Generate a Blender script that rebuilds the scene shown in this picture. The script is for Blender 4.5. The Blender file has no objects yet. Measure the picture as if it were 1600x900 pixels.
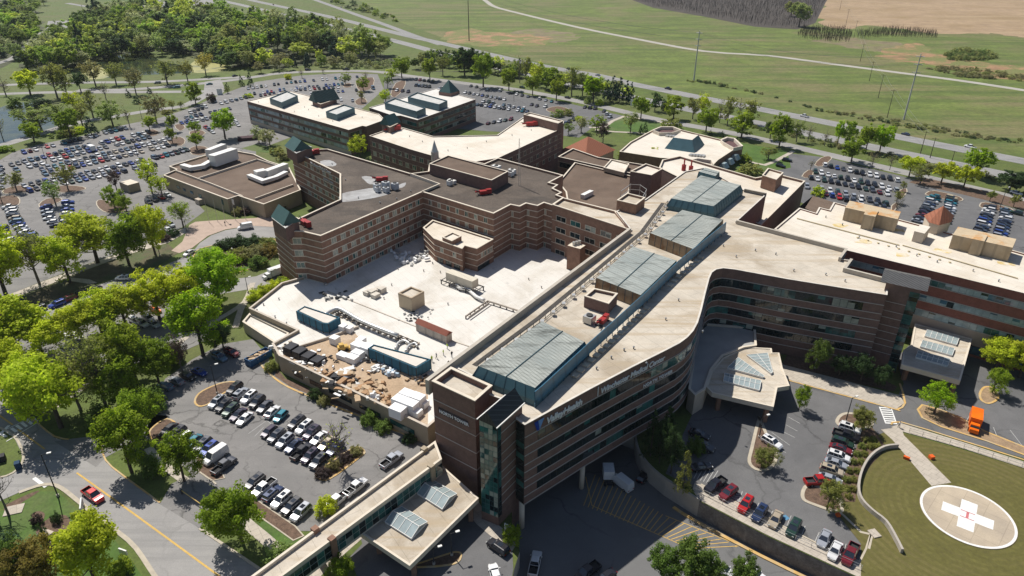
import bpy, bmesh, math, random
from mathutils import Vector, Matrix
from mathutils.geometry import tessellate_polygon
random.seed(7)
SC = bpy.context.scene
COL = SC.collection
PI = math.pi
R = math.radians
FPX, TILT, CAMH = 1067.0, R(27.5), 100.0
def at(px, py, z=0.0):
 """world point at height z seen at pixel (px, py) of the 1600x900 photograph"""
 u, v = (px - 800) / FPX, (py - 450) / FPX
 dy = math.cos(TILT) - v * math.sin(TILT)
 dz = -math.sin(TILT) - v * math.cos(TILT)
 t = (z - CAMH) / dz
 return (u * t, dy * t)
def P(pts, z=0.0):
 return [at(x, y, z) for x, y in pts]
def zat(X, Y, py):
 """height at which ground point X,Y shows on pixel row py"""
 v = (py - 450) / FPX
 t = Y / (math.cos(TILT) - v * math.sin(TILT))
 return CAMH + t * (-math.sin(TILT) - v * math.cos(TILT))
cam = bpy.data.cameras.new('camera')
cam.sensor_width = 36.0
cam.lens = 36.0 * FPX / 1600
cam.clip_start, cam.clip_end = 1.0, 9000
co = bpy.data.objects.new('camera', cam)
co.location = (0, 0, CAMH)
co.rotation_euler = (PI / 2 - TILT, 0, 0)
COL.objects.link(co)
SC.camera = co
SUNV = Vector((math.cos(R(55)) * math.cos(R(127)), math.cos(R(55)) * math.sin(R(127)), math.sin(R(55))))
w = bpy.data.worlds.new('World')
SC.world = w
w.use_nodes = True
nt = w.node_tree
sky = nt.nodes.new('ShaderNodeTexSky')
sky.sky_type = 'NISHITA'
sky.sun_disc = False
sky.sun_elevation = R(55)
sky.sun_rotation = R(-37)
sky.altitude = 200
bg = nt.nodes['Background']
bg.inputs['Strength'].default_value = 0.068
nt.links.new(sky.outputs[0], bg.inputs[0])
sun = bpy.data.lights.new('sun', 'SUN')
sun.energy = 4.9
sun.angle = R(0.53)
sun.color = (1.0, 0.95, 0.87)
so = bpy.data.objects.new('sun', sun)
so.rotation_euler = (-SUNV).to_track_quat('-Z', 'Y').to_euler()
so.location = (0, 0, 300)
COL.objects.link(so)
SC.view_settings.view_transform = 'Standard'
SC.view_settings.look = 'None'
SC.view_settings.exposure = 0.15
SC.view_settings.gamma = 1.0
SC.render.engine = 'CYCLES'
SC.cycles.max_bounces = 6
SC.cycles.diffuse_bounces = 3
SC.cycles.glossy_bounces = 3
SC.cycles.transparent_max_bounces = 8
MATS = {}
def L(*rgb):
 """sRGB 0-255 to linear"""
 o = []
 for c in rgb:
  c /= 255.0
  o.append(c / 12.92 if c <= 0.04045 else ((c + 0.055) / 1.055) ** 2.4)
 return tuple(o)
def _mix(nt, fac, a, b, kind='MIX'):
 n = nt.nodes.new('ShaderNodeMix')
 n.data_type = 'RGBA'
 n.blend_type = kind
 for sock, val in ((n.inputs[0], fac), (n.inputs[6], a), (n.inputs[7], b)):
  if hasattr(val, 'is_linked') or isinstance(val, bpy.types.NodeSocket):
   nt.links.new(val, sock)
  elif isinstance(val, (int, float)):
   sock.default_value = val
  else:
   sock.default_value = (*val[:3], 1)
 return n.outputs[2]
def _ramp(nt, fac, lo, hi, a=0.0, b=1.0):
 n = nt.nodes.new('ShaderNodeMapRange')
 n.inputs['From Min'].default_value = lo
 n.inputs['From Max'].default_value = hi
 n.inputs['To Min'].default_value = a
 n.inputs['To Max'].default_value = b
 nt.links.new(fac, n.inputs['Value'])
 return n.outputs['Result']
def _noise(nt, co, scale, detail=4, rough=0.6, dist=0.0):
 n = nt.nodes.new('ShaderNodeTexNoise')
 n.inputs['Scale'].default_value = scale
 n.inputs['Detail'].default_value = detail
 n.inputs['Roughness'].default_value = rough
 n.inputs['Distortion'].default_value = dist
 nt.links.new(co, n.inputs['Vector'])
 return n.outputs['Fac']
def _map(nt, co, rot=0.0, scale=(1, 1, 1)):
 n = nt.nodes.new('ShaderNodeMapping')
 n.inputs['Rotation'].default_value = (0, 0, rot)
 n.inputs['Scale'].default_value = scale
 nt.links.new(co, n.inputs['Vector'])
 return n.outputs[0]
def new_mat(name):
 m = bpy.data.materials.new(name)
 m.use_nodes = True
 nt = m.node_tree
 b = nt.nodes['Principled BSDF']
 return m, nt, b
def M(name, col, rough=0.85, var=0.15, scale=0.5, col2=None, s2=0.03, lo2=0.45, hi2=0.65, amt2=1.0, metal=0.0, spec=0.3,
 fine=0.0, fscale=4.0, cracks=0.0, crk=0.12, stripes=None, bricks=None, objco=False, bump=0.0, streak=None, rings=None, spots=0.0):
 """generic surface: base colour, mid-scale mottling, a second colour in patches, fine grain, cracks, stripes, sheet seams"""
 if name in MATS:
  return MATS[name]
 m, nt, b = new_mat(name)
 if objco:
  co = nt.nodes.new('ShaderNodeTexCoord').outputs['Object']
 else:
  co = nt.nodes.new('ShaderNodeNewGeometry').outputs['Position']
 c = tuple(col)
 d = tuple(max(0, x * (1 - var)) for x in c)
 e = tuple(min(0.95, x * (1 + var)) for x in c)
 out = _mix(nt, _ramp(nt, _noise(nt, co, scale), 0.3, 0.7), d, e)
 if col2:
  out = _mix(nt, _ramp(nt, _noise(nt, co, s2, 5, 0.62, 0.4), lo2, hi2, 0, amt2), out, col2)
 if bricks:
  sx, sy, rot, dark, mort = bricks
  n = nt.nodes.new('ShaderNodeTexBrick')
  nt.links.new(_map(nt, co, rot), n.inputs['Vector'])
  n.inputs['Color1'].default_value = (1, 1, 1, 1)
  n.inputs['Color2'].default_value = (dark, dark, dark, 1)
  n.inputs['Mortar'].default_value = (mort, mort, mort, 1)
  n.inputs['Scale'].default_value = 1.0
  n.inputs['Mortar Size'].default_value = 0.06
  n.inputs['Brick Width'].default_value = sx
  n.inputs['Row Height'].default_value = sy
  out = _mix(nt, 1.0, out, n.outputs['Color'], 'MULTIPLY')
 if stripes:
  period, rot, dark, width = stripes
  n = nt.nodes.new('ShaderNodeTexWave')
  n.inputs['Scale'].default_value = 1.0 / (period * 1.0) * 0.314
  n.wave_type = 'BANDS'
  n.bands_direction = 'X'
  nt.links.new(_map(nt, co, rot), n.inputs['Vector'])
  out = _mix(nt, _ramp(nt, n.outputs['Fac'], width, min(1, width + 0.15)), out, tuple(x * dark for x in c))
 if streak:
  rot, sx, sy, colr, lo, hi = streak
  s = _noise(nt, _map(nt, co, rot, (sx, sy, sx)), 1.0, 5, 0.65)
  out = _mix(nt, _ramp(nt, s, lo, hi), out, colr)
 if cracks:
  v = nt.nodes.new('ShaderNodeTexVoronoi')
  v.feature = 'DISTANCE_TO_EDGE'
  v.inputs['Scale'].default_value = crk
  wv = nt.nodes.new('ShaderNodeVectorMath')
  wv.operation = 'ADD'
  nn = nt.nodes.new('ShaderNodeTexNoise')
  nn.inputs['Scale'].default_value = 0.25
  nn.inputs['Detail'].default_value = 4
  nt.links.new(co, nn.inputs['Vector'])
  ms = nt.nodes.new('ShaderNodeVectorMath')
  ms.operation = 'SCALE'
  ms.inputs['Scale'].default_value = 5.0
  nt.links.new(nn.outputs['Color'], ms.inputs[0])
  nt.links.new(co, wv.inputs[0])
  nt.links.new(ms.outputs[0], wv.inputs[1])
  nt.links.new(wv.outputs[0], v.inputs['Vector'])
  gate = _ramp(nt, _noise(nt, co, 0.05, 3), 0.42, 0.62, 0, cracks)
  ed = _ramp(nt, v.outputs['Distance'], 0.0, 0.022, 1, 0)
  mu = nt.nodes.new('ShaderNodeMath')
  mu.operation = 'MULTIPLY'
  nt.links.new(ed, mu.inputs[0])
  nt.links.new(gate, mu.inputs[1])
  out = _mix(nt, mu.outputs[0], out, tuple(x * 0.35 for x in c))
 if spots:
  out = _mix(nt, _ramp(nt, _noise(nt, co, .55, 2, .5), .66, .76, 0, spots), out, tuple(x * .45 for x in c))
 if rings:
  cx_, cy_, per, dk = rings
  n = nt.nodes.new('ShaderNodeTexWave')
  n.wave_type = 'RINGS'
  n.rings_direction = 'Z'
  n.inputs['Scale'].default_value = .314 / per
  n.inputs['Distortion'].default_value = 2.5
  n.inputs['Detail'].default_value = 2
  n.inputs['Detail Scale'].default_value = .15
  mp = nt.nodes.new('ShaderNodeMapping')
  mp.inputs['Location'].default_value = (-cx_, -cy_, 0)
  nt.links.new(co, mp.inputs['Vector'])
  nt.links.new(mp.outputs[0], n.inputs['Vector'])
  out = _mix(nt, _ramp(nt, n.outputs['Fac'], .3, .7, 0, .8), out, tuple(x * dk for x in c))
 if fine:
  g = _ramp(nt, _noise(nt, co, fscale, 3, 0.7), 0.25, 0.75, 1 - fine, 1 + fine)
  cb = nt.nodes.new('ShaderNodeVectorMath')
  cb.operation = 'SCALE'
  nt.links.new(out, cb.inputs[0])
  nt.links.new(g, cb.inputs['Scale'])
  out = cb.outputs[0]
 nt.links.new(out, b.inputs['Base Color'])
 b.inputs['Roughness'].default_value = rough
 b.inputs['Metallic'].default_value = metal
 b.inputs['Specular IOR Level'].default_value = spec
 if bump:
  bn = nt.nodes.new('ShaderNodeBump')
  bn.inputs['Strength'].default_value = bump
  bn.inputs['Distance'].default_value = 0.2
  nt.links.new(_noise(nt, co, fscale, 4, 0.7), bn.inputs['Height'])
  nt.links.new(bn.outputs[0], b.inputs['Normal'])
 MATS[name] = m
 return m
def glass(name, col, rough=0.06, spec=0.6, var=0.5):
 if name in MATS:
  return MATS[name]
 m, nt, b = new_mat(name)
 co = nt.nodes.new('ShaderNodeNewGeometry').outputs['Position']
 n = _ramp(nt, _noise(nt, co, 0.35, 3, 0.6), 0.35, 0.65)
 nt.links.new(_mix(nt, n, tuple(x * (1 - var) for x in col), tuple(x * (1 + var) for x in col)), b.inputs['Base Color'])
 b.inputs['Roughness'].default_value = rough
 b.inputs['Specular IOR Level'].default_value = spec
 MATS[name] = m
 return m
AX = R(55.5)      # main building axis
m_lawn = M('lawn', (.085, .122, .022), var=.25, scale=.15, col2=(.12, .115, .045), s2=.02, lo2=.4, hi2=.7, amt2=.7, fine=.3, fscale=1.3, bump=.3)
m_lawn2 = M('bright_lawn', (.065, .125, .02), var=.2, scale=.2, col2=(.1, .13, .04), s2=.05, fine=.25, fscale=1.5)
HELI = at(1511, 806.5)
m_mown = M('mown_lawn', (.108, .1, .026), var=.2, scale=.3, rings=(HELI[0], HELI[1], 1.5, .95), col2=(.14, .118, .045), s2=.05, lo2=.45, hi2=.7, amt2=.8, fine=.16, fscale=1.2)
m_field = M('meadow', (.118, .155, .032), var=.3, scale=.05, col2=(.17, .152, .068), s2=.012, lo2=.45, hi2=.6, amt2=.9, fine=.3, fscale=.3,
   streak=(R(-42), .006, .06, (.085, .118, .026), .46, .62))
m_brownfield = M('stubble_field', (.33, .235, .145), var=.2, scale=.06, col2=(.27, .19, .1), s2=.01, fine=.15, fscale=.2,
    streak=(R(-5), .004, .05, (.38, .28, .17), .5, .75))
m_dirt = M('red_dirt', (.31, .185, .1), var=.3, scale=.1, col2=(.16, .17, .055), s2=.045, lo2=.42, hi2=.55, fine=.3, fscale=.6)
m_asph = M('asphalt_lot', (.215, .207, .2), var=.1, scale=.25, col2=(.165, .16, .156), s2=.035, lo2=.45, hi2=.65, amt2=.8, fine=.16, fscale=5, cracks=1, crk=.08, spots=.55, streak=(R(-35), .02, .25, (.175, .17, .165), .5, .66))
m_asph2 = M('asphalt_dark', (.14, .139, .141), var=.1, scale=.3, col2=(.11, .11, .113), s2=.04, fine=.16, fscale=5, cracks=.8, crk=.07, spots=.4)
m_road = M('asphalt_road', (.3, .29, .28), var=.07, scale=.2, col2=(.25, .242, .235), s2=.05, fine=.12, fscale=5, streak=(R(34), .02, .5, (.225, .22, .215), .48, .7), cracks=.5, crk=.06)
m_hwy = M('asphalt_highway', (.26, .255, .25), var=.06, scale=.1, fine=.1, fscale=2, streak=(R(50), .006, .12, (.2, .2, .2), .48, .66))
m_conc = M('concrete_walk', (.46, .41, .345), var=.1, scale=.6, fine=.1, fscale=6, bricks=(1.5, 1.5, AX, .93, .75))
m_kerb = M('kerb_concrete', (.44, .39, .31), var=.12, scale=.8)
m_ykerb = M('kerb_yellow', (.56, .36, .13), var=.15, scale=.6, col2=(.46, .38, .25), s2=.4)
m_mulch = M('mulch', (.125, .08, .055), var=.35, scale=1.2, fine=.4, fscale=5)
m_gravel = M('gravel_path', (.38, .36, .32), var=.08, scale=.1)
m_plaza = M('brick_paving', (.41, .315, .255), var=.1, scale=.4, fine=.12, fscale=5)
m_white = M('white_paint', (.72, .72, .7), var=.12, scale=1.5)
m_fadedwhite = M('faded_white_paint', (.4, .4, .39), var=.2, scale=1.5)
m_yellow = M('yellow_paint', (.56, .37, .11), var=.12, scale=1.0)
m_bluepaint = M('blue_paint', (.1, .25, .4), var=.1)
m_helipad = M('helipad_concrete', (.46, .385, .29), var=.08, scale=.3, fine=.08, fscale=4, col2=(.38, .32, .25), s2=.12, bricks=(4, 4, R(-45), .96, .8), spots=.12)
m_water = None
m_brick = M('brown_brick', (.25, .147, .104), var=.18, scale=.7, fine=.22, fscale=5, rough=.9)
m_brickd = M('maroon_brick', (.185, .116, .097), var=.16, scale=.8, fine=.2, fscale=5, rough=.9)
m_brickr = M('red_brick_band', (.25, .095, .07), var=.15, scale=.8, fine=.2, fscale=5)
m_stone = M('limestone_trim', (.64, .57, .47), var=.08, scale=.5)
m_stonew = M('precast_wall', (.5, .43, .35), var=.08, scale=.3, fine=.08, fscale=3)
m_stoned = M('tan_wall', (.36, .3, .22), var=.08, scale=.4, fine=.1, fscale=4)
m_rwhite = M('white_roof', (.68, .625, .54), var=.05, scale=.3, col2=(.57, .5, .4), s2=.06, lo2=.48, hi2=.68, amt2=.9, bricks=(9, 2.6, AX, .95, .8), spots=.1, fine=.04, fscale=3, rough=.7)
m_rwhite2 = M('fresh_white_roof', (.66, .635, .59), var=.03, scale=.3, bricks=(9, 2.6, AX, .96, .84), rough=.6, spots=.3, col2=(.5, .46, .395), s2=.07, lo2=.5, hi2=.72, fine=.05, fscale=2)
m_rtan = M('weathered_roof', (.54, .485, .405), var=.1, scale=.25, col2=(.37, .31, .235), s2=.07, lo2=.48, hi2=.66, bricks=(12, 3.2, AX, .95, .74), spots=.2, fine=.08, fscale=3,
   streak=(AX, .03, .5, (.4, .32, .22), .5, .7))
m_rgravel = M('ballast_roof', (.085, .067, .054), var=.18, scale=.15, col2=(.125, .1, .08), s2=.06, fine=.35, fscale=2.2, spots=.25,
   streak=(R(20), .05, .12, (.06, .05, .042), .5, .66))
m_rbrown = M('brown_ballast_roof', (.12, .083, .06), var=.15, scale=.2, col2=(.16, .115, .085), s2=.06, fine=.25, fscale=3.5)
m_patch = M('grey_patch_membrane', (.36, .36, .36), var=.15, scale=.4, col2=(.25, .24, .235), s2=.15)
m_scrap = M('plywood_dust', (.4, .29, .19), var=.15, scale=.3, col2=(.5, .4, .3), s2=.12, fine=.2, fscale=2)
m_terra = M('terracotta_roof', (.29, .11, .062), var=.1, scale=1.0, stripes=(.8, R(20), .8, .6), fine=.1, fscale=4)
m_teal = M('teal_metal_roof', (.05, .105, .1), var=.12, scale=.5, rough=.45, metal=.2)
m_tealblue = M('blue_screen', (.035, .13, .2), var=.1, scale=.5, rough=.5, stripes=(1.0, AX, .75, .8))
m_tealgrey = M('grey_teal_screen', (.055, .125, .155), var=.1, scale=.5, rough=.5)
m_seam = M('standing_seam_roof', (.35, .37, .345), var=.15, scale=.3, rough=.85, spec=.1, stripes=(.75, AX + PI / 2, .72, .72),
  streak=(AX, .09, .4, (.1, .108, .1), .52, .68), col2=(.27, .3, .29), s2=.08)
m_seam2 = M('standing_seam_roof_clean', (.35, .375, .355), var=.12, scale=.3, rough=.85, spec=.1, stripes=(3.0, AX + PI / 2, .75, .85),
   streak=(AX, .08, .3, (.12, .13, .12), .53, .7), col2=(.28, .31, .3), s2=.08)
m_seamd = M('dark_metal_roof', (.03, .035, .038), var=.1, scale=.3, rough=.35, metal=.5, stripes=(.6, AX, 1.8, .85))
m_rust = M('rusty_panel', (.3, .22, .14), var=.2, scale=.5, col2=(.22, .12, .06), s2=.4)
m_metal = M('galvanised_metal', (.5, .5, .49), rough=.4, metal=.6, var=.1)
m_wmetal = M('white_metal', (.74, .73, .7), rough=.45, var=.05)
m_dark = M('dark_grey', (.045, .045, .047), var=.2)
m_black = M('black', (.012, .012, .013), rough=.5)
m_tanmetal = M('tan_metal', (.43, .34, .23), var=.07, scale=.4, rough=.6, stripes=(.6, R(-38), .8, .8), col2=(.36, .28, .18), s2=.3)
m_redpaint = M('red_equipment', (.33, .025, .025), rough=.45, var=.15)
m_orange = M('orange_plastic', (.7, .12, .02), rough=.5)
m_foam = M('white_foam_board', (.8, .8, .8), var=.03)
m_wood = M('lumber', (.36, .22, .12), var=.25, scale=.7)
m_ply = M('plywood', (.46, .34, .22), var=.12)
m_tarp = M('black_tarp', (.02, .02, .025), rough=.35, var=.3)
m_blue = M('blue_dumpster', (.02, .1, .24), rough=.5)
m_concw = M('concrete_wall', (.4, .365, .32), var=.1, scale=.4, fine=.08, fscale=3)
m_rough = M('grazing_dark_wall', (.17, .155, .145), var=.3, scale=.6, fine=.35, fscale=2.5)  # grazing-sun darkness and coarse mottle of the wall face put into its colour
g_dark = glass('dark_glass', (.012, .022, .024))
g_teal = glass('teal_glass', (.03, .1, .095))
g_blind = glass('blind_glass', (.28, .31, .27), rough=.25, var=.25)
g_blue = glass('blue_glass', (.05, .12, .17))
g_sky = glass('sky_glass', (.3, .38, .4), rough=.12, var=.25)
g_green = glass('green_glass', (.035, .13, .12))
g_pane = glass('roof_pane', (.3, .36, .37), rough=.15, var=.12)
def area2(p):
 return sum(p[i][0] * p[(i + 1) % len(p)][1] - p[(i + 1) % len(p)][0] * p[i][1] for i in range(len(p)))
def ccw(p):
 return list(p) if area2(p) > 0 else list(reversed(p))
def offset(p, d, closed=True):
 """offset a polyline to its right (outward for a counter-clockwise ring)"""
 n = len(p)
 out = []
 for i in range(n):
  a = p[i - 1] if (closed or i > 0) else None
  b = p[i]
  c = p[(i + 1) % n] if (closed or i < n - 1) else None
  ns = []
  for q, r in ((a, b), (b, c)):
   if q is None or r is None:
    continue
   dx, dy = r[0] - q[0], r[1] - q[1]
   l = math.hypot(dx, dy) or 1e-9
   ns.append((dy / l, -dx / l))
  if len(ns) == 1:
   nx, ny = ns[0]
   k = 1
  else:
   nx, ny = ns[0][0] + ns[1][0], ns[0][1] + ns[1][1]
   l = math.hypot(nx, ny)
   if l < 1e-6:
    nx, ny, k = ns[0][0], ns[0][1], 1
   else:
    nx, ny = nx / l, ny / l
    k = 1 / max(.45, nx * ns[0][0] + ny * ns[0][1])
  out.append((b[0] + nx * d * k, b[1] + ny * d * k))
 return out
def smooth(p, n=4, closed=False):
 out = []
 m = len(p)
 for i in range(m if closed else m - 1):
  p0 = p[i - 1] if (closed or i > 0) else p[i]
  p1, p2 = p[i], p[(i + 1) % m]
  p3 = p[(i + 2) % m] if (closed or i + 2 < m) else p2
  for k in range(n):
   t = k / n
   out.append(tuple(.5 * (2 * b + (c - a) * t + (2 * a - 5 * b + 4 * c - d) * t * t + (3 * b - a - 3 * c + d) * t ** 3)
       for a, b, c, d in zip(p0, p1, p2, p3)))
 if not closed:
  out.append(tuple(p[-1]))
 return out
class MB:
 def __init__(s):
  s.v, s.f, s.m = [], [], []
 def face(s, pts, mi=0):
  i = len(s.v)
  s.v += [tuple(p) for p in pts]
  s.f.append(tuple(range(i, i + len(pts))))
  s.m.append(mi)
 def poly(s, p, z, mi=0, holes=(), down=False):
  loops = [[Vector((x, y, 0)) for x, y in p]] + [[Vector((x, y, 0)) for x, y in h] for h in holes]
  flat = [v for l in loops for v in l]
  for t in tessellate_polygon(loops):
   q = [(flat[k].x, flat[k].y, z) for k in t]
   if (area2([(a[0], a[1]) for a in q]) < 0) != down:
    q.reverse()
   s.face(q, mi)
 def sides(s, p, z0, z1, mi=0, closed=True, p1=None):
  q = p1 or p
  n = len(p)
  for i in range(n if closed else n - 1):
   j = (i + 1) % n
   s.face([(*p[i], z0), (*p[j], z0), (*q[j], z1), (*q[i], z1)], mi)
 def prism(s, p, z0, z1, mi=0, top=None, bottom=True):
  p = ccw(p)
  s.sides(p, z0, z1, mi)
  s.poly(p, z1, mi if top is None else top)
  if bottom:
   s.poly(p, z0, mi, down=True)
 def ring(s, outer, inner, z0, z1, mi=0):
  n = len(outer)
  s.sides(outer, z0, z1, mi)
  for i in range(n):
   j = (i + 1) % n
   s.face([(*outer[i], z1), (*outer[j], z1), (*inner[j], z1), (*inner[i], z1)], mi)
   s.face([(*inner[i], z1), (*inner[j], z1), (*inner[j], z0), (*inner[i], z0)], mi)
   s.face([(*outer[j], z0), (*outer[i], z0), (*inner[i], z0), (*inner[j], z0)], mi)
 def band(s, path, z0, z1, d, mi=0, closed=False, d0=0.0):
  a = offset(path, d0, closed) if d0 else path
  o = offset(path, d, closed)
  n = len(path)
  s.sides(o, z0, z1, mi, closed)
  for i in range(n if closed else n - 1):
   j = (i + 1) % n
   s.face([(*o[i], z1), (*o[j], z1), (*a[j], z1), (*a[i], z1)], mi)
   s.face([(*o[j], z0), (*o[i], z0), (*a[i], z0), (*a[j], z0)], mi)
  if not closed:
   s.face([(*a[0], z0), (*o[0], z0), (*o[0], z1), (*a[0], z1)], mi)
   s.face([(*o[-1], z0), (*a[-1], z0), (*a[-1], z1), (*o[-1], z1)], mi)
 def box(s, cx, cy, z0, sx, sy, h, ang=0.0, mi=0, top=None, tx=1.0, ty=1.0):
  c, si = math.cos(ang), math.sin(ang)
  def q(x, y, z):
   return (cx + x * c - y * si, cy + x * si + y * c, z)
  a, b = sx / 2, sy / 2
  lo = [q(-a, -b, z0), q(a, -b, z0), q(a, b, z0), q(-a, b, z0)]
  hi = [q(-a * tx, -b * ty, z0 + h), q(a * tx, -b * ty, z0 + h), q(a * tx, b * ty, z0 + h), q(-a * tx, b * ty, z0 + h)]
  for i in range(4):
   j = (i + 1) % 4
   s.face([lo[i], lo[j], hi[j], hi[i]], mi)
  s.face(hi, mi if top is None else top)
  s.face(lo[::-1], mi)
 def tube(s, p, q, r, n=6, mi=0, r2=None, caps=True):
  p, q = Vector(p), Vector(q)
  d = (q - p).normalized()
  a = d.orthogonal().normalized()
  b = d.cross(a)
  r2 = r if r2 is None else r2
  A = [p + (a * math.cos(2 * PI * k / n) + b * math.sin(2 * PI * k / n)) * r for k in range(n)]
  B = [q + (a * math.cos(2 * PI * k / n) + b * math.sin(2 * PI * k / n)) * r2 for k in range(n)]
  for k in range(n):
   j = (k + 1) % n
   s.face([A[k], A[j], B[j], B[k]], mi)
  if caps:
   s.face(A[::-1], mi)
   s.face(B, mi)
 def pipe(s, pts, r, n=8, mi=0):
  """a swept tube along a 3-D polyline"""
  pts = [Vector(p) for p in pts]
  rings = []
  for i, p in enumerate(pts):
   d = (pts[min(i + 1, len(pts) - 1)] - pts[max(i - 1, 0)]).normalized()
   a = d.cross(Vector((0, 0, 1)))
   a = a.normalized() if a.length > .01 else Vector((1, 0, 0))
   b = d.cross(a)
   rings.append([p + (a * math.cos(2 * PI * k / n) + b * math.sin(2 * PI * k / n)) * r for k in range(n)])
  for u, v in zip(rings, rings[1:]):
   for k in range(n):
    j = (k + 1) % n
    s.face([u[k], u[j], v[j], v[k]], mi)
  s.face(rings[0][::-1], mi)
  s.face(rings[-1], mi)
 def gable(s, cx, cy, z0, sx, sy, h, ang, mi=0, hip=0.0):
  """gable (hip=0) or hipped roof, ridge along local x"""
  c, si = math.cos(ang), math.sin(ang)
  def q(x, y, z):
   return (cx + x * c - y * si, cy + x * si + y * c, z)
  a, b = sx / 2, sy / 2
  A, B, C, D = q(-a, -b, z0), q(a, -b, z0), q(a, b, z0), q(-a, b, z0)
  E, G = q(-a + hip, 0, z0 + h), q(a - hip, 0, z0 + h)
  s.face([A, B, G, E], mi)
  s.face([C, D, E, G], mi)
  s.face([B, C, G], mi)
  s.face([D, A, E], mi)
  s.face([D, C, B, A], mi)
 def build(s, name, mats, parent=None, base=None, shade=False, merge=True):
  me = bpy.data.meshes.new(name)
  ox, oy, oz = base or (0, 0, 0)
  me.from_pydata([(x - ox, y - oy, z - oz) for x, y, z in s.v], [], s.f)
  if not isinstance(mats, (list, tuple)):
   mats = [mats]
  for m in mats:
   me.materials.append(m)
  me.polygons.foreach_set('material_index', s.m)
  if merge:
   bm = bmesh.new()
   bm.from_mesh(me)
   bmesh.ops.remove_doubles(bm, verts=bm.verts, dist=1e-4)
   bm.to_mesh(me)
   bm.free()
  if shade:
   me.polygons.foreach_set('use_smooth', [True] * len(me.polygons))
  me.update()
  o = bpy.data.objects.new(name, me)
  COL.objects.link(o)
  if parent is not None:
   o.parent = parent
   if base is None:
    pass
  elif base is not None:
   o.location = base
  return o
def tag(o, label=None, cat=None, group=None, kind=None):
 if label:
  o['label'] = label
 if cat:
  o['category'] = cat
 if group:
  o['group'] = group
 if kind:
  o['kind'] = kind
 return o
def thing(name, label, cat, base=(0, 0, 0), group=None, rz=0.0):
 o = bpy.data.objects.new(name, None)
 o.empty_display_size = .5
 o.location = base
 o.rotation_euler = (0, 0, rz)
 COL.objects.link(o)
 return tag(o, label, cat, group)
def part(mb, name, mats, root, shade=False):
 """mesh given in world coordinates, hung under an unrotated thing"""
 b = tuple(root.matrix_basis.translation) if root.parent is None else tuple(root.parent.matrix_basis.translation)
 return mb.build(name, mats, root, b, shade)
def copy_tree(o, parent=None):
 c = o.copy()
 COL.objects.link(c)
 if parent is not None:
  c.parent = parent
 for ch in list(o.children):
  copy_tree(ch, c)
 return c
ORD = ['first', 'second', 'third', 'fourth', 'fifth', 'sixth', 'seventh', 'eighth', 'ninth', 'tenth', 'eleventh', 'twelfth', 'thirteenth',
 'fourteenth', 'fifteenth', 'sixteenth', 'seventeenth', 'eighteenth', 'nineteenth', 'twentieth']
def sheet(name, px, z, mat, world=False, sm=0, closed=True, rag=0):
 p = list(px) if world else P(px, 0)
 if rag:
  rr_ = random.Random(len(px))
  p = [(x + rr_.gauss(0, rag), y + rr_.gauss(0, rag)) for x, y in smooth(p, 8, True)]
  p = smooth(p, 2, True)
 if sm:
  p = smooth(p, sm, True)
 mb = MB()
 mb.poly(ccw(p), z)
 return tag(mb.build(name, mat), kind='structure')
def strip_pts(p, width):
 return offset(p, width / 2, False) + list(reversed(offset(p, -width / 2, False)))
def road(name, px, width, z, mat, sm=3):
 p = P(px)
 if sm:
  p = smooth(p, sm)
 a, b = offset(p, width / 2, False), offset(p, -width / 2, False)
 mb = MB()
 for i in range(len(p) - 1):
  q = [(*a[i], z), (*a[i + 1], z), (*b[i + 1], z), (*b[i], z)]
  if area2([t[:2] for t in q]) < 0:
   q.reverse()
  mb.face(q)
 return tag(mb.build(name, mat), kind='structure')
def kerb(name, px, mat=None, width=.32, h=.15, sm=0, closed=False, z=0.0):
 p = P(px)
 if sm:
  p = smooth(p, sm, closed)
 mb = MB()
 a, b = offset(p, width / 2, closed), offset(p, -width / 2, closed)
 n = len(p)
 for i in range(n if closed else n - 1):
  j = (i + 1) % n
  mb.face([(*a[i], z + h), (*a[j], z + h), (*b[j], z + h), (*b[i], z + h)])
  mb.face([(*a[i], z), (*a[j], z), (*a[j], z + h), (*a[i], z + h)])
  mb.face([(*b[j], z), (*b[i], z), (*b[i], z + h), (*b[j], z + h)])
 return tag(mb.build(name, mat or m_kerb), kind='structure')
def island(name, px, fill, km=None, sm=0, kw=.35, h=.16, world=False):
 p = list(px) if world else P(px)
 p = ccw(p)
 if sm:
  p = ccw(smooth(p, sm, True))
 inn = offset(p, -kw)
 mb = MB()
 mb.ring(p, inn, .0, h, 1)
 mb.poly(inn, h - .03, 0)
 return tag(mb.build(name, [fill, km or m_kerb]), kind='structure')
def lines(name, segs, width, mat, z, kind='structure'):
 mb = MB()
 for a, b in segs:
  dx, dy = b[0] - a[0], b[1] - a[1]
  l = math.hypot(dx, dy) or 1
  nx, ny = -dy / l * width / 2, dx / l * width / 2
  mb.face([(a[0] - nx, a[1] - ny, z), (b[0] - nx, b[1] - ny, z), (b[0] + nx, b[1] + ny, z), (a[0] + nx, a[1] + ny, z)])
 return tag(mb.build(name, mat), kind=kind)
def pxlines(name, segs, width, mat, z):
 return lines(name, [(at(*a), at(*b)) for a, b in segs], width, mat, z)
DOCKZ = -4.2
dock_top = [(992, 680), (996, 700), (1003, 714), (1017, 731), (1040, 750), (1093, 783), (1200, 838), (1345, 905), (1520, 985)]
dock_left = [(783, 1010), (796, 930), (803, 890), (812, 862), (809, 838), (800, 818)]
pit = P(dock_top) + P(dock_left)
back = [(0, 112), (20, 126)]
pit = pit + back
g = MB()
g.poly([(-2600, -300), (2600, -300), (2600, 4200), (-2600, 4200)], 0, holes=[pit])
tag(g.build('ground', m_lawn), kind='structure')
g = MB()
pc = ccw(pit)
g.sides(list(reversed(pc)), DOCKZ, -.01, 0)
tag(g.build('dock_retaining_wall', m_concw), kind='structure')
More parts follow.
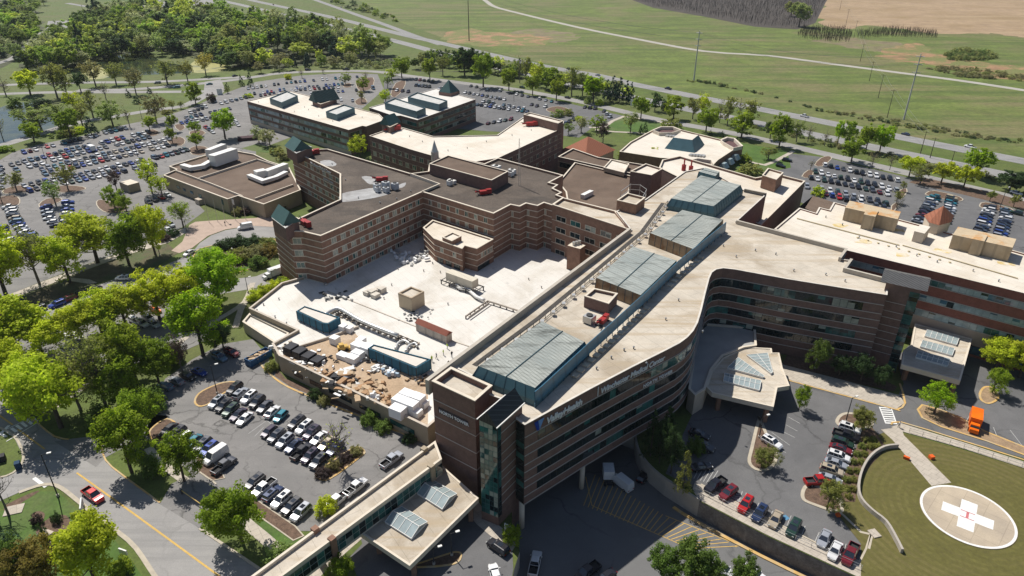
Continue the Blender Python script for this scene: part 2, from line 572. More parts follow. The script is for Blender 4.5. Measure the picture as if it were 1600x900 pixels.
g = MB()
g.poly(offset(pc, .3), DOCKZ)
tag(g.build('dock_pavement', M('dock_asphalt', (.15, .15, .15), var=.08, scale=.2, fine=.12, fscale=5, cracks=.6, crk=.06)), kind='structure')
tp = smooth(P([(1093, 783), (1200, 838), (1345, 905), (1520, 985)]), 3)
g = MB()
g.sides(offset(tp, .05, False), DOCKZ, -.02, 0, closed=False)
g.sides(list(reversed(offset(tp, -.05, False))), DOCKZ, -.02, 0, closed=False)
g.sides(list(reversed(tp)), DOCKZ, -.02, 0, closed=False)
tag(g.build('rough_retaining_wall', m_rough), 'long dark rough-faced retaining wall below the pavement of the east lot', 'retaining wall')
g = MB()
a = smooth(P([(992, 680), (996, 700), (1003, 714), (1017, 731), (1040, 750), (1093, 783)]), 3)
o1, o2 = offset(a, .25, False), offset(a, -.25, False)
g.ring(ccw(o1 + o2[::-1]), ccw(offset(ccw(o1 + o2[::-1]), -.05)), -.3, .45)
g.poly(ccw(o1 + o2[::-1]), .45)
tag(g.build('curved_retaining_wall', m_concw), 'curved pale concrete retaining wall beside the dark evergreens and the loading dock', 'retaining wall')
sheet('meadow', [(180, -22), (520, -22), (620, 33), (700, 62), (800, 88), (867, 102), (1000, 130), (1200, 168), (1400, 209), (1600, 248), (1900, 310), (2600, 240), (2300, -22)], .02, m_field)
sheet('stubble_field', [(1292, -22), (1284, 10), (1276, 26), (1290, 42), (1330, 45), (1360, 40), (1465, 53), (1540, 52), (1640, 60), (1800, 40), (2100, -22)], .05, m_brownfield, rag=3)
sheet('red_dirt_bank', [(688, 60), (720, 46), (770, 50), (830, 55), (862, 60), (850, 70), (800, 72), (740, 72)], .05, m_dirt, rag=3)
sheet('red_dirt_bank', [(1370, 88), (1400, 72), (1440, 68), (1470, 85), (1540, 98), (1620, 108), (1640, 128), (1560, 122), (1460, 102), (1400, 95)], .05, m_dirt, rag=3)
sheet('bare_soil', [(790, 52), (840, 45), (905, 56), (880, 66), (820, 64)], .045, M('bare_soil', (.19, .155, .09), var=.3, scale=.1, col2=(.15, .17, .05), s2=.04), rag=4)
sheet('bare_soil', [(1270, 62), (1330, 60), (1420, 70), (1400, 82), (1330, 76)], .045, M('bare_soil', (.2, .16, .09)), rag=4)
sheet('grass_field', [(100, 0), (235, 2), (240, -22), (60, -22)], .05, m_lawn2)
road('gravel_road', [(740, -14), (760, 2), (772, 10), (800, 18), (900, 42), (1000, 62), (1100, 80), (1200, 87), (1300, 100), (1400, 113), (1500, 126), (1600, 141), (1800, 170)], 8, .06, m_gravel)
hw2 = [(300, -22), (400, 2), (510, 25), (633, 55), (683, 66), (800, 93), (863, 106), (933, 118), (987, 131), (1047, 143), (1087, 151), (1200, 173), (1310, 195), (1400, 213), (1500, 233), (1600, 252), (1800, 292)]
hw1 = [(250, -22), (330, -3), (400, 13), (517, 40), (613, 63), (700, 86), (787, 108), (900, 134), (987, 152), (1087, 173), (1200, 196), (1310, 219), (1387, 235), (1483, 255), (1600, 280), (1800, 322)]
road('highway', hw2, 12.5, .06, m_hwy)
road('highway', hw1, 12.5, .06, m_hwy)
road('highway_ramp', [(440, -18), (493, 0), (560, 24), (600, 38), (645, 55), (690, 70)], 9, .05, m_hwy)
def lane(pts, off, z, dash, w=.25):
 p = smooth(P(pts), 6)
 q = offset(p, off, False)
 segs, acc, on = [], 0, True
 for a, b in zip(q, q[1:]):
  l = math.hypot(b[0] - a[0], b[1] - a[1])
  if dash is None:
   segs.append((a, b))
   continue
  t = 0
  while t < l:
   st = min(l - t, (dash[0] if on else dash[1]) - acc)
   if on:
    u, v = t / l, (t + st) / l
    segs.append(((a[0] + (b[0] - a[0]) * u, a[1] + (b[1] - a[1]) * u), (a[0] + (b[0] - a[0]) * v, a[1] + (b[1] - a[1]) * v)))
   acc += st
   t += st
   if acc >= (dash[0] if on else dash[1]) - 1e-6:
    acc, on = 0, not on
 return segs
s = []
for h in (hw1, hw2):
 s += lane(h, 4.4, .09, None) + lane(h, -4.4, .09, None) + lane(h, 0, .09, (3.5, 9), .25)
lines('lane_markings', s, .32, m_fadedwhite, .09)
ring = [(120, 141), (200, 140), (300, 132), (380, 123), (443, 114), (533, 111), (587, 112), (633, 118), (733, 131), (800, 139), (893, 156), (960, 171), (1033, 188), (1133, 206), (1200, 220), (1317, 247), (1467, 282), (1600, 313), (1760, 350)]
road('ring_road', ring, 8.5, .05, m_road)
road('boulevard', [(-80, 152), (0, 147), (100, 144), (200, 144), (320, 143)], 8, .045, m_road)
road('boulevard', [(-80, 136), (60, 131), (130, 129), (233, 128), (300, 125), (383, 120)], 8, .05, m_road)
sheet('boulevard_crossing', [(320, 128), (345, 124), (352, 140), (345, 150), (318, 147)], .055, m_road)
road('access_road', [(335, 140), (310, 155), (285, 166), (240, 172), (190, 180), (120, 192), (60, 210), (0, 228), (-80, 250)], 7.5, .05, m_road)
road('park_lane', [(-60, 115), (0, 98), (25, 88), (45, 68), (60, 55), (95, 38), (130, 34)], 7, .05, m_road)
road('park_lane', [(105, 5), (150, 12), (200, 14), (230, 8), (265, -8)], 9, .05, m_hwy)
sheet('park_court', [(75, 33), (108, 32), (110, 45), (72, 47)], .05, m_hwy)
sheet('side_lot', [(236, 8), (275, -2), (345, -8), (330, 8), (290, 14), (250, 20)], .05, m_hwy)
mw, nt, b = new_mat('pond_water')
co_ = nt.nodes.new('ShaderNodeNewGeometry').outputs['Position']
nt.links.new(_mix(nt, _ramp(nt, _noise(nt, co_, .05, 4), .4, .65), (.02, .035, .025), (.08, .085, .03)), b.inputs['Base Color'])
b.inputs['Roughness'].default_value = .08
bn = nt.nodes.new('ShaderNodeBump')
bn.inputs['Strength'].default_value = .15
nt.links.new(_noise(nt, co_, 1.2, 3), bn.inputs['Height'])
nt.links.new(bn.outputs[0], b.inputs['Normal'])
ma = M('algae_water', (.36, .34, .12), var=.15, scale=.2, rough=.4, col2=(.1, .12, .08), s2=.05, lo2=.52, hi2=.68)
sheet('pond', [(-60, 205), (0, 168), (45, 160), (75, 172), (92, 190), (96, 202), (40, 216), (0, 226), (-50, 236)], .03, mw, sm=3)
sheet('pond', [(130, 112), (150, 100), (180, 88), (230, 80), (250, 95), (300, 105), (300, 113), (230, 117), (150, 122)], .03, mw, sm=3)
sheet('algae_pond', [(296, 103), (310, 93), (345, 92), (352, 108), (330, 113), (300, 113)], .035, ma, sm=3)
sheet('algae_pond', [(125, 118), (140, 102), (160, 106), (170, 120), (140, 124)], .035, ma, sm=3)
sheet('west_parking_lot', [(-120, 290), (0, 250), (20, 238), (60, 226), (130, 212), (190, 196), (250, 184), (300, 168), (335, 152), (400, 128), (470, 118), (540, 114), (590, 116), (600, 140), (560, 175), (400, 235), (400, 260), (275, 300), (300, 310), (320, 330), (290, 352), (255, 372), (200, 390), (130, 415), (60, 442), (0, 466), (-120, 520)], .04, m_asph)
sheet('north_visitor_lot', [(600, 118), (640, 120), (720, 130), (800, 143), (890, 162), (960, 178), (978, 182), (955, 200), (930, 196), (905, 215), (860, 210), (760, 205), (700, 200), (600, 190)], .045, m_asph2)
sheet('northeast_lot', [(1235, 240), (1290, 246), (1420, 278), (1600, 330), (1720, 365), (1720, 470), (1560, 400), (1400, 360), (1260, 320), (1215, 300), (1205, 262)], .045, m_asph2)
sheet('drop_off_drive', [(300, 395), (312, 380), (330, 368), (352, 360), (392, 353), (440, 350), (440, 372), (392, 372), (360, 376), (338, 385), (322, 398), (310, 420), (330, 440), (400, 432), (440, 415), (450, 440), (390, 452), (330, 462), (240, 470), (160, 490), (80, 515), (-60, 560), (-60, 500), (40, 490), (110, 462), (180, 436), (250, 418), (280, 405)], .05, m_road)
sheet('west_lower_lot', [(-60, 560), (80, 515), (150, 492), (240, 470), (330, 464), (345, 480), (330, 530), (260, 560), (170, 580), (60, 590), (-60, 600)], .055, m_asph)
sheet('brick_forecourt', [(296, 352), (305, 347), (330, 345), (400, 341), (432, 331), (450, 330), (445, 356), (392, 353), (352, 359), (325, 369), (300, 388), (280, 396), (268, 392), (285, 378)], .12, m_plaza)
sheet('walkway', [(-60, 488), (0, 466), (60, 443), (130, 416), (200, 391), (255, 373), (290, 355), (298, 360), (262, 380), (200, 398), (135, 422), (65, 450), (0, 473), (-60, 496)], .1, m_conc)
sheet('walkway', [(66, 440), (100, 433), (140, 437), (152, 442), (140, 444), (100, 438), (75, 444)], .11, m_conc)
sheet('planting_verge', [(-60, 498), (0, 474), (65, 451), (135, 423), (200, 399), (262, 381), (278, 396), (250, 414), (180, 433), (110, 458), (40, 486), (-60, 498)], .07, M('verge_soil', (.1, .085, .045), var=.3, scale=.3, col2=(.07, .1, .03), s2=.06, lo2=.45, hi2=.6, fine=.35, fscale=2))
island('drop_off_island', [(303, 398), (310, 390), (330, 384), (355, 380), (395, 376), (430, 374), (432, 392), (415, 410), (380, 424), (340, 432), (310, 425), (300, 412)], m_lawn2, m_ykerb, sm=3)
sheet('planting_bed', [(345, 390), (365, 383), (425, 380), (428, 390), (410, 408), (380, 418), (360, 416), (352, 400)], .17, m_mulch, sm=3)
avenue = [(-80, 520), (0, 598), (22, 630), (62, 664), (85, 684), (105, 690), (150, 686), (162, 705), (165, 722), (180, 735), (230, 772), (310, 825), (420, 900), (520, 965), (330, 975), (248, 905), (222, 872), (205, 848), (150, 806), (112, 775), (95, 762), (70, 757), (40, 765), (0, 783), (-80, 810), (-80, 752), (0, 748), (30, 733), (36, 712), (20, 680), (-10, 660), (-80, 610)]
sheet('avenue', avenue, .04, m_road)
sheet('lot_driveway', [(268, 756), (300, 742), (320, 752), (345, 772), (330, 790), (312, 826), (250, 788)], .05, m_asph)
sheet('side_driveway', [(85, 690), (110, 686), (158, 680), (195, 662), (240, 648), (262, 650), (262, 668), (210, 690), (165, 715), (150, 730)], .045, m_asph)
pxlines('centre_line', [((-80, 560), (0, 650)), ((0, 650), (20, 664)), ((28, 671), (70, 702)), ((120, 739), (205, 800)), ((205, 800), (342, 900)), ((342, 900), (430, 963))], .36, m_yellow, .065)
pxlines('stop_line', [((53, 747), (72, 761)), ((-4, 683), (14, 665))], .7, m_white, .065)
xs = []
for k in range(7):
 t = k / 6
 xs.append(((2 + 48 * t, 678 - 26 * t), (10 + 48 * t, 683 - 24 * t)))
pxlines('zebra_crossing', xs, .6, m_white, .07)
pxlines('zebra_crossing', [((0, 676), (50, 652)), ((10, 690), (60, 660))], .2, m_white, .068)
sheet('north_parking_lot', [(258, 592), (300, 562), (345, 538), (395, 530), (420, 560), (440, 592), (540, 632), (668, 686), (720, 720), (600, 830), (470, 830), (390, 790), (345, 766), (300, 742), (262, 706), (225, 682), (240, 640)], .045, m_asph)
kerb('kerb', [(0, 598), (22, 630), (62, 664), (85, 682), (108, 687)], m_ykerb, sm=2)
kerb('kerb', [(158, 694), (162, 712), (175, 730), (230, 771), (250, 786)], m_ykerb, sm=2)
kerb('kerb', [(312, 826), (420, 899), (520, 964)], m_kerb, width=.5)
kerb('kerb', [(30, 770), (58, 760), (80, 757), (96, 763), (112, 775), (150, 806), (200, 844), (222, 870), (245, 905), (268, 930)], m_kerb, sm=2, width=.8)
kerb('kerb', [(-20, 660), (20, 680), (36, 708), (32, 728), (10, 744), (-40, 752)], m_kerb, sm=3, width=.5)
island('lot_island', [(303, 628), (310, 615), (330, 604), (352, 597), (372, 597), (378, 603), (360, 610), (340, 622), (325, 633), (310, 636)], m_mulch, m_ykerb, sm=3, kw=.45)
island('lot_island', [(493, 745), (500, 733), (540, 706), (560, 698), (571, 706), (565, 714), (525, 744), (506, 752)], m_mulch, m_ykerb, sm=3, kw=.45)
island('lot_island', [(232, 676), (245, 662), (262, 654), (276, 662), (270, 674), (250, 690), (238, 690)], m_mulch, m_ykerb, sm=3, kw=.4)
island('planting_bed', [(306, 716), (318, 712), (345, 732), (352, 748), (332, 752), (310, 738)], m_mulch, m_kerb, kw=.2)
island('planting_strip', [(398, 778), (412, 788), (462, 822), (476, 838), (458, 846), (430, 826), (390, 798)], m_mulch, m_kerb, kw=.25)
kerb('kerb', [(400, 560), (412, 575), (430, 592), (452, 606), (490, 622), (560, 650), (640, 682), (668, 694)], m_ykerb, width=.5, sm=2)
sheet('foundation_bed', [(432, 575), (446, 592), (480, 606), (560, 640), (664, 684), (668, 690), (640, 680), (560, 647), (490, 619), (452, 603), (430, 588)], .1, m_mulch)
sheet('verge_walk', [(150, 700), (205, 720), (232, 700), (250, 728), (290, 752), (304, 745), (262, 712), (236, 690), (200, 650), (150, 660)], .03, m_lawn)
road('walkway', [(232, 700), (250, 722), (290, 752)], 1.8, .1, m_conc, 2)
road('walkway', [(80, 640), (140, 600), (200, 580), (250, 560), (300, 520), (340, 500), (385, 470), (392, 445)], 1.9, .09, m_conc)
road('walkway', [(395, 442), (388, 462), (376, 485), (368, 512)], 1.8, .1, m_conc, 2)
road('walkway', [(350, 775), (372, 806), (412, 840), (440, 865)], 2.2, .1, m_conc, 2)
sheet('lawn_strip', [(412, 800), (440, 820), (470, 842), (452, 868), (425, 845), (400, 815)], .07, m_lawn2)
segs = [((432, 656), (388, 676)), ((412, 640), (400, 690)), ((500, 690), (480, 668))]
pxlines('stall_lines', [((424, 652), (388, 678)), ((396, 640), (470, 700)), ((470, 700), (505, 722)), ((430, 655), (403, 636)), ((412, 668), (398, 682))], .12, m_fadedwhite, .06)
kerb('kerb', [(312, 738), (332, 752), (338, 757)], m_kerb)
sheet('corner_garden', [(20, 790), (60, 768), (90, 768), (125, 800), (180, 845), (205, 875), (225, 905), (225, 960), (-60, 960), (-60, 830)], .05, m_lawn2)
sheet('planting_bed', [(8, 790), (50, 770), (62, 768), (40, 782), (12, 800)], .07, m_mulch, sm=2)
sheet('planting_bed', [(56, 832), (80, 808), (104, 806), (110, 822), (98, 842), (80, 850)], .07, m_mulch, sm=3)
sheet('planting_bed', [(50, 804), (60, 799), (70, 803), (66, 815), (55, 815)], .07, m_mulch, sm=3)
sheet('north_canopy_drive', [(560, 905), (545, 870), (556, 835), (620, 790), (700, 760), (760, 815), (800, 850), (802, 890), (790, 960), (560, 980)], .05, m_asph2)
sheet('canopy_walk', [(740, 770), (760, 806), (800, 838), (808, 850), (800, 862), (775, 845), (745, 820), (715, 785)], .12, m_conc)
island('canopy_island', [(660, 878), (640, 885), (648, 888), (690, 886), (716, 880), (722, 866), (712, 862), (690, 868)], m_mulch, m_ykerb, sm=3)
sheet('planting_bed', [(470, 905), (520, 850), (560, 828), (566, 850), (545, 872), (552, 905), (540, 960), (480, 960)], .06, m_lawn)
road('walkway', [(440, 960), (480, 905), (540, 850), (575, 820)], 3.2, .1, m_conc, 2)
sheet('east_parking_lot', [(1040, 740), (1062, 690), (1085, 640), (1090, 600), (1130, 560), (1240, 585), (1400, 625), (1412, 600), (1400, 560), (1420, 540), (1530, 560), (1600, 580), (1760, 630), (1760, 760), (1600, 716), (1410, 662), (1390, 682), (1350, 760), (1345, 893), (1200, 822)], .04, m_asph2)
sheet('walkway', [(1215, 566), (1300, 590), (1405, 618), (1413, 630), (1400, 640), (1388, 636), (1240, 596), (1215, 588)], .13, m_conc)
kerb('kerb', [(1215, 590), (1240, 597), (1388, 637), (1402, 640), (1414, 630), (1406, 600)], m_ykerb, sm=2, width=.45)
sheet('planting_bed', [(1230, 555), (1300, 572), (1384, 596), (1402, 605), (1396, 612), (1330, 598), (1222, 570)], .15, m_mulch)
sheet('walkway', [(1392, 668), (1408, 662), (1500, 690), (1600, 722), (1760, 774), (1760, 784), (1600, 732), (1500, 700), (1400, 672)], .12, m_conc)
kerb('kerb', [(1392, 664), (1408, 660), (1500, 688), (1600, 719), (1760, 770)], m_ykerb, width=.4, sm=2)
island('lot_island', [(1432, 640), (1440, 632), (1470, 640), (1500, 652), (1540, 674), (1600, 698), (1760, 752), (1760, 764), (1600, 712), (1540, 690), (1470, 668), (1440, 654)], M('tan_mulch', (.3, .21, .13), var=.2, scale=.6, fine=.3), m_ykerb, kw=.45)
island('lot_island', [(1529, 615), (1536, 605), (1549, 605), (1560, 615), (1560, 625), (1545, 632), (1532, 626)], M('tan_mulch', (.3, .21, .13)), m_ykerb, sm=3, kw=.5)
island('lot_island', [(1168, 722), (1172, 700), (1182, 660), (1188, 652), (1200, 680), (1214, 706), (1213, 724), (1200, 736), (1180, 735)], m_mulch, m_kerb, sm=3, kw=.7)
island('lot_island', [(1305, 660), (1312, 648), (1330, 645), (1362, 655), (1362, 668), (1340, 672), (1318, 670)], m_mulch, m_kerb, sm=3, kw=.7)
island('lot_island', [(1251, 770), (1258, 758), (1275, 758), (1310, 778), (1318, 800), (1300, 800), (1270, 790), (1254, 782)], m_mulch, m_kerb, sm=3, kw=.7)
sheet('shrub_bed', [(1340, 672), (1362, 668), (1384, 700), (1352, 738), (1338, 762), (1336, 785), (1316, 784), (1310, 760), (1320, 740), (1338, 700)], .15, m_mulch)
sheet('helipad_lawn', [(1362, 668), (1372, 680), (1392, 672), (1500, 702), (1600, 733), (1760, 786), (1900, 960), (1345, 960), (1345, 850), (1310, 806), (1318, 785), (1335, 785), (1342, 745), (1386, 702)], .14, m_mown)
sheet('walkway', [(1376, 672), (1408, 668), (1412, 681), (1486, 755), (1455, 760), (1394, 688)], .17, m_conc)
kerb('kerb', [(1310, 800), (1318, 806), (1345, 832), (1362, 836), (1357, 858)], m_kerb, width=.5)
cx, cy = HELI
rad = 8.15
g = MB()
ringp = [(cx + rad * math.cos(2 * PI * k / 72), cy + rad * math.sin(2 * PI * k / 72)) for k in range(72)]
g.prism(ringp, 0, .26, 0, bottom=False)
pad = tag(g.build('helipad', m_helipad), kind='structure')
g = MB()
r1 = [(cx + (rad - .06) * math.cos(2 * PI * k / 72), cy + (rad - .06) * math.sin(2 * PI * k / 72)) for k in range(72)]
r2 = [(cx + (rad - .5) * math.cos(2 * PI * k / 72), cy + (rad - .5) * math.sin(2 * PI * k / 72)) for k in range(72)]
for k in range(72):
 j = (k + 1) % 72
 g.face([(*r1[k], .265), (*r1[j], .265), (*r2[j], .265), (*r2[k], .265)])
A1 = Vector(at(1483, 794)) - Vector(at(1535, 814))
ha = math.atan2(A1.y, A1.x)
g.box(cx, cy, .262, 8.6, 2.75, .006, ha)
g.box(cx, cy, .2605, 2.75, 8.6, .006, ha)
tag(g.build('helipad_markings', m_white), kind='structure')
g = MB()
for u, v, sx, sy in ((-.95, 0, .2, 2.4), (.95, 0, .2, 2.4), (0, 0, 1.7, .45)):
 c_, s_ = math.cos(ha + PI / 2), math.sin(ha + PI / 2)
 g.box(cx + u * c_ - v * s_, cy + u * s_ + v * c_, .27, sx, sy, .006, ha + PI / 2)
tag(g.build('helipad_letter', M('red_paint', (.5, .16, .17))), kind='structure')
gw = smooth(P([(1402, 700), (1380, 703), (1360, 716), (1346, 738), (1340, 765), (1345, 785), (1362, 803), (1383, 820), (1398, 845), (1408, 865)]), 3)
g = MB()
o1, o2 = offset(gw, .22, False), offset(gw, -.22, False)
g.prism(ccw(o1 + o2[::-1]), 0, 1.15, 0)
tag(g.build('garden_wall', m_concw), 'low curved tan garden wall between the shrub bed and the helipad lawn', 'wall')
sheet('walkway', [(1085, 756), (1095, 758), (1200, 812), (1290, 858), (1345, 880), (1356, 860), (1362, 862), (1352, 892), (1345, 896), (1200, 830), (1093, 776), (1082, 765)], .12, m_conc)
kerb('kerb', [(1095, 757), (1200, 811), (1290, 856), (1343, 878), (1353, 858), (1360, 836)], m_kerb, width=.35)
sheet('walkway', [(1083, 768), (1093, 782), (1200, 837), (1345, 904), (1345, 890), (1200, 824)], .1, m_conc)
for k in range(9):
 pass
zc = [((1376, 637), (1393, 640)), ((1384, 662), (1400, 662))]
xs = []
for k in range(8):
 t = k / 7
 xs.append(((1375 + 9 * t, 637 + 24 * t), (1391 + 9 * t, 638 + 24 * t)))
pxlines('zebra_crossing', xs, .42, m_white, .065)
pxlines('zebra_crossing', [((1374, 636), (1384, 662)), ((1392, 637), (1401, 663))], .25, m_white, .068)
st = []
for k in range(10):
 t = k / 9.0
 st.append(((1216 + 28 * (1 - t) - 12 * t, 648 + 74 * t - 74 * 0), (1240 + 22 * (1 - t) - 12 * t, 660 + 74 * t)))
pxlines('stall_lines', [((1232, 652), (1250, 662)), ((1228, 664), (1246, 674)), ((1222, 674), (1242, 684)), ((1206, 676), (1234, 696)), ((1200, 690), (1228, 708))], .12, m_fadedwhite, .06)
bays = [(1112, 764, 1136, 748), (1128, 776, 1146, 760), (1160, 794, 1166, 770), (1152, 790, 1160, 768), (1176, 806, 1186, 786), (1196, 818, 1208, 798), (1208, 818, 1216, 800), (1226, 830, 1236, 806), (1250, 844, 1258, 822), (1270, 854, 1280, 832), (1298, 868, 1305, 845), (1316, 872, 1322, 850), (1348, 880, 1354, 858)]
pxlines('stall_lines', [((a, b), (c, d)) for a, b, c, d in bays], .13, m_fadedwhite, .06)
hat = []
for k in range(6):
 hat.append(((1140 + k * 3.0, 780 + k * 1.6 - 4), (1156 + k * 2.2, 772 + k * 3.4)))
for k in range(5):
 hat.append(((1198 + k * 2.0, 818 - k * 4.5), (1206 + k * 1.8, 820 - k * 4.5)))
for k in range(6):
 hat.append(((1092 + k * 6, 733 + k * 0.5), (1084 + k * 5, 748 + k * 1.6)))
pxlines('hatched_bay', hat, .14, m_fadedwhite, .061)
pxlines('accessible_bay', [((1224, 806), (1231, 812))], 1.1, m_bluepaint, .06)
pxlines('stall_lines', [((1552, 668), (1562, 692)), ((1578, 672), (1598, 698)), ((1520, 640), (1508, 662))], .13, m_fadedwhite, .06)
def D(x, y):
 return at(x, y, DOCKZ)
hs = []
for k in range(26):
 t = k / 25
 a0 = (912 + (1152 - 912) * t, 748 + (854 - 748) * t)
 b0 = (930 + (1040 - 930) * min(1, t * 1.6), 742 + (806 - 742) * min(1, t * 1.6)) if t < .62 else (1040 + (1150 - 1040) * (t - .62) / .38, 806 + (852 - 806) * (t - .62) / .38)
 a1 = (930 + 145 * t * 1.0, 790 + 66 * t) if t < .98 else (1152, 855)
 hs.append((D(*b0), D(min(a1[0] - 18 + 26 * t, 1150), min(a1[1], 856))))
lines('dock_hatching', hs, .16, m_yellow, DOCKZ + .02)
lines('dock_hatching', [(D(915, 745), D(925, 790)), (D(925, 790), D(1078, 857)), (D(1078, 857), D(1158, 853)), (D(1040, 806), D(1158, 853))], .16, m_yellow, DOCKZ + .021)
g = MB()
yk = offset(smooth([at(1062, 764)] + P([(1093, 783), (1200, 838), (1345, 905), (1500, 976)]), 3), 1.3, False)
g.prism(ccw(offset(yk, .35, False) + offset(yk, -.35, False)[::-1]), DOCKZ, DOCKZ + .2)
tag(g.build('dock_kerb', m_ykerb), kind='structure')
for nm, pts in (('lot_island', [(6, 296), (30, 290), (52, 293), (58, 297), (30, 302), (6, 303)]), ('lot_island', [(88, 292), (110, 290), (130, 292), (134, 296), (110, 301), (88, 300)]),
    ('lot_island', [(-10, 318), (0, 308), (22, 305), (32, 312), (28, 322), (10, 322)]), ('lot_island', [(60, 320), (72, 311), (92, 309), (98, 313), (84, 320), (66, 326)]),
    ('lot_island', [(150, 316), (158, 312), (176, 316), (200, 322), (192, 332), (170, 334), (154, 326)]),
    ('lot_island', [(262, 218), (282, 214), (290, 220), (284, 228), (266, 226)]), ('lot_island', [(296, 232), (312, 228), (326, 232), (320, 242), (300, 242)]),
    ('lot_island', [(226, 205), (240, 202), (250, 208), (240, 213), (228, 212)]), ('lot_island', [(272, 196), (284, 194), (290, 200), (280, 205)]),
    ('lot_island', [(296, 206), (312, 203), (322, 208), (310, 214), (298, 212)]),
    ('lot_island', [(559, 124), (583, 121), (584, 132), (578, 140), (562, 142), (556, 132)]), ('lot_island', [(554, 158), (566, 152), (574, 158), (570, 164), (558, 164)]),
    ('lot_island', [(610, 148), (618, 130), (634, 126), (630, 140), (618, 152)]), ('lot_island', [(536, 132), (548, 130), (549, 136), (538, 137)]),
    ('lot_island', [(854, 170), (872, 166), (892, 172), (880, 178), (858, 175)]),
    ('lot_island', [(1272, 258), (1282, 247), (1294, 244), (1300, 248), (1285, 260)]), ('lot_island', [(1252, 276), (1262, 266), (1272, 268), (1266, 278)]),
    ('lot_island', [(1402, 300), (1414, 294), (1418, 300), (1408, 312), (1402, 308)]), ('lot_island', [(1392, 322), (1402, 316), (1404, 322), (1394, 332)]),
    ('lot_island', [(1446, 302), (1460, 298), (1500, 308), (1504, 314), (1490, 314), (1450, 306)]), ('lot_island', [(1530, 320), (1540, 316), (1580, 326), (1580, 332), (1536, 326)])):
 island(nm, pts, m_mulch if 'x' not in nm else m_lawn, m_kerb, sm=2, kw=.4)
sheet('roadside_bed', [(1420, 285), (1440, 290), (1500, 303), (1560, 318), (1640, 340), (1640, 326), (1560, 303), (1500, 290), (1440, 277)], .06, m_mulch)
sheet('garden_lawn', [(948, 196), (972, 183), (1040, 194), (1034, 205), (1012, 210), (950, 203)], .06, m_lawn2)
road('walkway', [(920, 199), (945, 198), (975, 182), (1050, 195)], 2.5, .1, m_conc, 2)
road('walkway', [(930, 203), (960, 206), (1000, 208), (1015, 211)], 2.5, .1, m_conc, 2)
sheet('garden_lawn', [(1150, 222), (1230, 236), (1236, 262), (1205, 268), (1150, 262), (1140, 245)], .05, m_lawn2)
road('walkway', [(1165, 250), (1195, 258), (1222, 246), (1240, 236)], 2.2, .1, m_conc, 2)
sheet('garden_lawn', [(377, 232), (400, 225), (430, 232), (428, 240), (395, 236)], .05, m_lawn2)
def Bldg(name, label, px, z, zb, wall, roof, cop=None, rise=.8, th=.45, cat='building', world=None, cope=.16, root=None, wmats=None):
 ring = ccw(world if world else P(px, z))
 if root is None:
  cx = sum(p[0] for p in ring) / len(ring)
  cy = sum(p[1] for p in ring) / len(ring)
  root = thing(name, label, cat, (cx, cy, max(zb, 0)))
 inn = offset(ring, -th)
 mb = MB()
 mb.sides(ring, zb, z)
 mb.sides(inn[::-1], z - rise - .02, z)
 wl_p = part(mb, 'wall', wall, root)
 mb = MB()
 mb.poly(inn, z - rise)
 rf_p = part(mb, 'roof', roof, root)
 mb = MB()
 mb.ring(offset(ring, .08), offset(inn, -.05), z - .02, z + cope)
 part(mb, 'parapet', cop or m_stone, root)
 return {'root': root, 'ring': ring, 'z': z, 'zr': z - rise, 'inn': inn, 'wall': wl_p, 'roof': rf_p}
def path(B, a, b, z=None):
 z = B['z'] if z is None else z
 r = B['ring']
 A, Bq = at(*a, z), at(*b, z)
 i = min(range(len(r)), key=lambda k: math.hypot(r[k][0] - A[0], r[k][1] - A[1]))
 j = min(range(len(r)), key=lambda k: math.hypot(r[k][0] - Bq[0], r[k][1] - Bq[1]))
 n = len(r)
 f = [r[(i + k) % n] for k in range((j - i) % n + 1)]
 g = [r[(j + k) % n] for k in range((i - j) % n + 1)]
 return f if len(f) <= len(g) else g
def plen(p):
 return sum(math.hypot(b[0] - a[0], b[1] - a[1]) for a, b in zip(p, p[1:]))
def sub(p, s0, s1):
 """part of a polyline between arc lengths"""
 out, acc = [], 0
 for a, b in zip(p, p[1:]):
  l = math.hypot(b[0] - a[0], b[1] - a[1])
  for s in (s0, s1):
   if acc - 1e-6 <= s <= acc + l + 1e-6 and (s == s0 and not out or s == s1 and out):
    t = min(1, max(0, (s - acc) / l))
    q = (a[0] + (b[0] - a[0]) * t, a[1] + (b[1] - a[1]) * t)
    if not out or math.hypot(q[0] - out[-1][0], q[1] - out[-1][1]) > 1e-3:
     out.append(q)
  acc += l
  if out and s0 < acc < s1:
   if math.hypot(b[0] - out[-1][0], b[1] - out[-1][1]) > 1e-3:
    out.append(b)
  if acc >= s1:
   break
 return out
def trim(root, items, mat=None, h=.28, d=.1, name='trim'):
 by = {}
 for p, z in items:
  by.setdefault((p[0], p[-1]), []).append((p, z))
 for its_ in by.values():
  mb = MB()
  for p, z in its_:
   mb.band(p, z - h / 2, z + h / 2, d, closed=False, d0=-.03)
  part(mb, name, mat or m_stone, root)
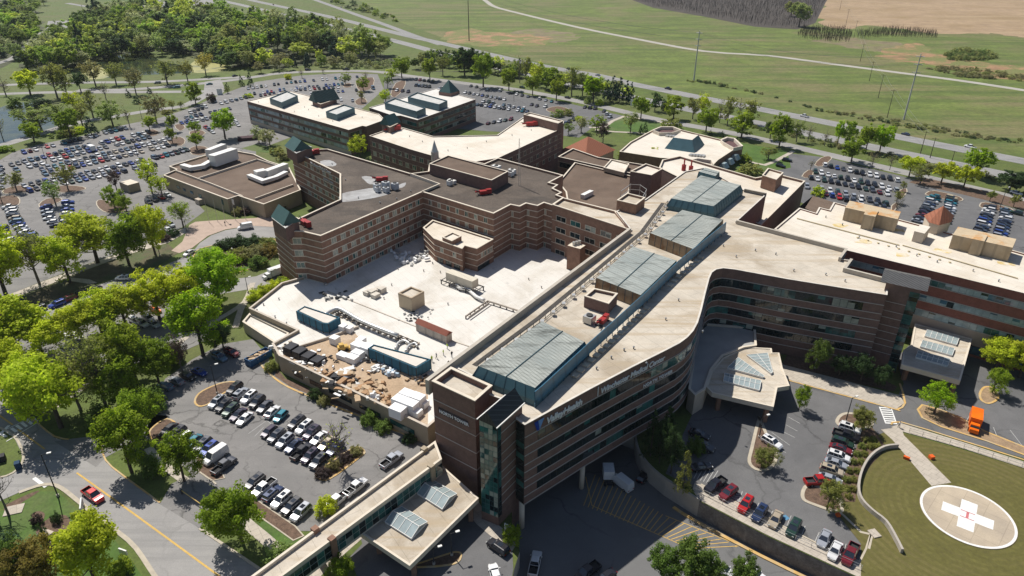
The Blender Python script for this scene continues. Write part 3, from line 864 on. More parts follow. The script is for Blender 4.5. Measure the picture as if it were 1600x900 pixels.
def ribbon(root, p, z0, z1, mats, wts, pane=1.6, seed=0, run=3, frame=None):
 rnd = random.Random(seed)
 mb = MB()
 n_mat = len(mats)
 L_ = plen(p)
 o = offset(p, .05, False)
 mb.sides(o, z0, z1, n_mat, closed=False)
 fb = mb
 mb = MB()
 k = max(1, int(L_ / pane))
 cur, left = rnd.choices(range(n_mat), wts)[0], 0
 for i in range(k):
  if left <= 0:
   cur = rnd.choices(range(n_mat), wts)[0]
   left = rnd.randint(1, run)
  left -= 1
  q = sub(p, L_ * i / k + .05, L_ * (i + 1) / k - .05)
  if len(q) >= 2:
   zs = z0 + (z1 - z0) * rnd.choice((.35, .55, .75)) if rnd.random() < .22 else z1 - .07
   mb.sides(offset(q, .09, False), z0 + .07, zs, cur, closed=False)
   if zs < z1 - .1:
    mb.sides(offset(q, .09, False), zs, z1 - .07, rnd.choice((len(mats) - 1, 1, 0)), closed=False)
 r = part(mb, 'window', list(mats) + [frame or m_dark], root)
 fb.m = [0] * len(fb.m)
 part(fb, 'frame', frame or m_dark, r)
 return r
def punched(root, p, z0, z1, n, w, mats, wts, seed=0, m0=.06, m1=.06, frame=None, pairs=False, d=.1, skip=()):
 """a row of separate windows along a straight path; each a part of its own"""
 rnd = random.Random(seed)
 a, b = p[0], p[-1]
 l = math.hypot(b[0] - a[0], b[1] - a[1])
 ux, uy = (b[0] - a[0]) / l, (b[1] - a[1]) / l
 nx, ny = uy, -ux
 for i in range(n):
  if i in skip:
   continue
  t = m0 + (1 - m0 - m1) * (i + .5) / n
  cx, cy = a[0] + ux * l * t, a[1] + uy * l * t
  mb = MB()
  ang = math.atan2(uy, ux)
  fr = .13
  for (u, v0, hh, ww) in ((0, z0, fr, w), (0, z1 - fr, fr, w), (-w / 2 + fr / 2, z0 + fr, z1 - z0 - 2 * fr, fr), (w / 2 - fr / 2, z0 + fr, z1 - z0 - 2 * fr, fr)):
   mb.box(cx + ux * u + nx * d / 2, cy + uy * u + ny * d / 2, v0, ww, d, hh, ang, 0)
  fb = mb
  mb = MB()
  k = rnd.choices(range(len(mats)), wts)[0]
  k2 = k if rnd.random() < .6 else rnd.choices(range(len(mats)), wts)[0]
  g0 = .04
  for s_, kk in ((-1, k), (1, k2)):
   u0, u1 = (-w / 2 + fr, -.04) if s_ < 0 else (.04, w / 2 - fr)
   A = (cx + ux * u0 + nx * g0, cy + uy * u0 + ny * g0)
   Bq = (cx + ux * u1 + nx * g0, cy + uy * u1 + ny * g0)
   zs = [z0 + fr, z0 + fr + (z1 - z0 - 2 * fr) * rnd.choice((.35, .5, .65)), z1 - fr]
   mb.face([(*A, zs[0]), (*Bq, zs[0]), (*Bq, zs[1]), (*A, zs[1])], 1 + (0 if rnd.random() < .35 else kk))
   mb.face([(*A, zs[1]), (*Bq, zs[1]), (*Bq, zs[2]), (*A, zs[2])], 1 + kk)
  fb.box(cx + nx * d / 2, cy + ny * d / 2, z0 + fr, .08, d * .9, z1 - z0 - 2 * fr, ang, 0)
  wo = part(mb, 'window', [frame or m_stone] + list(mats), root)
  part(fb, 'frame', frame or m_stone, wo)
def fnt(txt, name, root, o, ux, z, size, mat, shear=0.0, depth=.08, off=0.0, spacing=1.0, outset=.16):
 """raised lettering on a wall: o = start point, ux = direction along the wall"""
 cu = bpy.data.curves.new(name, 'FONT')
 cu.body = txt
 cu.size = size
 cu.shear = shear
 cu.offset = off
 cu.extrude = depth
 cu.space_character = spacing
 tmp = bpy.data.objects.new(name, cu)
 COL.objects.link(tmp)
 bpy.context.view_layer.update()
 dg = bpy.context.evaluated_depsgraph_get()
 me = bpy.data.meshes.new_from_object(tmp.evaluated_get(dg))
 me.materials.clear()
 me.materials.append(mat)
 COL.objects.unlink(tmp)
 bpy.data.objects.remove(tmp)
 X = Vector((ux[0], ux[1], 0)).normalized()
 N = Vector((X.y, -X.x, 0))
 Mx = Matrix(((X.x, 0, N.x, 0), (X.y, 0, N.y, 0), (0, 1, 0, 0), (0, 0, 0, 1)))
 base = root.matrix_basis.translation
 me.transform(Mx)
 me.transform(Matrix.Translation(Vector((o[0], o[1], z)) + N * outset - base))
 ob = bpy.data.objects.new(name, me)
 ob.parent = root
 COL.objects.link(ob)
 wdt = max((v.co - me.vertices[0].co).length for v in me.vertices)
 return ob
front_px = [(820, 664), (922, 608), (990, 572.5), (1040, 547.5), (1062, 536), (1074, 527), (1083, 517), (1090, 504), (1096, 484), (1102, 458), (1108, 435),
   (1112, 426), (1119, 421), (1130, 419), (1148, 421), (1230, 436), (1310, 449), (1386, 461)]
tower_px = front_px + [(1388, 438), (1321, 421), (1331, 407), (1313, 405), (1323, 391), (1151, 346), (1197, 304), (1163, 297), (1100, 262), (1070, 268),
     (1008, 312), (963, 330), (986, 359), (705, 571), (769, 603), (755, 613), (795, 628), (807, 655)]
NT = Bldg('hospital_tower', 'long hospital tower with curved dark brick wings and blue rooftop skylight boxes', tower_px, 22, 2.7, m_brickd, m_rtan, rise=.3, th=.3, cop=M('white_edge', (.6, .56, .5)), cope=.08)
nt_ = NT['root']
mb = MB()
mb.poly(NT['ring'], 2.7, down=True)
part(mb, 'soffit', m_dark, nt_)
fp = path(NT, (820, 664), (1386, 461))
Lf = plen(fp)
strips = [(16.8, 19.0), (12.7, 14.7), (8.75, 10.7), (4.9, 6.85)]
gm = [g_dark, g_teal, g_green, g_blind]
for k, (a, b) in enumerate(strips):
 s0 = 3.2
 s1 = Lf - 4.5
 mid = 47.0
 ribbon(nt_, sub(fp, s0, mid), a, b, gm, (7, .8, 1.5, .15), 1.7, 10 + k, 3)
 ribbon(nt_, sub(fp, mid + .3, s1), a, b, gm, (7, 1.0, .3, .8), 1.7, 20 + k, 4)
tr = []
for z in (19.15, 16.7, 14.8, 12.6, 10.8, 8.65, 6.95, 4.8, 2.85):
 tr.append((fp, z))
trim(nt_, tr, M('grey_trim', (.45, .41, .38), var=.08), h=.16, d=.12)
ew = sub(fp, 62, Lf)
mb = MB()
mb.band(ew, 0, 2.75, -.02, closed=False, d0=-6)
part(mb, 'ground_storey', m_brickd, nt_)
mb = MB()
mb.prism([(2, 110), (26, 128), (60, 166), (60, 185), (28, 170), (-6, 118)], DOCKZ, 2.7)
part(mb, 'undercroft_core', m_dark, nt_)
for (x, y) in ((820, 664), (915, 612)):
 c = offset([at(*q, 22) for q in front_px], -.9, False)
 a = at(x, y, 22)
 q = min(c, key=lambda t: (t[0] - a[0]) ** 2 + (t[1] - a[1]) ** 2)
 mb = MB()
 mb.tube((q[0] + .2, q[1] + .3, DOCKZ), (q[0] + .2, q[1] + .3, 2.7), .55, 14)
 part(mb, 'column', m_stone, nt_, True)
u = Vector((fp[3][0] - fp[0][0], fp[3][1] - fp[0][1], 0)).normalized()
def along(s, p=fp):
 acc = 0
 for a, b in zip(p, p[1:]):
  l = math.hypot(b[0] - a[0], b[1] - a[1])
  if acc + l >= s:
   t = (s - acc) / l
   return (a[0] + (b[0] - a[0]) * t, a[1] + (b[1] - a[1]) * t), ((b[0] - a[0]) / l, (b[1] - a[1]) / l)
  acc += l
 return p[-1], ((p[-1][0] - p[-2][0]), (p[-1][1] - p[-2][1]))
m_sign = M('sign_white', (.78, .79, .82), var=.02)
m_signblue = M('sign_blue', (.015, .05, .33), var=.05)
m_signlight = M('sign_light_blue', (.16, .3, .6), var=.05)
o_, d_ = along(5.1)
fnt('ValleyHealth', 'sign_lettering', nt_, o_, d_, 19.6, 2.0, m_sign, shear=.18, off=.03, spacing=.93)
o_, d_ = along(18.9)
mb = MB()
mb.box(o_[0] + d_[1] * .1, o_[1] - d_[0] * .1, 19.4, .12, .12, 2.2, math.atan2(d_[1], d_[0]))
part(mb, 'sign_divider', m_sign, nt_)
o_, d_ = along(19.5)
fnt('Winchester Medical Center', 'sign_lettering', nt_, o_, d_, 19.62, 1.84, m_sign, shear=.18, off=.02, spacing=.93)
o_, d_ = along(32.6)
fnt('NORTH TOWER', 'sign_lettering', nt_, o_, d_, 15.2, 1.15, m_sign, off=.01, spacing=1.12)
o_, d_ = along(2.1)
N = (d_[1], -d_[0])
def wq(u_, z_, out=.2):
 return (o_[0] + d_[0] * u_ + N[0] * out, o_[1] + d_[1] * u_ + N[1] * out, z_)
mb = MB()
mb.face([wq(0, 21.5), wq(.75, 19.25), wq(1.35, 19.25), wq(.95, 21.5)], 0)
mb.face([wq(1.0, 21.5), wq(1.4, 19.3), wq(2.5, 21.5)], 1)
part(mb, 'sign_emblem', [m_signblue, m_signlight], nt_)
blk = [(675, 596), (742, 627), (769, 603), (704.5, 574)]
zk = 23.4
mbk = ccw(P(blk, zk))
BK = Bldg('', '', None, zk, 0, m_brickd, m_rtan, world=mbk, root=nt_, rise=1.2, th=.5)
bp = path(BK, (675, 596), (742, 627))
bp = bp if bp[0][0] < bp[-1][0] else bp
trim(nt_, [(bp, z) for z in (19.3, 15.2, 11.0, 6.8)] + [(path(BK, (742, 627), (769, 603)), z) for z in (19.3, 15.2, 11.0, 6.8)], M('grey_trim', (.45, .41, .38)), h=.16, d=.08)
lb = plen(bp)
bd = ((bp[-1][0] - bp[0][0]) / lb, (bp[-1][1] - bp[0][1]) / lb)
o_ = (bp[0][0] + bd[0] * 1.6, bp[0][1] + bd[1] * 1.6)
fnt('NORTH TOWER', 'sign_lettering', nt_, o_, bd, 16.9, 1.0, m_sign, off=.015, spacing=1.0)
mb = MB()
q_ = (bp[0][0] + bd[0] * 5.0, bp[0][1] + bd[1] * 5.0)
mb.box(q_[0] + bd[1] * .07, q_[1] - bd[0] * .07, 16.65, 7.4, .12, 1.3, math.atan2(bd[1], bd[0]))
part(mb, 'sign_board', M('sign_board', (.07, .055, .055)), nt_)
wp = P([(669, 598), (986, 359)], 22)
gz = 24.0
gt_px = [(749, 655.5), (777, 665), (816, 630), (789, 620)]
gt = ccw(P(gt_px, gz))
mb = MB()
mb.prism(gt, 2.2, gz, 0)
part(mb, 'stair_tower_wall', m_brickd, nt_)
mb = MB()
mb.prism(offset(gt, .05), -4.2, 2.2, 0)
part(mb, 'stair_tower_base', m_brickd, nt_)
A, Bq = at(749, 655.5, gz), at(777, 665, gz)
Cq = at(816, 630, gz)
def curtain(root, a, b, z0, z1, nx, nz, mats, wts, seed, frame):
 rnd = random.Random(seed)
 p = [a, b]
 l = plen(p)
 o = offset(p, .06, False)
 mb = MB()
 mb.sides(o, z0, z1, len(mats), closed=False)
 for i in range(nx):
  for j in range(nz):
   q = offset(sub(p, l * i / nx + .04, l * (i + 1) / nx - .04), .1, False)
   zz0, zz1 = z0 + (z1 - z0) * j / nz + .05, z0 + (z1 - z0) * (j + 1) / nz - .05
   mb.sides(q, zz0, zz1, rnd.choices(range(len(mats)), wts)[0], closed=False)
 return part(mb, 'curtain_glass', list(mats) + [frame], root)
m_fr = M('teal_frame', (.05, .13, .14), rough=.5)
rr = ccw([A, Bq, Cq, at(789, 620, gz)])
gp = [A, Bq]
l = plen(gp)
curtain(nt_, A, Bq, 2.2, gz, 4, 18, [g_dark, g_teal, g_green, g_blind], (3, 4, 4, 2.2), 3, m_fr)
lc = math.hypot(Cq[0] - Bq[0], Cq[1] - Bq[1])
Cc = (Bq[0] + (Cq[0] - Bq[0]) * .13, Bq[1] + (Cq[1] - Bq[1]) * .13)
curtain(nt_, Bq, Cc, 2.2, gz, 1, 18, [g_dark, g_teal], (3, 1), 4, m_fr)
side = [(Bq[0] + (Cq[0] - Bq[0]) * .14, Bq[1] + (Cq[1] - Bq[1]) * .14), Cq]
trim(nt_, [(side, z) for z in (21.6, 19.2, 16.8, 14.8, 12.6, 10.8, 8.7, 7.0, 4.8)], M('grey_trim', (.45, .41, .38)), h=.15, d=.08)
mx, my = (A[0] + Cq[0]) / 2, (A[1] + Cq[1]) / 2
ang_g = math.atan2(Cq[1] - Bq[1], Cq[0] - Bq[0])
mb = MB()
mb.gable(mx, my, gz + .02, lc + .8, l + .6, 2.6, ang_g)
part(mb, 'gable_roof', m_seamd, nt_)
mb = MB()
w2 = l / 2 + .35
for s_ in (-1, 1):
 ca, sa = math.cos(ang_g), math.sin(ang_g)
 ex = (mx - sa * s_ * w2, my + ca * s_ * w2)
 mb.box(ex[0], ex[1], gz - .1, lc + 1.0, .18, .22, ang_g)
part(mb, 'gutter', m_wmetal, nt_)
curtain(nt_, at(807, 655, 22), at(820, 664, 22), 2.9, 21.6, 1, 14, [g_dark, g_teal], (5, 1), 5, m_dark)
def skylight(px, zt, label_unused, mat, wl=None, zb=21.0, flare=.9):
 top = ccw(P(px, zt))
 mb = MB()
 low = offset(top, flare)
 mb.sides(low, zb + .05, zt - 2.2, 1)
 mb.sides(low, zt - 2.2, zt, 1, p1=top)
 mb.poly(top, zt, 0)
 bars = MB()
 for _k in (0,):
  A_, B_, C_, D_ = top[0], top[1], top[3], top[2]
  if math.hypot(A_[0] - B_[0], A_[1] - B_[1]) < math.hypot(A_[0] - C_[0], A_[1] - C_[1]):
   A_, B_, C_, D_ = A_, C_, B_, D_
  n = int(math.hypot(A_[0] - B_[0], A_[1] - B_[1]) / 1.0)
  for k in range(1, n):
   t = k / n
   mb.tube((A_[0] + (B_[0] - A_[0]) * t, A_[1] + (B_[1] - A_[1]) * t, zt + .01), (C_[0] + (D_[0] - C_[0]) * t, C_[1] + (D_[1] - C_[1]) * t, zt + .01), .055, 3, 0, caps=False)
  m1, m2 = [((A_[0] + C_[0]) / 2, (A_[1] + C_[1]) / 2), ((B_[0] + D_[0]) / 2, (B_[1] + D_[1]) / 2)]
  bars.tube((*m1, zt + .06), (*m2, zt + .06), .12, 4, 0)
 for i in range(4):
  j = (i + 1) % 4
  n = max(2, int(math.hypot(top[i][0] - top[j][0], top[i][1] - top[j][1]) / 1.9))
  for k in range(n + 1):
   t = k / n
   f_ = lambda p: (p[i][0] + (p[j][0] - p[i][0]) * t, p[i][1] + (p[j][1] - p[i][1]) * t)
   bars.tube((*f_(low), zt - 2.2), (*f_(top), zt), .08, 3, 0, caps=False)
   bars.tube((*f_(low), zb), (*f_(low), zt - 2.2), .08, 3, 0, caps=False)
 r = part(mb, 'skylight_box', [mat, wl or m_tealgrey], nt_)
 part(bars, 'glazing_bars', M('dark_teal_bar', (.03, .07, .09)), r)
 return r
skylight([(748, 572), (836, 606), (913, 534), (847, 502)], 25.2, '', m_seam)
skylight([(932, 434), (1001, 461), (1057, 407), (989, 385)], 25.2, '', m_seam2, m_rust, flare=.15)
skylight([(1016, 364), (1083, 389), (1130, 343), (1066, 328)], 25.2, '', m_seam, m_rust, flare=.15)
skylight([(1049, 310), (1115, 322), (1157, 289), (1095, 274)], 25.4, '', m_seam2)
skylight([(1092, 268), (1118, 275), (1124, 268), (1102, 262)], 24.0, '', m_seam2, flare=.3)
scr = P([(836, 612), (846, 604), (918, 538), (1002, 463), (1060, 408), (1135, 347)], 25.3)
mb = MB()
sa_ = scr
sb_ = offset(sa_, .15, False)
for i in range(len(sa_) - 1):
 mb.face([(*sb_[i], 22.6), (*sb_[i + 1], 22.6), (*sa_[i + 1], 25.3), (*sa_[i], 25.3)])
 mb.face([(*sa_[i], 25.3), (*sa_[i + 1], 25.3), (*offset(sa_, -.15, False)[i + 1], 25.3), (*offset(sa_, -.15, False)[i], 25.3)])
 q = offset(sa_, -.15, False)
 mb.face([(*sa_[i + 1], 22.6), (*sa_[i], 22.6), (*q[i], 25.3), (*q[i + 1], 25.3)])
for k in range(40):
 q, dd = along(plen(scr) * k / 39.01, scr)
 mb.box(q[0], q[1], 21.7, .16, .16, 1.0)
part(mb, 'screen_wall', M('blue_screen_wall', (.035, .14, .23), var=.12, scale=.4, rough=.35, spec=.5, stripes=(1.6, AX, .75, .85)), nt_)
mb = MB()
lp = P([(747, 571), (848, 498), (928, 431), (1010, 362), (1043, 316)], 22.4)
for i in range(len(lp) - 1):
 for z in (22.0, 22.9):
  mb.tube((*lp[i], z), (*lp[i + 1], z), .08, 4)
for k in range(46):
 s_ = plen(lp) * k / 45
 q, dd = along(s_, lp)
 mb.tube((*q, 21.5), (*q, 22.9), .08, 4)
 if k % 2:
  mb.box(q[0] + dd[1] * .7, q[1] - dd[0] * .7, 22.3, 1.1, .8, .5, math.atan2(dd[1], dd[0]) + .5, 1)
part(mb, 'service_rail', [m_dark, m_metal], nt_)
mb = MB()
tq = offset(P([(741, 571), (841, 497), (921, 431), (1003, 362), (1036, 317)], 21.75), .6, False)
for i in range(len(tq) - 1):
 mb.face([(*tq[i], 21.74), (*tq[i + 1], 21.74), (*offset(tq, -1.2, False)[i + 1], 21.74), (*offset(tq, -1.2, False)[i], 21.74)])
part(mb, 'dark_roof_strip', M('dark_strip', (.06, .055, .05), var=.3), nt_)  # flat dark strip laid just above the roof, no depth modelled
wl_ = ccw(offset(P([(669, 598), (986, 359)], 22.9), .1, False) + offset(P([(669, 598), (986, 359)], 22.9), -.75, False)[::-1])
mb = MB()
mb.prism(wl_, 20, 23.4)
part(mb, 'parapet_wall', M('pale_parapet', (.44, .4, .34), var=.1), nt_)
for q_ in ([(1151, 346), (1323, 391), (1313, 405)], [(1331, 407), (1321, 421), (1388, 438)], [(1197, 304), (1163, 297)]):
 mb = MB()
 mb.band(P(q_, 22.4), 21.5, 22.9, .5, closed=False, d0=-.2)
 part(mb, 'parapet_wall', M('pale_parapet', (.44, .4, .34)), nt_)
mb = MB()
rp = offset(scr, 1.1, False)
for a_, b_, n_ in ((.13, .46, 16), (.60, .80, 8)):
 for k in range(n_):
  s_ = plen(rp) * (a_ + (b_ - a_) * k / (n_ - 1))
  q, dd = along(s_, rp)
  mb = MB()
  mb.box(q[0], q[1], 21.72, 1.3, 1.3, .3, math.atan2(dd[1], dd[0]))
  part(mb, 'skylight_kerb', M('cream_curb', (.6, .52, .4)), nt_)
def block(root, px, zt, zb, wall, roof, rise=.6, name=None, label=None, cat=None):
 return Bldg(name, label, px, zt, zb, wall, roof, root=root, rise=rise, th=.35, cat=cat or 'building')
block(nt_, [(913, 463), (951, 475), (965, 459), (928, 451)], 24.6, 21, m_brickd, m_rtan)
block(nt_, [(964, 313), (994, 320), (1008, 309), (980, 302)], 25.0, 20.5, m_brick, m_rtan)
est = P([(1385, 441), (1439, 453), (1444, 434), (1393, 421)], 24)
est = ccw(est)
mb = MB()
mb.prism(est, 0, 24)
part(mb, 'stair_tower_wall', m_brickd, nt_)
e0, e1 = at(1385, 441, 24), at(1439, 453, 24)
em = (e0[0] + (e1[0] - e0[0]) * .72, e0[1] + (e1[1] - e0[1]) * .72)
trim(nt_, [([e0, em], z) for z in (19.1, 16.6, 14.8, 12.6, 10.8, 8.6, 6.9, 4.8)], M('grey_trim', (.45, .41, .38)), h=.13, d=.08)
curtain(nt_, em, e1, 0.5, 23, 1, 18, [g_dark, g_teal, g_blue], (3, 2, 1), 6, m_fr)
ec = (sum(p[0] for p in est) / 4, sum(p[1] for p in est) / 4)
ea = math.atan2(e1[1] - e0[1], e1[0] - e0[0])
mb = MB()
mb.gable(ec[0], ec[1], 24.02, 10.2, 8.8, 1.5, ea)
part(mb, 'gable_roof', M('grey_seam_roof', (.12, .12, .12), metal=.3, rough=.4, stripes=(.6, ea, .4, .75)), nt_)
wing_px = [(425, 341), (452, 362), (472, 362), (501, 369), (660, 300), (771, 334), (798, 320), (812, 323), (822, 318), (840, 322), (850, 317), (863, 321),
  (881, 309), (870, 305), (878, 301), (864, 294.5), (872, 289), (858, 285.5), (880, 274), (778, 247), (757, 256), (700, 243), (671, 256), (669, 268),
  (642, 271.5), (512, 233), (493, 243), (455, 235), (531, 272), (531, 312), (467, 341.5), (450, 335)]
wing_px = [p for p in wing_px if p not in ((493, 243),)]
BW = Bldg('brick_wing', 'brown brick ward wings with pale stone bands and gravel roof around the white courtyard', wing_px, 20.5, 0, m_brick, m_rgravel, rise=.7)
bw = BW['root']
seq_vis = [(425, 341), (452, 362), (472, 362), (501, 369), (660, 300), (771, 334), (798, 320), (812, 323), (822, 318), (840, 322), (850, 317), (863, 321)]
vp = P(seq_vis, 20.5)
if path(BW, (425, 341), (452, 362))[0] != ccw(P(wing_px, 20.5))[0]:
 pass
zb_ = [(18.5, 16.4), (14.5, 12.4), (10.5, 8.4), (6.5, 4.6)]
items = []
ring_vis = path(BW, (425, 341), (863, 321))
for a, b in zb_:
 items += [(ring_vis, a), (ring_vis, b)]
sgn = path(BW, (455, 235), (531, 272))
for a, b in zb_:
 items += [(sgn, a), (sgn, b)]
trim(bw, items, m_stone, h=.22, d=.1)
gmw = [g_blind, g_green, g_dark, g_teal]
for k, (a, b) in enumerate(zb_):
 punched(bw, path(BW, (501, 369), (660, 300)), b + .1, a - .1, 11, 2.1, gmw, (5, 2, 1, 1), 30 + k, .06, .02)
 punched(bw, path(BW, (660, 300), (771, 334)), b + .1, a - .1, 7, 1.5, gmw, (2, 1, 1, 3), 40 + k, .05, .04)
 punched(bw, path(BW, (472, 362), (452, 362)), b + .1, a - .1, 1, 2.6, gmw, (4, 1, 1, 2), 50 + k)
 for q in (((798, 320), (812, 323)), ((822, 318), (840, 322)), ((850, 317), (863, 321))):
  punched(bw, path(BW, *q), b + .1, a - .1, 1, .9, gmw, (3, 1, 2, 1), 60 + k, 0, .6)
 punched(bw, sgn, b + .1, a - .1, 6, 2.6, gmw, (3, 1, 1, 2), 70 + k, .24, .0)
RW = Bldg('', '', [(863, 320), (986, 360), (962, 330), (879, 309)], 21.3, 0, m_brick, m_rtan, root=bw, rise=.7)
rwp = path(RW, (863, 320), (986, 360))
its = []
for k, (a, b) in enumerate(zb_):
 punched(bw, rwp, b + .05, a - .2, 5, 4.2, [g_dark, g_teal, g_blind], (4, 1.3, 2.5), 80 + k, .03, .0)
 its += [(rwp, b - .1)]
trim(bw, its, m_stone, h=.14, d=.07)
mb = MB()
for pts in ([(642, 271.5), (688, 288), (660, 300)],):
 q = P(pts, 20.6)
 mb.band(q, 19.8, 20.9, .4, closed=False)
part(mb, 'parapet', m_stone, bw)
block(bw, [(671, 256), (768, 282), (794, 268), (700, 243)], 24.0, 19.8, m_brickd, m_rbrown, rise=.4)
mb = MB()
q = at(680, 249, 22)
mb.tube((*q, 21.5), (*q, 25.2), 1.5, 10)
mb.tube((*q, 25.2), (*q, 29.5), 1.3, 10, r2=.05)
part(mb, 'turret', m_metal, bw)
for (px, zt, sz) in (([(425, 341), (446, 357), (466, 343), (450, 332)], 23.2, 1), ([(447, 230), (463, 240), (487, 230), (468, 222)], 23.2, 1)):
 r_ = ccw(P(px, zt))
 TB = Bldg('', '', None, zt, 19, m_brickd, m_stone, world=r_, root=bw, rise=.2, cop=m_metal)
 c = (sum(p[0] for p in r_) / 4, sum(p[1] for p in r_) / 4)
 e = sorted([(math.hypot(r_[(i + 1) % 4][0] - r_[i][0], r_[(i + 1) % 4][1] - r_[i][1]), i) for i in range(4)])
 i = e[-1][1]
 an = math.atan2(r_[(i + 1) % 4][1] - r_[i][1], r_[(i + 1) % 4][0] - r_[i][0])
 mb = MB()
 mb.gable(c[0], c[1], zt + .18, e[-1][0] * .92, e[0][0] * .95, 3.6, an, hip=.6)
 part(mb, 'turret_roof', m_teal, TB['wall'])
d_ = ((sgn[-1][0] - sgn[0][0]) / plen(sgn), (sgn[-1][1] - sgn[0][1]) / plen(sgn))
def sg(s, q=sgn):
 return (q[0][0] + d_[0] * s, q[0][1] + d_[1] * s)
m_signg = M('sign_grey', (.55, .56, .58))
fnt('ValleyHealth', 'sign_lettering', bw, sg(plen(sgn) * .10), d_, 18.85, 1.55, m_signg, shear=.15, off=.02)
fnt('Winchester Medical Center', 'sign_lettering', bw, sg(plen(sgn) * .42), d_, 18.85, 1.5, m_signg, shear=.15)
fnt('SOUTH TOWER', 'sign_lettering', bw, sg(plen(sgn) * .66), d_, 15.0, 1.1, m_signg)
q0 = sg(plen(sgn) * .055)
mb = MB()
N = (d_[1], -d_[0])
for k, (u0, u1, mi) in enumerate(((0, .8, 0), (.8, 1.6, 1))):
 mb.face([(q0[0] + d_[0] * u + N[0] * .12, q0[1] + d_[1] * u + N[1] * .12, z) for u, z in ((u0, 20.3), (.7, 18.8), (.95, 18.8), (u1, 20.3))][::1], mi)
part(mb, 'sign_emblem', [m_signblue, m_signlight], bw)
mb = MB()
for pts in ([(532, 303), (560, 297), (590, 293), (610, 298), (605, 304), (580, 310), (545, 315), (532, 314)], [(565, 276), (580, 276), (590, 286), (578, 288), (570, 282)], [(621, 290), (634, 285), (632, 291), (624, 294)],
   [(500, 252), (515, 250), (526, 256), (520, 260), (505, 258)]):
 mb = MB()
 mb.poly(ccw(smooth(P(pts, 19.82), 2, True)), 19.82)
 part(mb, 'membrane_patch', m_patch, bw)
MBk = Bldg('', '', [(661, 356), (676, 344), (771, 374), (745, 389), (726, 384), (722, 389), (678, 373)], 12.4, 4, m_brick, m_rwhite, root=bw, rise=.4)
block(bw, [(691, 371), (706, 377), (721, 369), (707, 363)], 13.6, 11.9, m_brick, m_rwhite, rise=.3)
vis = path(MBk, (661, 356), (771, 374))
vis2 = path(MBk, (678, 373), (745, 389))
its = []
for z in (10.3, 8.4, 6.4):
 its.append((path(MBk, (661, 356), (678, 373)), z))
 its.append((path(MBk, (678, 373), (722, 389)), z))
 its.append((path(MBk, (726, 384), (745, 389)), z))
 its.append((path(MBk, (745, 389), (771, 374)), z))
trim(bw, its, m_stone, h=.2, d=.09)
punched(bw, path(MBk, (678, 373), (722, 389)), 8.5, 10.2, 2, 1.5, gmw, (3, 1, 0, 1), 91, .05, .05)
punched(bw, path(MBk, (745, 389), (771, 374)), 8.5, 10.2, 4, 1.2, gmw, (3, 1, 0, 1), 92, .2, .05)
punched(bw, path(MBk, (678, 373), (722, 389)), 4.6, 6.3, 3, 2.6, [g_dark], (1,), 93, .05, .05, frame=m_dark)
punched(bw, path(MBk, (745, 389), (771, 374)), 4.6, 6.3, 2, 3.4, [g_dark], (1,), 94, .05, .3, frame=m_dark)
PD = Bldg('podium_block', 'low tan service block with white roof and builders yard beside the north lot',
  [(389, 482), (464, 516), (425, 537), (436, 556), (668, 668), (700, 640), (760, 560), (930, 440), (985, 395), (960, 350), (800, 350), (640, 350), (520, 420), (440, 442)],
  5.2, 0, m_stoned, m_rwhite2, rise=.7, cop=M('pale_coping', (.5, .44, .37)))
pd = PD['root']
pz = PD['zr']
yard = ccw(P([(434, 558), (449, 549), (505, 531), (552, 513), (575, 540), (652, 576), (672, 600), (672, 669)], pz + .03))
mb = MB()
mb.poly(offset(yard, -.5), pz + .03)
part(mb, 'yard_surface', m_scrap, pd)
mb = MB()
for pts in ([(449, 549), (505, 531.5), (560, 512)],):
 mb.band(P(pts, pz), pz, pz + .7, .4, closed=False)
for pts in ([(512, 455), (700, 530), (790, 560)], [(512, 430), (560, 410), (640, 380)]):
 mb.band(P(pts, pz), pz, pz + .18, .3, closed=False)
part(mb, 'roof_divider', M('pale_coping', (.5, .44, .37)), pd)
pf = path(PD, (436, 556), (668, 668))
for k, (a, b) in enumerate(((.10, .17), (.22, .31), (.36, .52), (.57, .71), (.77, .92))):
 ribbon(pd, sub(pf, plen(pf) * a, plen(pf) * b), 1.2, 2.6, [g_dark, g_teal], (4, 1), 1.5, 100 + k)
AN = Bldg('', '', [(379, 503), (437, 541), (452, 520), (390, 490)], 3.4, 0, m_stonew, m_rwhite2, root=pd, rise=.4)
bz = 8.4
bl = P([(381, 910), (398, 897), (680, 690)], bz)
br = P([(420, 916), (438, 901), (690, 718)], bz)
bo = ccw([bl[0], br[0], br[2], bl[2]])
LB = Bldg('link_bridge', 'long glazed footbridge with a pale flat roof leading to the block marked north tower', None, bz, bz - 4.0, m_stone, m_rtan, world=bo, rise=.5, th=.35)
lb_ = LB['root']
mb = MB()
mb.poly(bo, bz - 4.0, down=True)
part(mb, 'soffit', m_stone, lb_)
rp_ = [br[0], br[2]] if (br[2][0] > br[0][0]) else [br[2], br[0]]
curtain(lb_, rp_[0], rp_[1], bz - 3.4, bz - .75, 26, 2, [g_dark, g_teal, g_green, g_blind], (3, 4, 3, .5), 7, M('white_frame', (.45, .5, .47)))
for t in (.32, .02, .62, .93):
 q = (bl[0][0] * (1 - t) + bl[2][0] * t, bl[0][1] * (1 - t) + bl[2][1] * t)
 q2 = (br[0][0] * (1 - t) + br[2][0] * t, br[0][1] * (1 - t) + br[2][1] * t)
 mb = MB()
 for k, qq in enumerate((q, q2)):
  mb.box(qq[0] - .1, qq[1], 0, 1.1, 1.1, bz + (.45 if t == .32 or t == .93 else -4), R(51))
 part(mb, 'pier', m_stoned if t != .32 else m_brick, lb_)
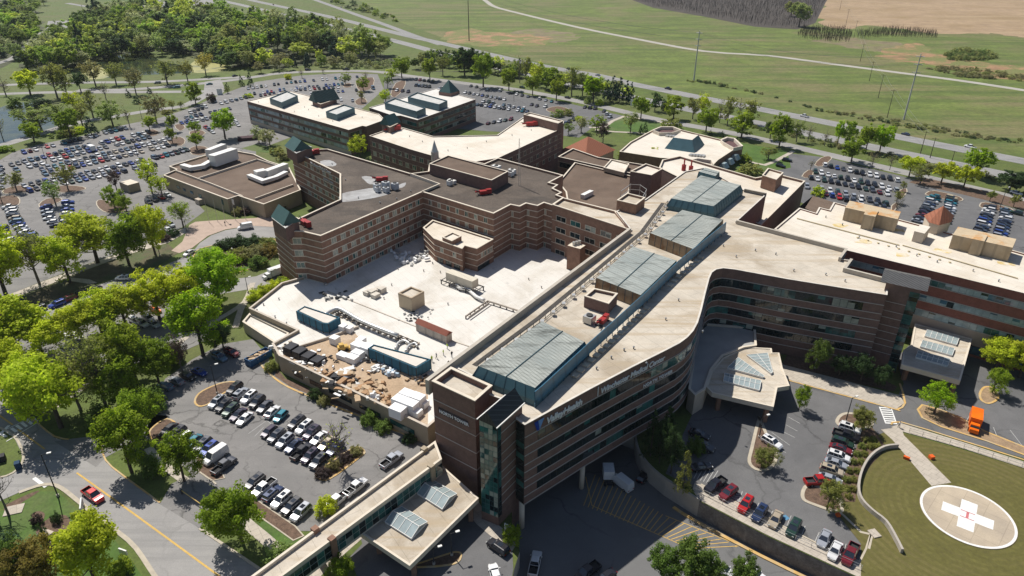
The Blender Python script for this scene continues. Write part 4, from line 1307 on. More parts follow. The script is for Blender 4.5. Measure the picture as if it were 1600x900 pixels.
def canopy(name, label, px, z, th, legs, roof=None, edge=None):
 r = ccw(P(px, z))
 cx = sum(p[0] for p in r) / len(r)
 cy = sum(p[1] for p in r) / len(r)
 root = thing(name, label, 'canopy', (cx, cy, 0))
 mb = MB()
 mb.prism(r, z - th, z, 0)
 part(mb, 'roof', [roof or m_rtan], root)
 mb = MB()
 mb.ring(offset(r, .1), offset(r, -.3), z - th - .05, z + .14)
 part(mb, 'fascia', edge or m_stone, root)
 for x, y in legs:
  q = at(x, y, z)
  mb = MB()
  mb.box(q[0], q[1], 0, .9, .9, z - th)
  part(mb, 'post', m_brick, root)
 return root
def roof_glass(root, px, z, h, nx, ny, hip=True):
 """ridge skylight of white bars and glass on a flat roof: px = corners A B C D, ridge parallel to AB"""
 a, b, c, d = [Vector((*q, z)) for q in P(px, z)]
 up_ = Vector((0, 0, h))
 e = (a + d) / 2 + up_
 f = (b + c) / 2 + up_
 ax_ = (b - a)
 e2, f2 = e + ax_ * .0, f - ax_ * .0
 kb, fb = MB(), MB()
 k2 = [tuple((v + Vector((0, 0, .35)))) for v in (a, b, c, d)]
 ring4 = ccw([(v.x, v.y) for v in (a, b, c, d)])
 kb.sides(ring4, z, z + .4, 1)
 up4 = Vector((0, 0, .4))
 a, b, c, d = a + up4, b + up4, c + up4, d + up4
 for (p0, p1, q0, q1) in ((a, b, e2, f2), (d, c, e2, f2)):
  kb.face([p0, p1, q1, q0], 0)
 kb.face([a, e2, d], 0)
 kb.face([b, c, f2], 0)
 for (p0, p1, q0, q1) in ((a, b, e2, f2), (d, c, e2, f2)):
  n = (p1 - p0).cross(q0 - p0).normalized()
  n = n if n.z > 0 else -n
  for k in range(nx + 1):
   t = k / nx
   fb.tube(p0.lerp(p1, t) + n * .03, q0.lerp(q1, t) + n * .03, .07, 4, 0)
  for k in range(ny + 1):
   t = k / ny
   fb.tube(p0.lerp(q0, t) + n * .03, p1.lerp(q1, t) + n * .03, .07, 4, 0)
 r = part(kb, 'roof_light', [g_pane, m_wmetal], root)
 part(fb, 'frame', m_wmetal, r)
 return r
CA = canopy('entrance_canopy', 'flat pale canopy with two glass roof lights beside the link bridge', [(564, 833), (640, 884), (747, 779), (683, 722)], 4.6, .9, [(590, 835), (645, 868), (735, 785)])
roof_glass(CA, [(602, 818), (643, 844), (668, 818), (628, 794)], 4.6, 1.3, 4, 1)
roof_glass(CA, [(652, 773), (691, 798), (714, 774), (676, 752)], 4.6, 1.3, 4, 1)
EC = canopy('fan_canopy', 'angular pale canopy with fan shaped glass roof lights beside the curved front', [(1158, 546), (1162, 543), (1205, 545), (1206, 552), (1217, 552), (1222, 575), (1233, 603), (1214, 606), (1208, 636), (1113, 614), (1104, 605), (1112, 580), (1130, 560)], 5.2, 1.0,
   [(1125, 612), (1200, 630), (1215, 560)])
roof_glass(EC, [(1130, 597), (1186, 612), (1189, 597), (1132, 585)], 5.2, .7, 7, 1)
def fan(root, px, z, n, h=.5):
 r = ccw(P(px, z))
 mb = MB()
 mb.sides(r, z, z + h, 1)
 mb.poly(r, z + h, 0)
 q = [Vector((*p, z + h + .03)) for p in P(px, z)]
 a, b, c, d = q                     # tip pair a,b; wide end c,d
 for k in range(n + 1):
  t = k / n
  mb.tube(a.lerp(d, t), b.lerp(c, t), .07, 4, 1)
 for t in (0, .5, 1):
  mb.tube(a.lerp(b, t), d.lerp(c, t), .07, 4, 1)
 return part(mb, 'roof_light', [g_pane, m_wmetal], root)
fan(EC, [(1192, 592), (1194, 590), (1153, 561), (1136, 577)], 5.2, 7)
fan(EC, [(1204, 586), (1207, 584), (1199, 554), (1166, 557)], 5.2, 7)
RC = canopy('square_canopy', 'square pale canopy with three long glass roof lights beside the dark stair block', [(1430, 506), (1518, 530), (1500, 595), (1409, 570), (1412, 548), (1424, 540)], 5.2, 1.1,
   [(1420, 566), (1495, 588), (1510, 535)])
for k in range(3):
 ox, oy = -7 * k + 2, 16.5 * k
 roof_glass(RC, [(1442 + ox, 527 + oy), (1492 + ox, 541 + oy), (1496 + ox, 530 + oy), (1446 + ox, 517 + oy)], 5.2, .5, 6, 1)
LP = Bldg('curved_lobby', 'low grey roofed lobby with a curved pale wall in the bend of the tower front', [(1086, 618), (1076, 608), (1083, 560), (1094, 505), (1180, 512), (1182, 540), (1162, 543), (1130, 556), (1112, 578), (1102, 608)], 5.6, 0, m_stonew,
  M('grey_membrane', (.36, .36, .35), var=.1, scale=.3), rise=.4)
FR_px = [(1210, 358), (1323, 391), (1600, 458), (1800, 506), (1860, 470), (1600, 396), (1440, 352), (1303, 316), (1296, 328), (1280, 324), (1275, 333), (1249, 325)]
FRz = 21.0
FR = Bldg('long_office_block', 'long white roofed block with red brick bands and blue strip windows at the right edge', FR_px, FRz, 0, m_brickr, m_rwhite, rise=.35, th=.35, cope=.06, cop=m_rwhite)
fr_ = FR['root']
fpth = path(FR, (1323, 391), (1800, 506))
mid_ = [fpth[0], fpth[1], fpth[2]] if len(fpth) > 2 else fpth
Lr = plen(fpth)
for k, (a, b) in enumerate(((16.9, 18.5), (12.1, 13.8), (7.6, 9.4))):
 ribbon(fr_, sub(fpth, 1, Lr - 2), a, b, [g_blue, g_sky, g_teal, g_dark], (3, 4, 2, 1), 1.6, 110 + k, 6, M('frame_grey', (.2, .25, .25)))
trim(fr_, [(fpth, z) for z in (18.6, 16.8, 13.9, 12.0, 9.5, 7.5)], M('grey_trim', (.45, .41, .38)), h=.15, d=.12)
mb = MB()
mb.band(fpth, 3.4, 7.4, .09, closed=False, d0=-.02)
part(mb, 'stone_base', M('pink_precast', (.42, .33, .27), var=.06), fr_)
ribbon(fr_, sub(fpth, 1, Lr - 2), .8, 3.3, [g_blue, g_dark, g_teal], (3, 2, 2), 2.0, 115, 4)
mb = MB()
mb.poly(ccw(P([(1258, 325), (1275, 333), (1280, 324), (1296, 328), (1303, 316), (1270, 306)], 12)), 12)
mb.sides(ccw(P([(1240, 330), (1258, 325), (1275, 333), (1280, 324), (1296, 328), (1303, 316), (1270, 306)], 12)), 0, 12)
part(mb, 'lower_roof', m_rbrown, fr_)
zr = FR['zr']
def tanbox(px_a, px_b, px_c, h, name='plant_room', mat=None, top=None):
 a, b, c = P([px_a, px_b, px_c], zr)
 d = (a[0] + c[0] - b[0], a[1] + c[1] - b[1])
 mb = MB()
 mb.prism(ccw([a, b, c, d]), zr + .02, zr + h, 0, 1)
 return part(mb, name, [mat or m_tanmetal, top or M('rusty_tan_top', (.5, .4, .27), var=.1, col2=(.5, .25, .08), s2=.2, lo2=.5, hi2=.62)], fr_)
tanbox((1316, 344), (1397, 363), (1402, 351), 4.2)
tanbox((1344, 357), (1362, 361), (1367, 351), 4.6)
tanbox((1482, 388), (1574, 409), (1580, 395), 4.2)
tanbox((1512, 397), (1530, 401), (1535, 391), 4.6)
tanbox((1424, 377), (1440, 381), (1449, 370), 3.2, mat=m_stonew, top=m_rwhite)
hx = P([(1441, 352), (1448, 363), (1462, 367), (1480, 362), (1484, 352), (1466, 344)], zr)
hx = ccw(hx)
mb = MB()
mb.sides(hx, zr, zr + 3.2, 0)
hc = (sum(p[0] for p in hx) / 6, sum(p[1] for p in hx) / 6)
ho = offset(hx, .3)
for i in range(6):
 j = (i + 1) % 6
 mb.face([(*ho[i], zr + 3.2), (*ho[j], zr + 3.2), (hc[0], hc[1], zr + 7.2)], 1)
part(mb, 'turret', [m_stonew, m_terra], fr_)
mb = MB()
for k in range(10):
 q = at(1340 + k * 16, 372 + k * 4.3, zr)
 mb.box(q[0], q[1], zr, .5, .5, .3)
q0, q1 = at(1245, 342, zr), at(1405, 384, zr)
mb.tube((*q0, zr + .2), (*q1, zr + .2), .18, 5)
q0, q1 = at(1410, 384, zr), at(1590, 436, zr)
mb.tube((*q0, zr + .2), (*q1, zr + .2), .15, 5)
part(mb, 'roof_pipes', M('yellowed_pipe', (.5, .42, .26)), fr_)
for k, (x, y) in enumerate(((1312, 352), (1404, 360), (1470, 392), (1410, 398), (1575, 412), (1350, 378))):
 X, Y = at(x, y, zr)
 rr_ = random.Random(k)
 mb = MB()
 mb.poly(ccw(smooth([(X + rr_.uniform(1.2, 3) * math.cos(PI * j / 4), Y + rr_.uniform(.8, 2.4) * math.sin(PI * j / 4)) for j in range(8)], 2, True)), zr + .012 + .002 * k)
 part(mb, 'roof_stain', M('ochre_stain', (.6, .46, .2), var=.2, scale=.8, col2=(.66, .6, .5), s2=.4, lo2=.4, hi2=.6), fr_)
WF = Bldg('link_block', 'mid height block with a white roof between the slab and the octagonal clinic', [(1189, 352), (1258, 283), (1214, 272), (1180, 278), (1062, 244), (1035, 250), (1030, 262), (1066, 280), (1120, 320)], 14, 0, m_brickd, m_rwhite, rise=.8)
block(WF['root'], [(1191, 274), (1213, 281), (1224, 270), (1200, 263)], 18.2, 13.4, m_brick, m_rwhite)
block(WF['root'], [(985, 268), (1009, 256), (1035, 264), (1018, 274)], 20.3, 0, m_brickd, m_rwhite)
mb = MB()
for a_ in ((1019, 259), (1030, 262)):
 q = at(a_[0] + 70, a_[1], 14)
part(mb, 'roof_mark', m_dark, WF['root']) if mb.f else None
CO = Bldg('corridor_block', 'two storey brick corridor with strip windows behind the brown gravel roof', [(872, 245), (990, 272), (1008, 258), (960, 250), (935, 246), (895, 232)], 12.5, 0, m_brickd, m_rbrown, rise=.6)
cop = path(CO, (872, 245), (990, 272))
ribbon(CO['root'], sub(cop, 1, plen(cop) - 1), 8.2, 10.4, [g_dark, g_teal], (5, 1), 2.0, 120, 3)
trim(CO['root'], [(cop, 10.6), (cop, 8.1)], m_stoned, h=.15, d=.1)
block(CO['root'], [(943, 262), (975, 270), (983, 256), (955, 249)], 13.6, 12, m_stoned, m_rwhite, rise=.4)
BR_ = Bldg('brown_roof_block', 'low block with a brown gravel roof tucked behind the zigzag brick corner', [(886, 312), (962, 334), (982, 302), (990, 276), (898, 254), (872, 285), (884, 300)], 12.0, 0, m_brick, m_rbrown, rise=.5)
mb = MB()
for k in range(2):
 for z in (12, 14, 16):
  q = P([(970, 303), (985, 292), (1000, 293), (1010, 300), (1004, 312)], 16)
  for a_, b_ in zip(q, q[1:]):
   mb.tube((*a_, z + 1), (*b_, z + 1), .12, 4)
for q in P([(970, 303), (985, 292), (1000, 293), (1010, 300), (1004, 312)], 16):
 mb.tube((*q, 12), (*q, 17.2), .14, 4)
part(mb, 'steel_frame', m_metal, BR_['root'])
CE_px = [(577, 212), (640, 233), (720, 256), (778, 247), (877, 201), (881, 190), (822, 180), (777, 211), (677, 213), (621, 197)]
CE = Bldg('brick_block', 'three storey brick block with a bent white roof in the middle of the campus', CE_px, 19, 0, m_brickd, m_rwhite, rise=.35, th=.3, cope=.06, cop=m_rwhite)
ce = CE['root']
l1 = path(CE, (577, 212), (720, 256))
l2 = path(CE, (778, 247), (877, 201))
for k, (a, b) in enumerate(((14.6, 16.6), (10.4, 12.4), (6.2, 8.2))):
 if len(l1) >= 2:
  punched(ce, [l1[0], l1[-1]] if k < 0 else [l1[0], l1[1]], a, b, 6, 2.4, [g_blind, g_teal, g_dark], (3, 2, 1), 130 + k, .03, .0)
  punched(ce, [l1[-2], l1[-1]], a, b, 6, 2.4, [g_blind, g_teal, g_dark], (3, 2, 1), 140 + k, .0, .05)
 punched(ce, l2, a, b, 9, 2.0, [g_dark, g_blind, g_teal], (4, 2, 1), 150 + k, .03, .04)
trim(ce, [(p, z) for p in (l1, l2) for z in (16.8, 14.5, 12.6, 10.3, 8.4)], m_stoned, h=.18, d=.08)
block(ce, [(818, 179), (872, 193), (880, 189), (828, 176)], 22.4, 18.4, m_brickd, m_rwhite, rise=.4)
block(ce, [(596, 192), (609, 199), (622, 193), (612, 188)], 21.5, 0, m_brickd, m_stoned, rise=.3)
mb = MB()
q = P([(596, 192), (609, 199), (622, 193), (612, 188)], 21.5)
c = (sum(p[0] for p in q) / 4, sum(p[1] for p in q) / 4)
mb.gable(c[0], c[1], 21.7, 8.5, 6.0, 4, R(58), hip=.8)
part(mb, 'turret_roof', m_teal, ce)
mb = MB()
q = P([(636, 207), (690, 220), (700, 224), (720, 230), (756, 246)], 18.42)
for a_, b_ in zip(q, q[1:]):
 mb.tube((*a_, 18.5), (*b_, 18.5), .2, 4)
part(mb, 'roof_pipes', M('yellowed_pipe', (.5, .42, .26)), ce)
def ribbons3(B, a, b, zs, mats, wts, seed, fm=None):
 p = path(B, a, b)
 l = plen(p)
 for k, (z0, z1) in enumerate(zs):
  ribbon(B['root'], sub(p, .8, l - .8), z0, z1, mats, wts, 1.5, seed + k, 3, M('frame_grey', (.2, .25, .25)))
 trim(B['root'], [(p, z) for z0, z1 in zs for z in (z0 - .12, z1 + .12)], m_stoned, h=.15, d=.12)
 return p
M1 = Bldg('office_block', 'brick office block with white roof and small teal screens, leftmost of the pair', [(386, 158), (545, 203), (566, 196.5), (572, 197.5), (601, 187), (592, 178), (467, 145.5), (453, 142)], 13, 0, m_brickd, m_rwhite, rise=.3, th=.3, cope=.05, cop=m_rwhite)
zs3 = [(9.3, 11.2), (5.6, 7.6), (2.3, 4.2)]
p = ribbons3(M1, (386, 158), (545, 203), zs3, [g_sky, g_blind, g_dark, g_teal], (6, 2, 1, 1), 160)
mb = MB()
mb.band(p, 0, 2.2, .08, closed=False, d0=-.02)
part(mb, 'stone_base', m_stonew, M1['root'])
p = ribbons3(M1, (545, 203), (566, 196.5), zs3[:2], [g_blind, g_teal, g_dark], (3, 2, 2), 165)
def screen(root, px, z0, z1, name='roof_screen', mat=None, top=None):
 r = ccw(P(px, z1))
 mb = MB()
 i = offset(r, -.25)
 mb.ring(r, i, z0, z1, 0)
 mb.poly(i, z1 - .7, 1)
 return part(mb, name, [mat or m_tealgrey, top or M('unit_tops', (.5, .5, .48), var=.15, scale=.6)], root)
screen(M1['root'], [(421, 153), (440, 160), (465, 149), (448, 142)], 12.5, 16.2)
screen(M1['root'], [(509, 174), (526, 179), (554, 168), (537, 163)], 12.5, 16.0)
block(M1['root'], [(488, 158), (501, 163), (526, 155), (512, 150)], 15, 12.4, m_brickd, m_stoned, rise=.3)
mb = MB()
q = P([(488, 158), (501, 163), (526, 155), (512, 150)], 15)
c = (sum(p[0] for p in q) / 4, sum(p[1] for p in q) / 4)
mb.gable(c[0], c[1], 15.2, 15, 9.5, 5.5, R(38), hip=1)
part(mb, 'turret_roof', M('dark_teal_roof', (.03, .06, .06), rough=.5, stripes=(.8, R(38), .7, .7)), M1['root'])
M2 = Bldg('office_block', 'brick office block with bright white roof and two long teal screens', [(577, 168), (615, 181), (626, 180.5), (652, 187.5), (743, 155), (681, 138)], 13, 0, m_brickd, m_rwhite2, rise=.3, th=.3, cope=.05, cop=m_rwhite2)
ribbons3(M2, (652, 187.5), (743, 155), zs3, [g_dark, g_teal, g_blind], (3, 2, 2), 170)
ribbons3(M2, (626, 180.5), (652, 187.5), zs3[:2], [g_blind, g_teal], (3, 2), 175)
screen(M2['root'], [(601, 160), (651, 174), (665, 168), (617, 153)], 12.5, 16.5)
screen(M2['root'], [(637, 151), (686, 163), (699, 157), (652, 144)], 12.5, 16.5)
mb = MB()
q = at(702, 147, 13)
mb.box(q[0], q[1], 12.5, 9, 9, 2.2, R(56), 0)
mb.box(q[0], q[1], 14.7, 9, 9, 6.5, R(56), 1, tx=.05, ty=.05)
part(mb, 'turret', [m_brickd, m_teal], M2['root'])
TP = ccw(P([(872, 236), (914, 255), (962, 234), (921, 214)], 5))
root = thing('pavilion', 'low pavilion with an orange tiled pyramid roof behind the central block', 'building', (sum(p[0] for p in TP) / 4, sum(p[1] for p in TP) / 4, 0))
mb = MB()
mb.sides(offset(TP, -.8), 0, 5)
part(mb, 'wall', m_stonew, root)
mb = MB()
c = (sum(p[0] for p in TP) / 4, sum(p[1] for p in TP) / 4)
for i in range(4):
 j = (i + 1) % 4
 mb.face([(*TP[i], 5), (*TP[j], 5), (c[0], c[1], 11.5)])
part(mb, 'roof', m_terra, root)
OC = Bldg('octagon_clinic', 'octagonal clinic with a white roof and a green glazed lantern near the highway', [(985, 222), (1020, 203), (1032, 198), (1052, 198), (1065, 203), (1126, 218), (1136, 214), (1148, 216), (1161, 228), (1148, 233), (1122, 250), (1114, 258), (1064, 248), (1032, 247), (968, 237)], 6.5, 0, m_brick, m_rwhite, rise=.6)
oc = OC['root']
q = P([(1048, 229), (1080, 236), (1092, 228), (1060, 222)], 6)
mb = MB()
c = (sum(p[0] for p in q) / 4, sum(p[1] for p in q) / 4)
mb.box(c[0], c[1], 5.9, 17, 15, 5.2, R(60), 0, 1, tx=.62, ty=.62)
part(mb, 'lantern', [m_tealgrey, m_rwhite], oc)
for pts in ([(1020, 203), (1032, 198), (1052, 198), (1064, 203), (1050, 207), (1030, 207)], [(1126, 218.5), (1136, 214.5), (1148, 216.5), (1160, 228), (1146, 231), (1130, 222)], [(1075, 250), (1090, 247), (1112, 250), (1116, 257), (1108, 258), (1078, 254)]):
 r_ = ccw(P(pts, 7.6))
 i_ = offset(r_, -.4)
 mb = MB()
 mb.ring(r_, i_, 5.8, 7.6, 0)
 mb.poly(i_, 6.1, 1)
 part(mb, 'roof_terrace', [m_stone, M('terrace_floor', (.11, .06, .06))], oc)
for k in range(3):
 q = at(1127 + 9 * k, 252 - 6.5 * k, 5)
 mb = MB()
 mb.box(q[0] + 1, q[1] - 1.5, 2.5, 4.2, 4.2, 2.2, R(50), 0, 0, tx=.7, ty=.35)
 part(mb, 'sloped_glazing', M('grey_glass_slope', (.3, .38, .4), rough=.15), oc)
mb = MB()
for k in range(5):
 for (x, y) in ((1043, 213), (1080, 243)):
  q = at(x + k * 4.6, y + k * .4, 6)
  mb.box(q[0], q[1], 5.9, 2.4, 1.6, .8, R(50), 0)
part(mb, 'roof_vents', m_metal, oc)
SB = Bldg('service_building', 'low tan building with a brown gravel roof and long white air ducts', [(255, 274), (355.5, 311.5), (372, 306), (412, 319.5), (470, 297), (452, 262), (420, 252), (397, 241), (369, 236), (355.5, 232), (264, 260), (276, 265)], 6, 0, m_stoned, m_rbrown, rise=.6)
sb = SB['root']
mb = MB()
for pts in ([(276, 268), (330, 288), (380, 308)], [(310, 280), (402, 250)], [(402, 250), (440, 262)], [(398, 312), (458, 290)]):
 mb.band(P(pts, 5.6), 5.3, 6.3, .4, closed=False)
part(mb, 'parapet', m_stone, sb)
spth = path(SB, (255, 274), (355.5, 311.5))
for k, t in enumerate((.2, .3, .42, .55)):
 ribbon(sb, sub(spth, plen(spth) * t, plen(spth) * (t + .05)), 2.2, 3.6, [g_blue, g_teal], (1, 1), 1.5, 180 + k)
mb = MB()
q = at(1, 1)
part(mb, 'x', m_dark, sb) if mb.f else None
def paint_mat():
 m, nt, b = new_mat('car_paint')
 oi = nt.nodes.new('ShaderNodeObjectInfo')
 nt.links.new(oi.outputs['Color'], b.inputs['Base Color'])
 b.inputs['Roughness'].default_value = .28
 b.inputs['Metallic'].default_value = .15
 b.inputs['Coat Weight'].default_value = .35
 b.inputs['Coat Roughness'].default_value = .06
 return m
m_paint = paint_mat()
m_cglass = glass('car_glass', (.025, .032, .045), rough=.05, spec=.9, var=.1)
m_tyre = M('tyre', (.02, .02, .02), rough=.9)
m_lamp = M('lamp_lens', (.7, .7, .68), rough=.15, spec=.6)
m_red = M('tail_lens', (.35, .01, .01), rough=.2)
m_bed = M('bed_liner', (.03, .03, .032), rough=.8)
m_chrome = M('hub', (.45, .45, .46), rough=.3, metal=.8)
KIND = {
 'sedan': (4.75, 1.82, [(-2.37, .66, .72), (-2.28, .8, .96), (-1.9, .88, 1.0), (-1.2, .91, 1.0), (.9, .91, .98), (1.6, .88, .9), (2.1, .82, .8), (2.34, .66, .62)], (-1.85, 1.05, .97, -1.05, .25, 1.45, .84, .6)),
 'suv': (4.75, 1.9, [(-2.36, .78, .85), (-2.3, .88, 1.1), (-1.9, .93, 1.12), (.9, .94, 1.1), (1.5, .92, 1.06), (2.05, .88, .98), (2.34, .74, .7)], (-2.2, 1.1, 1.08, -1.95, .35, 1.72, .87, .68)),
 'hatchback': (4.2, 1.78, [(-2.08, .7, .8), (-2.02, .82, 1.0), (-1.6, .88, 1.02), (.8, .89, 1.0), (1.35, .86, .94), (1.85, .8, .84), (2.08, .66, .64)], (-1.95, 1.05, .99, -1.5, .3, 1.5, .83, .62)),
 'pickup': (5.8, 1.98, [(-2.88, .9, .98), (-2.84, .95, 1.08), (-.85, .96, 1.1), (1.3, .96, 1.12), (2.1, .94, 1.1), (2.6, .9, 1.04), (2.88, .78, .75)], (-.8, 1.5, 1.1, -.6, .75, 1.85, .89, .7)),
 'van': (5.6, 2.0, [(-2.78, .92, 1.3), (-2.74, .98, 1.5), (1.2, .99, 1.5), (1.75, .97, 1.3), (2.45, .9, 1.12), (2.78, .76, .8)], (-2.7, 1.75, 1.45, -2.6, 1.0, 2.45, .95, .82)),
 'minivan': (5.1, 1.98, [(-2.54, .82, .85), (-2.48, .93, 1.1), (1.3, .97, 1.1), (1.8, .92, 1.02), (2.3, .85, .9), (2.54, .7, .65)], (-2.4, 1.6, 1.07, -2.1, .55, 1.74, .9, .72)),
}
def wheel_mesh(r=.34, w=.24):
 mb, rb = MB(), MB()
 n = 14
 for s_ in (-1, 1):
  pass
 ro = [(r * math.cos(2 * PI * k / n), r * math.sin(2 * PI * k / n)) for k in range(n)]
 for k in range(n):
  j = (k + 1) % n
  mb.face([(ro[k][0], -w / 2, ro[k][1]), (ro[j][0], -w / 2, ro[j][1]), (ro[j][0], w / 2, ro[j][1]), (ro[k][0], w / 2, ro[k][1])][::-1], 0)
 for s_ in (-1, 1):
  f = [(x * 1.0, s_ * w / 2, z) for x, z in ro]
  mb.face(f if s_ < 0 else f[::-1], 0)
  h = [(x * .6, s_ * (w / 2 + .012), z * .6) for x, z in ro]
  rb.face(h if s_ < 0 else h[::-1], 0)
 out = []
 for b_, nm, mm in ((mb, 'wheel', m_tyre), (rb, 'rim', m_chrome)):
  o = b_.build(nm, [mm])
  out.append(o.data)
  bpy.data.objects.remove(o)
 return out
W_ME, RIM_ME = wheel_mesh()
def body_mb(kind, low=False):
 Ln, Wd, st, gh = KIND[kind]
 mb = MB()
 zb = .3
 secs = []
 for x, hw, zt in st:
  secs.append([(x, -hw * .93, zb), (x, -hw, zb + .28), (x, -hw, zt - .14), (x, -hw * .9, zt), (x, hw * .9, zt), (x, hw, zt - .14), (x, hw, zb + .28), (x, hw * .93, zb)])
 for i, (a, b) in enumerate(zip(secs, secs[1:])):
  for k in range(8):
   j = (k + 1) % 8
   if kind == 'pickup' and i == 1 and k == 3:
    continue
   mb.face([a[j], b[j], b[k], a[k]], 0)
 mb.face(secs[0], 0)
 mb.face(secs[-1][::-1], 0)
 if kind == 'pickup':
  x0, x1, hw, z = -2.72, -.88, .8, 1.09
  fl = .62
  A = [(x0, -hw, z), (x1, -hw, z), (x1, hw, z), (x0, hw, z)]
  Bq = [(x, y, fl) for x, y, _ in A]
  a, b = secs[1], secs[2]
  O = [a[3], b[3], b[4], a[4]]
  for k in range(4):
   j = (k + 1) % 4
   mb.face([O[k], O[j], A[j], A[k]], 0)
   mb.face([A[k], A[j], Bq[j], Bq[k]], 2)
  mb.face(Bq, 2)
 x0, x1, z0, t0, t1, z1, w0, w1 = gh
 r_ = .05
 mb.face([(t0 - r_, -w1 - .03, z1), (t1 + r_, -w1 - .03, z1), (t1 + r_, w1 + .03, z1), (t0 - r_, w1 + .03, z1)], 0)
 mb.face([(t0, -w1 * .82, z1 + .05), (t1, -w1 * .82, z1 + .05), (t1, w1 * .82, z1 + .05), (t0, w1 * .82, z1 + .05)], 0)
 P_ = [(t0 - r_, -w1 - .03, z1), (t1 + r_, -w1 - .03, z1), (t1 + r_, w1 + .03, z1), (t0 - r_, w1 + .03, z1)]
 Q_ = [(t0, -w1 * .82, z1 + .05), (t1, -w1 * .82, z1 + .05), (t1, w1 * .82, z1 + .05), (t0, w1 * .82, z1 + .05)]
 for k in range(4):
  j = (k + 1) % 4
  mb.face([P_[k], P_[j], Q_[j], Q_[k]], 0)
 if not low:
  for s_ in (-1, 1):
   for (xa, xb) in ((x1, t1), (x0, t0)):
    mb.tube((xa, s_ * w0 * .98, z0), (xb, s_ * w1 * 1.0, z1), .055, 4, 0, caps=False)
   for f in (.36, .68) if kind in ('suv', 'minivan', 'sedan') else (.5,):
    mb.tube((x0 + (x1 - x0) * f, s_ * w0, z0), (t0 + (t1 - t0) * f, s_ * w1, z1), .045, 4, 0, caps=False)
  for s_ in (-1, 1):
   mb.box(x1 - .25, s_ * (w0 + .16), z0 + .02, .14, .2, .16, 0, 0)
 return mb
def glass_faces(kind):
 x0, x1, z0, t0, t1, z1, w0, w1 = KIND[kind][3]
 if kind == 'van':
  pass
 b = [(x0, -w0, z0), (x1, -w0, z0), (x1, w0, z0), (x0, w0, z0)]
 t = [(t0, -w1, z1), (t1, -w1, z1), (t1, w1, z1), (t0, w1, z1)]
 return {'side_window': [[b[0], b[1], t[1], t[0]], [b[2], b[3], t[3], t[2]]], 'windscreen': [[b[1], b[2], t[2], t[1]]], 'rear_window': [[b[3], b[0], t[0], t[3]]]}
AXLES = {'sedan': (-1.4, 1.45), 'suv': (-1.4, 1.42), 'hatchback': (-1.25, 1.3), 'pickup': (-1.75, 1.85), 'van': (-1.7, 1.75), 'minivan': (-1.5, 1.55)}
def mesh_of(mb, name, mats, bevel=0.0, shade=False):
 o = mb.build(name, mats)
 me = o.data
 bpy.data.objects.remove(o)
 if bevel or shade:
  bm = bmesh.new()
  bm.from_mesh(me)
  bmesh.ops.recalc_face_normals(bm, faces=bm.faces)
  bm.to_mesh(me)
  bm.free()
 return me
CAR_ME, CAR_LOW, GLASS_ME = {}, {}, {}
for k_ in KIND:
 CAR_ME[k_] = mesh_of(body_mb(k_), 'body', [m_paint, m_cglass, m_bed], 1)
 gf = glass_faces(k_)
 GLASS_ME[k_] = {}
 for nm, fs in gf.items():
  GLASS_ME[k_][nm] = []
  for f in fs:
   mb = MB()
   mb.face(f, 0)
   opaque = (k_ == 'van' and nm == 'side_window')
   if opaque:
    a, b, c, d = [Vector(v) for v in f]
    mb = MB()
    mb.face(f, 0)
   GLASS_ME[k_][nm].append(mesh_of(mb, nm, [m_paint if (k_ == 'van' and nm != 'windscreen') else m_cglass]))
 mb = body_mb(k_, True)
 for nm, fs in gf.items():
  for f in fs:
   mb.face(f, 0 if (k_ == 'van' and nm != 'windscreen') else 1)
 for x in AXLES[k_]:
  for s_ in (-1, 1):
   hw = KIND[k_][1] / 2 - .1
   mb.box(x, s_ * hw, .0, .6, .22, .58, 0, 3)
 CAR_LOW[k_] = mesh_of(mb, 'car', [m_paint, m_cglass, m_bed, m_tyre], 1)
def lamp_me(r):
 mb = MB()
 mb.box(0, 0, 0, .12, .34, .16)
 return mesh_of(mb, 'lamp', [m_red if r else m_lamp])
HL, TL = lamp_me(False), lamp_me(True)
COLS = {'k': ((.013, .013, .02), 'black'), 'g': ((.06, .064, .08), 'dark grey'), 's': ((.33, .35, .39), 'silver'), 'w': ((.75, .75, .75), 'white'), 'r': ((.45, .015, .015), 'red'),
  'b': ((.015, .05, .28), 'blue'), 't': ((.01, .16, .22), 'teal'), 'n': ((.018, .05, .035), 'dark green'), 'm': ((.16, .015, .022), 'maroon'), 'c': ((.45, .38, .28), 'beige'),
  'o': ((.75, .14, .01), 'orange'), 'p': ((.03, .02, .045), 'dark purple'), 'd': ((.02, .035, .09), 'dark blue'), 'l': ((.12, .2, .28), 'light blue')}
KN = {'S': 'sedan', 'U': 'suv', 'H': 'hatchback', 'P': 'pickup', 'V': 'van', 'M': 'minivan'}
CARS = []     # (x, y, z, heading, colour, kind, label-phrase, group, detail)
def car(px, py, hx, hy, col, kind, phrase, group, z=0.0, det=True):
 """px,py = middle of the car as seen; (hx,hy) = picture direction of its nose"""
 a = at(px, py, z + .75)
 b = at(px + hx, py + hy, z + .75)
 CARS.append((a[0], a[1], z + .05, math.atan2(b[1] - a[1], b[0] - a[0]), col, kind, phrase, group, det))
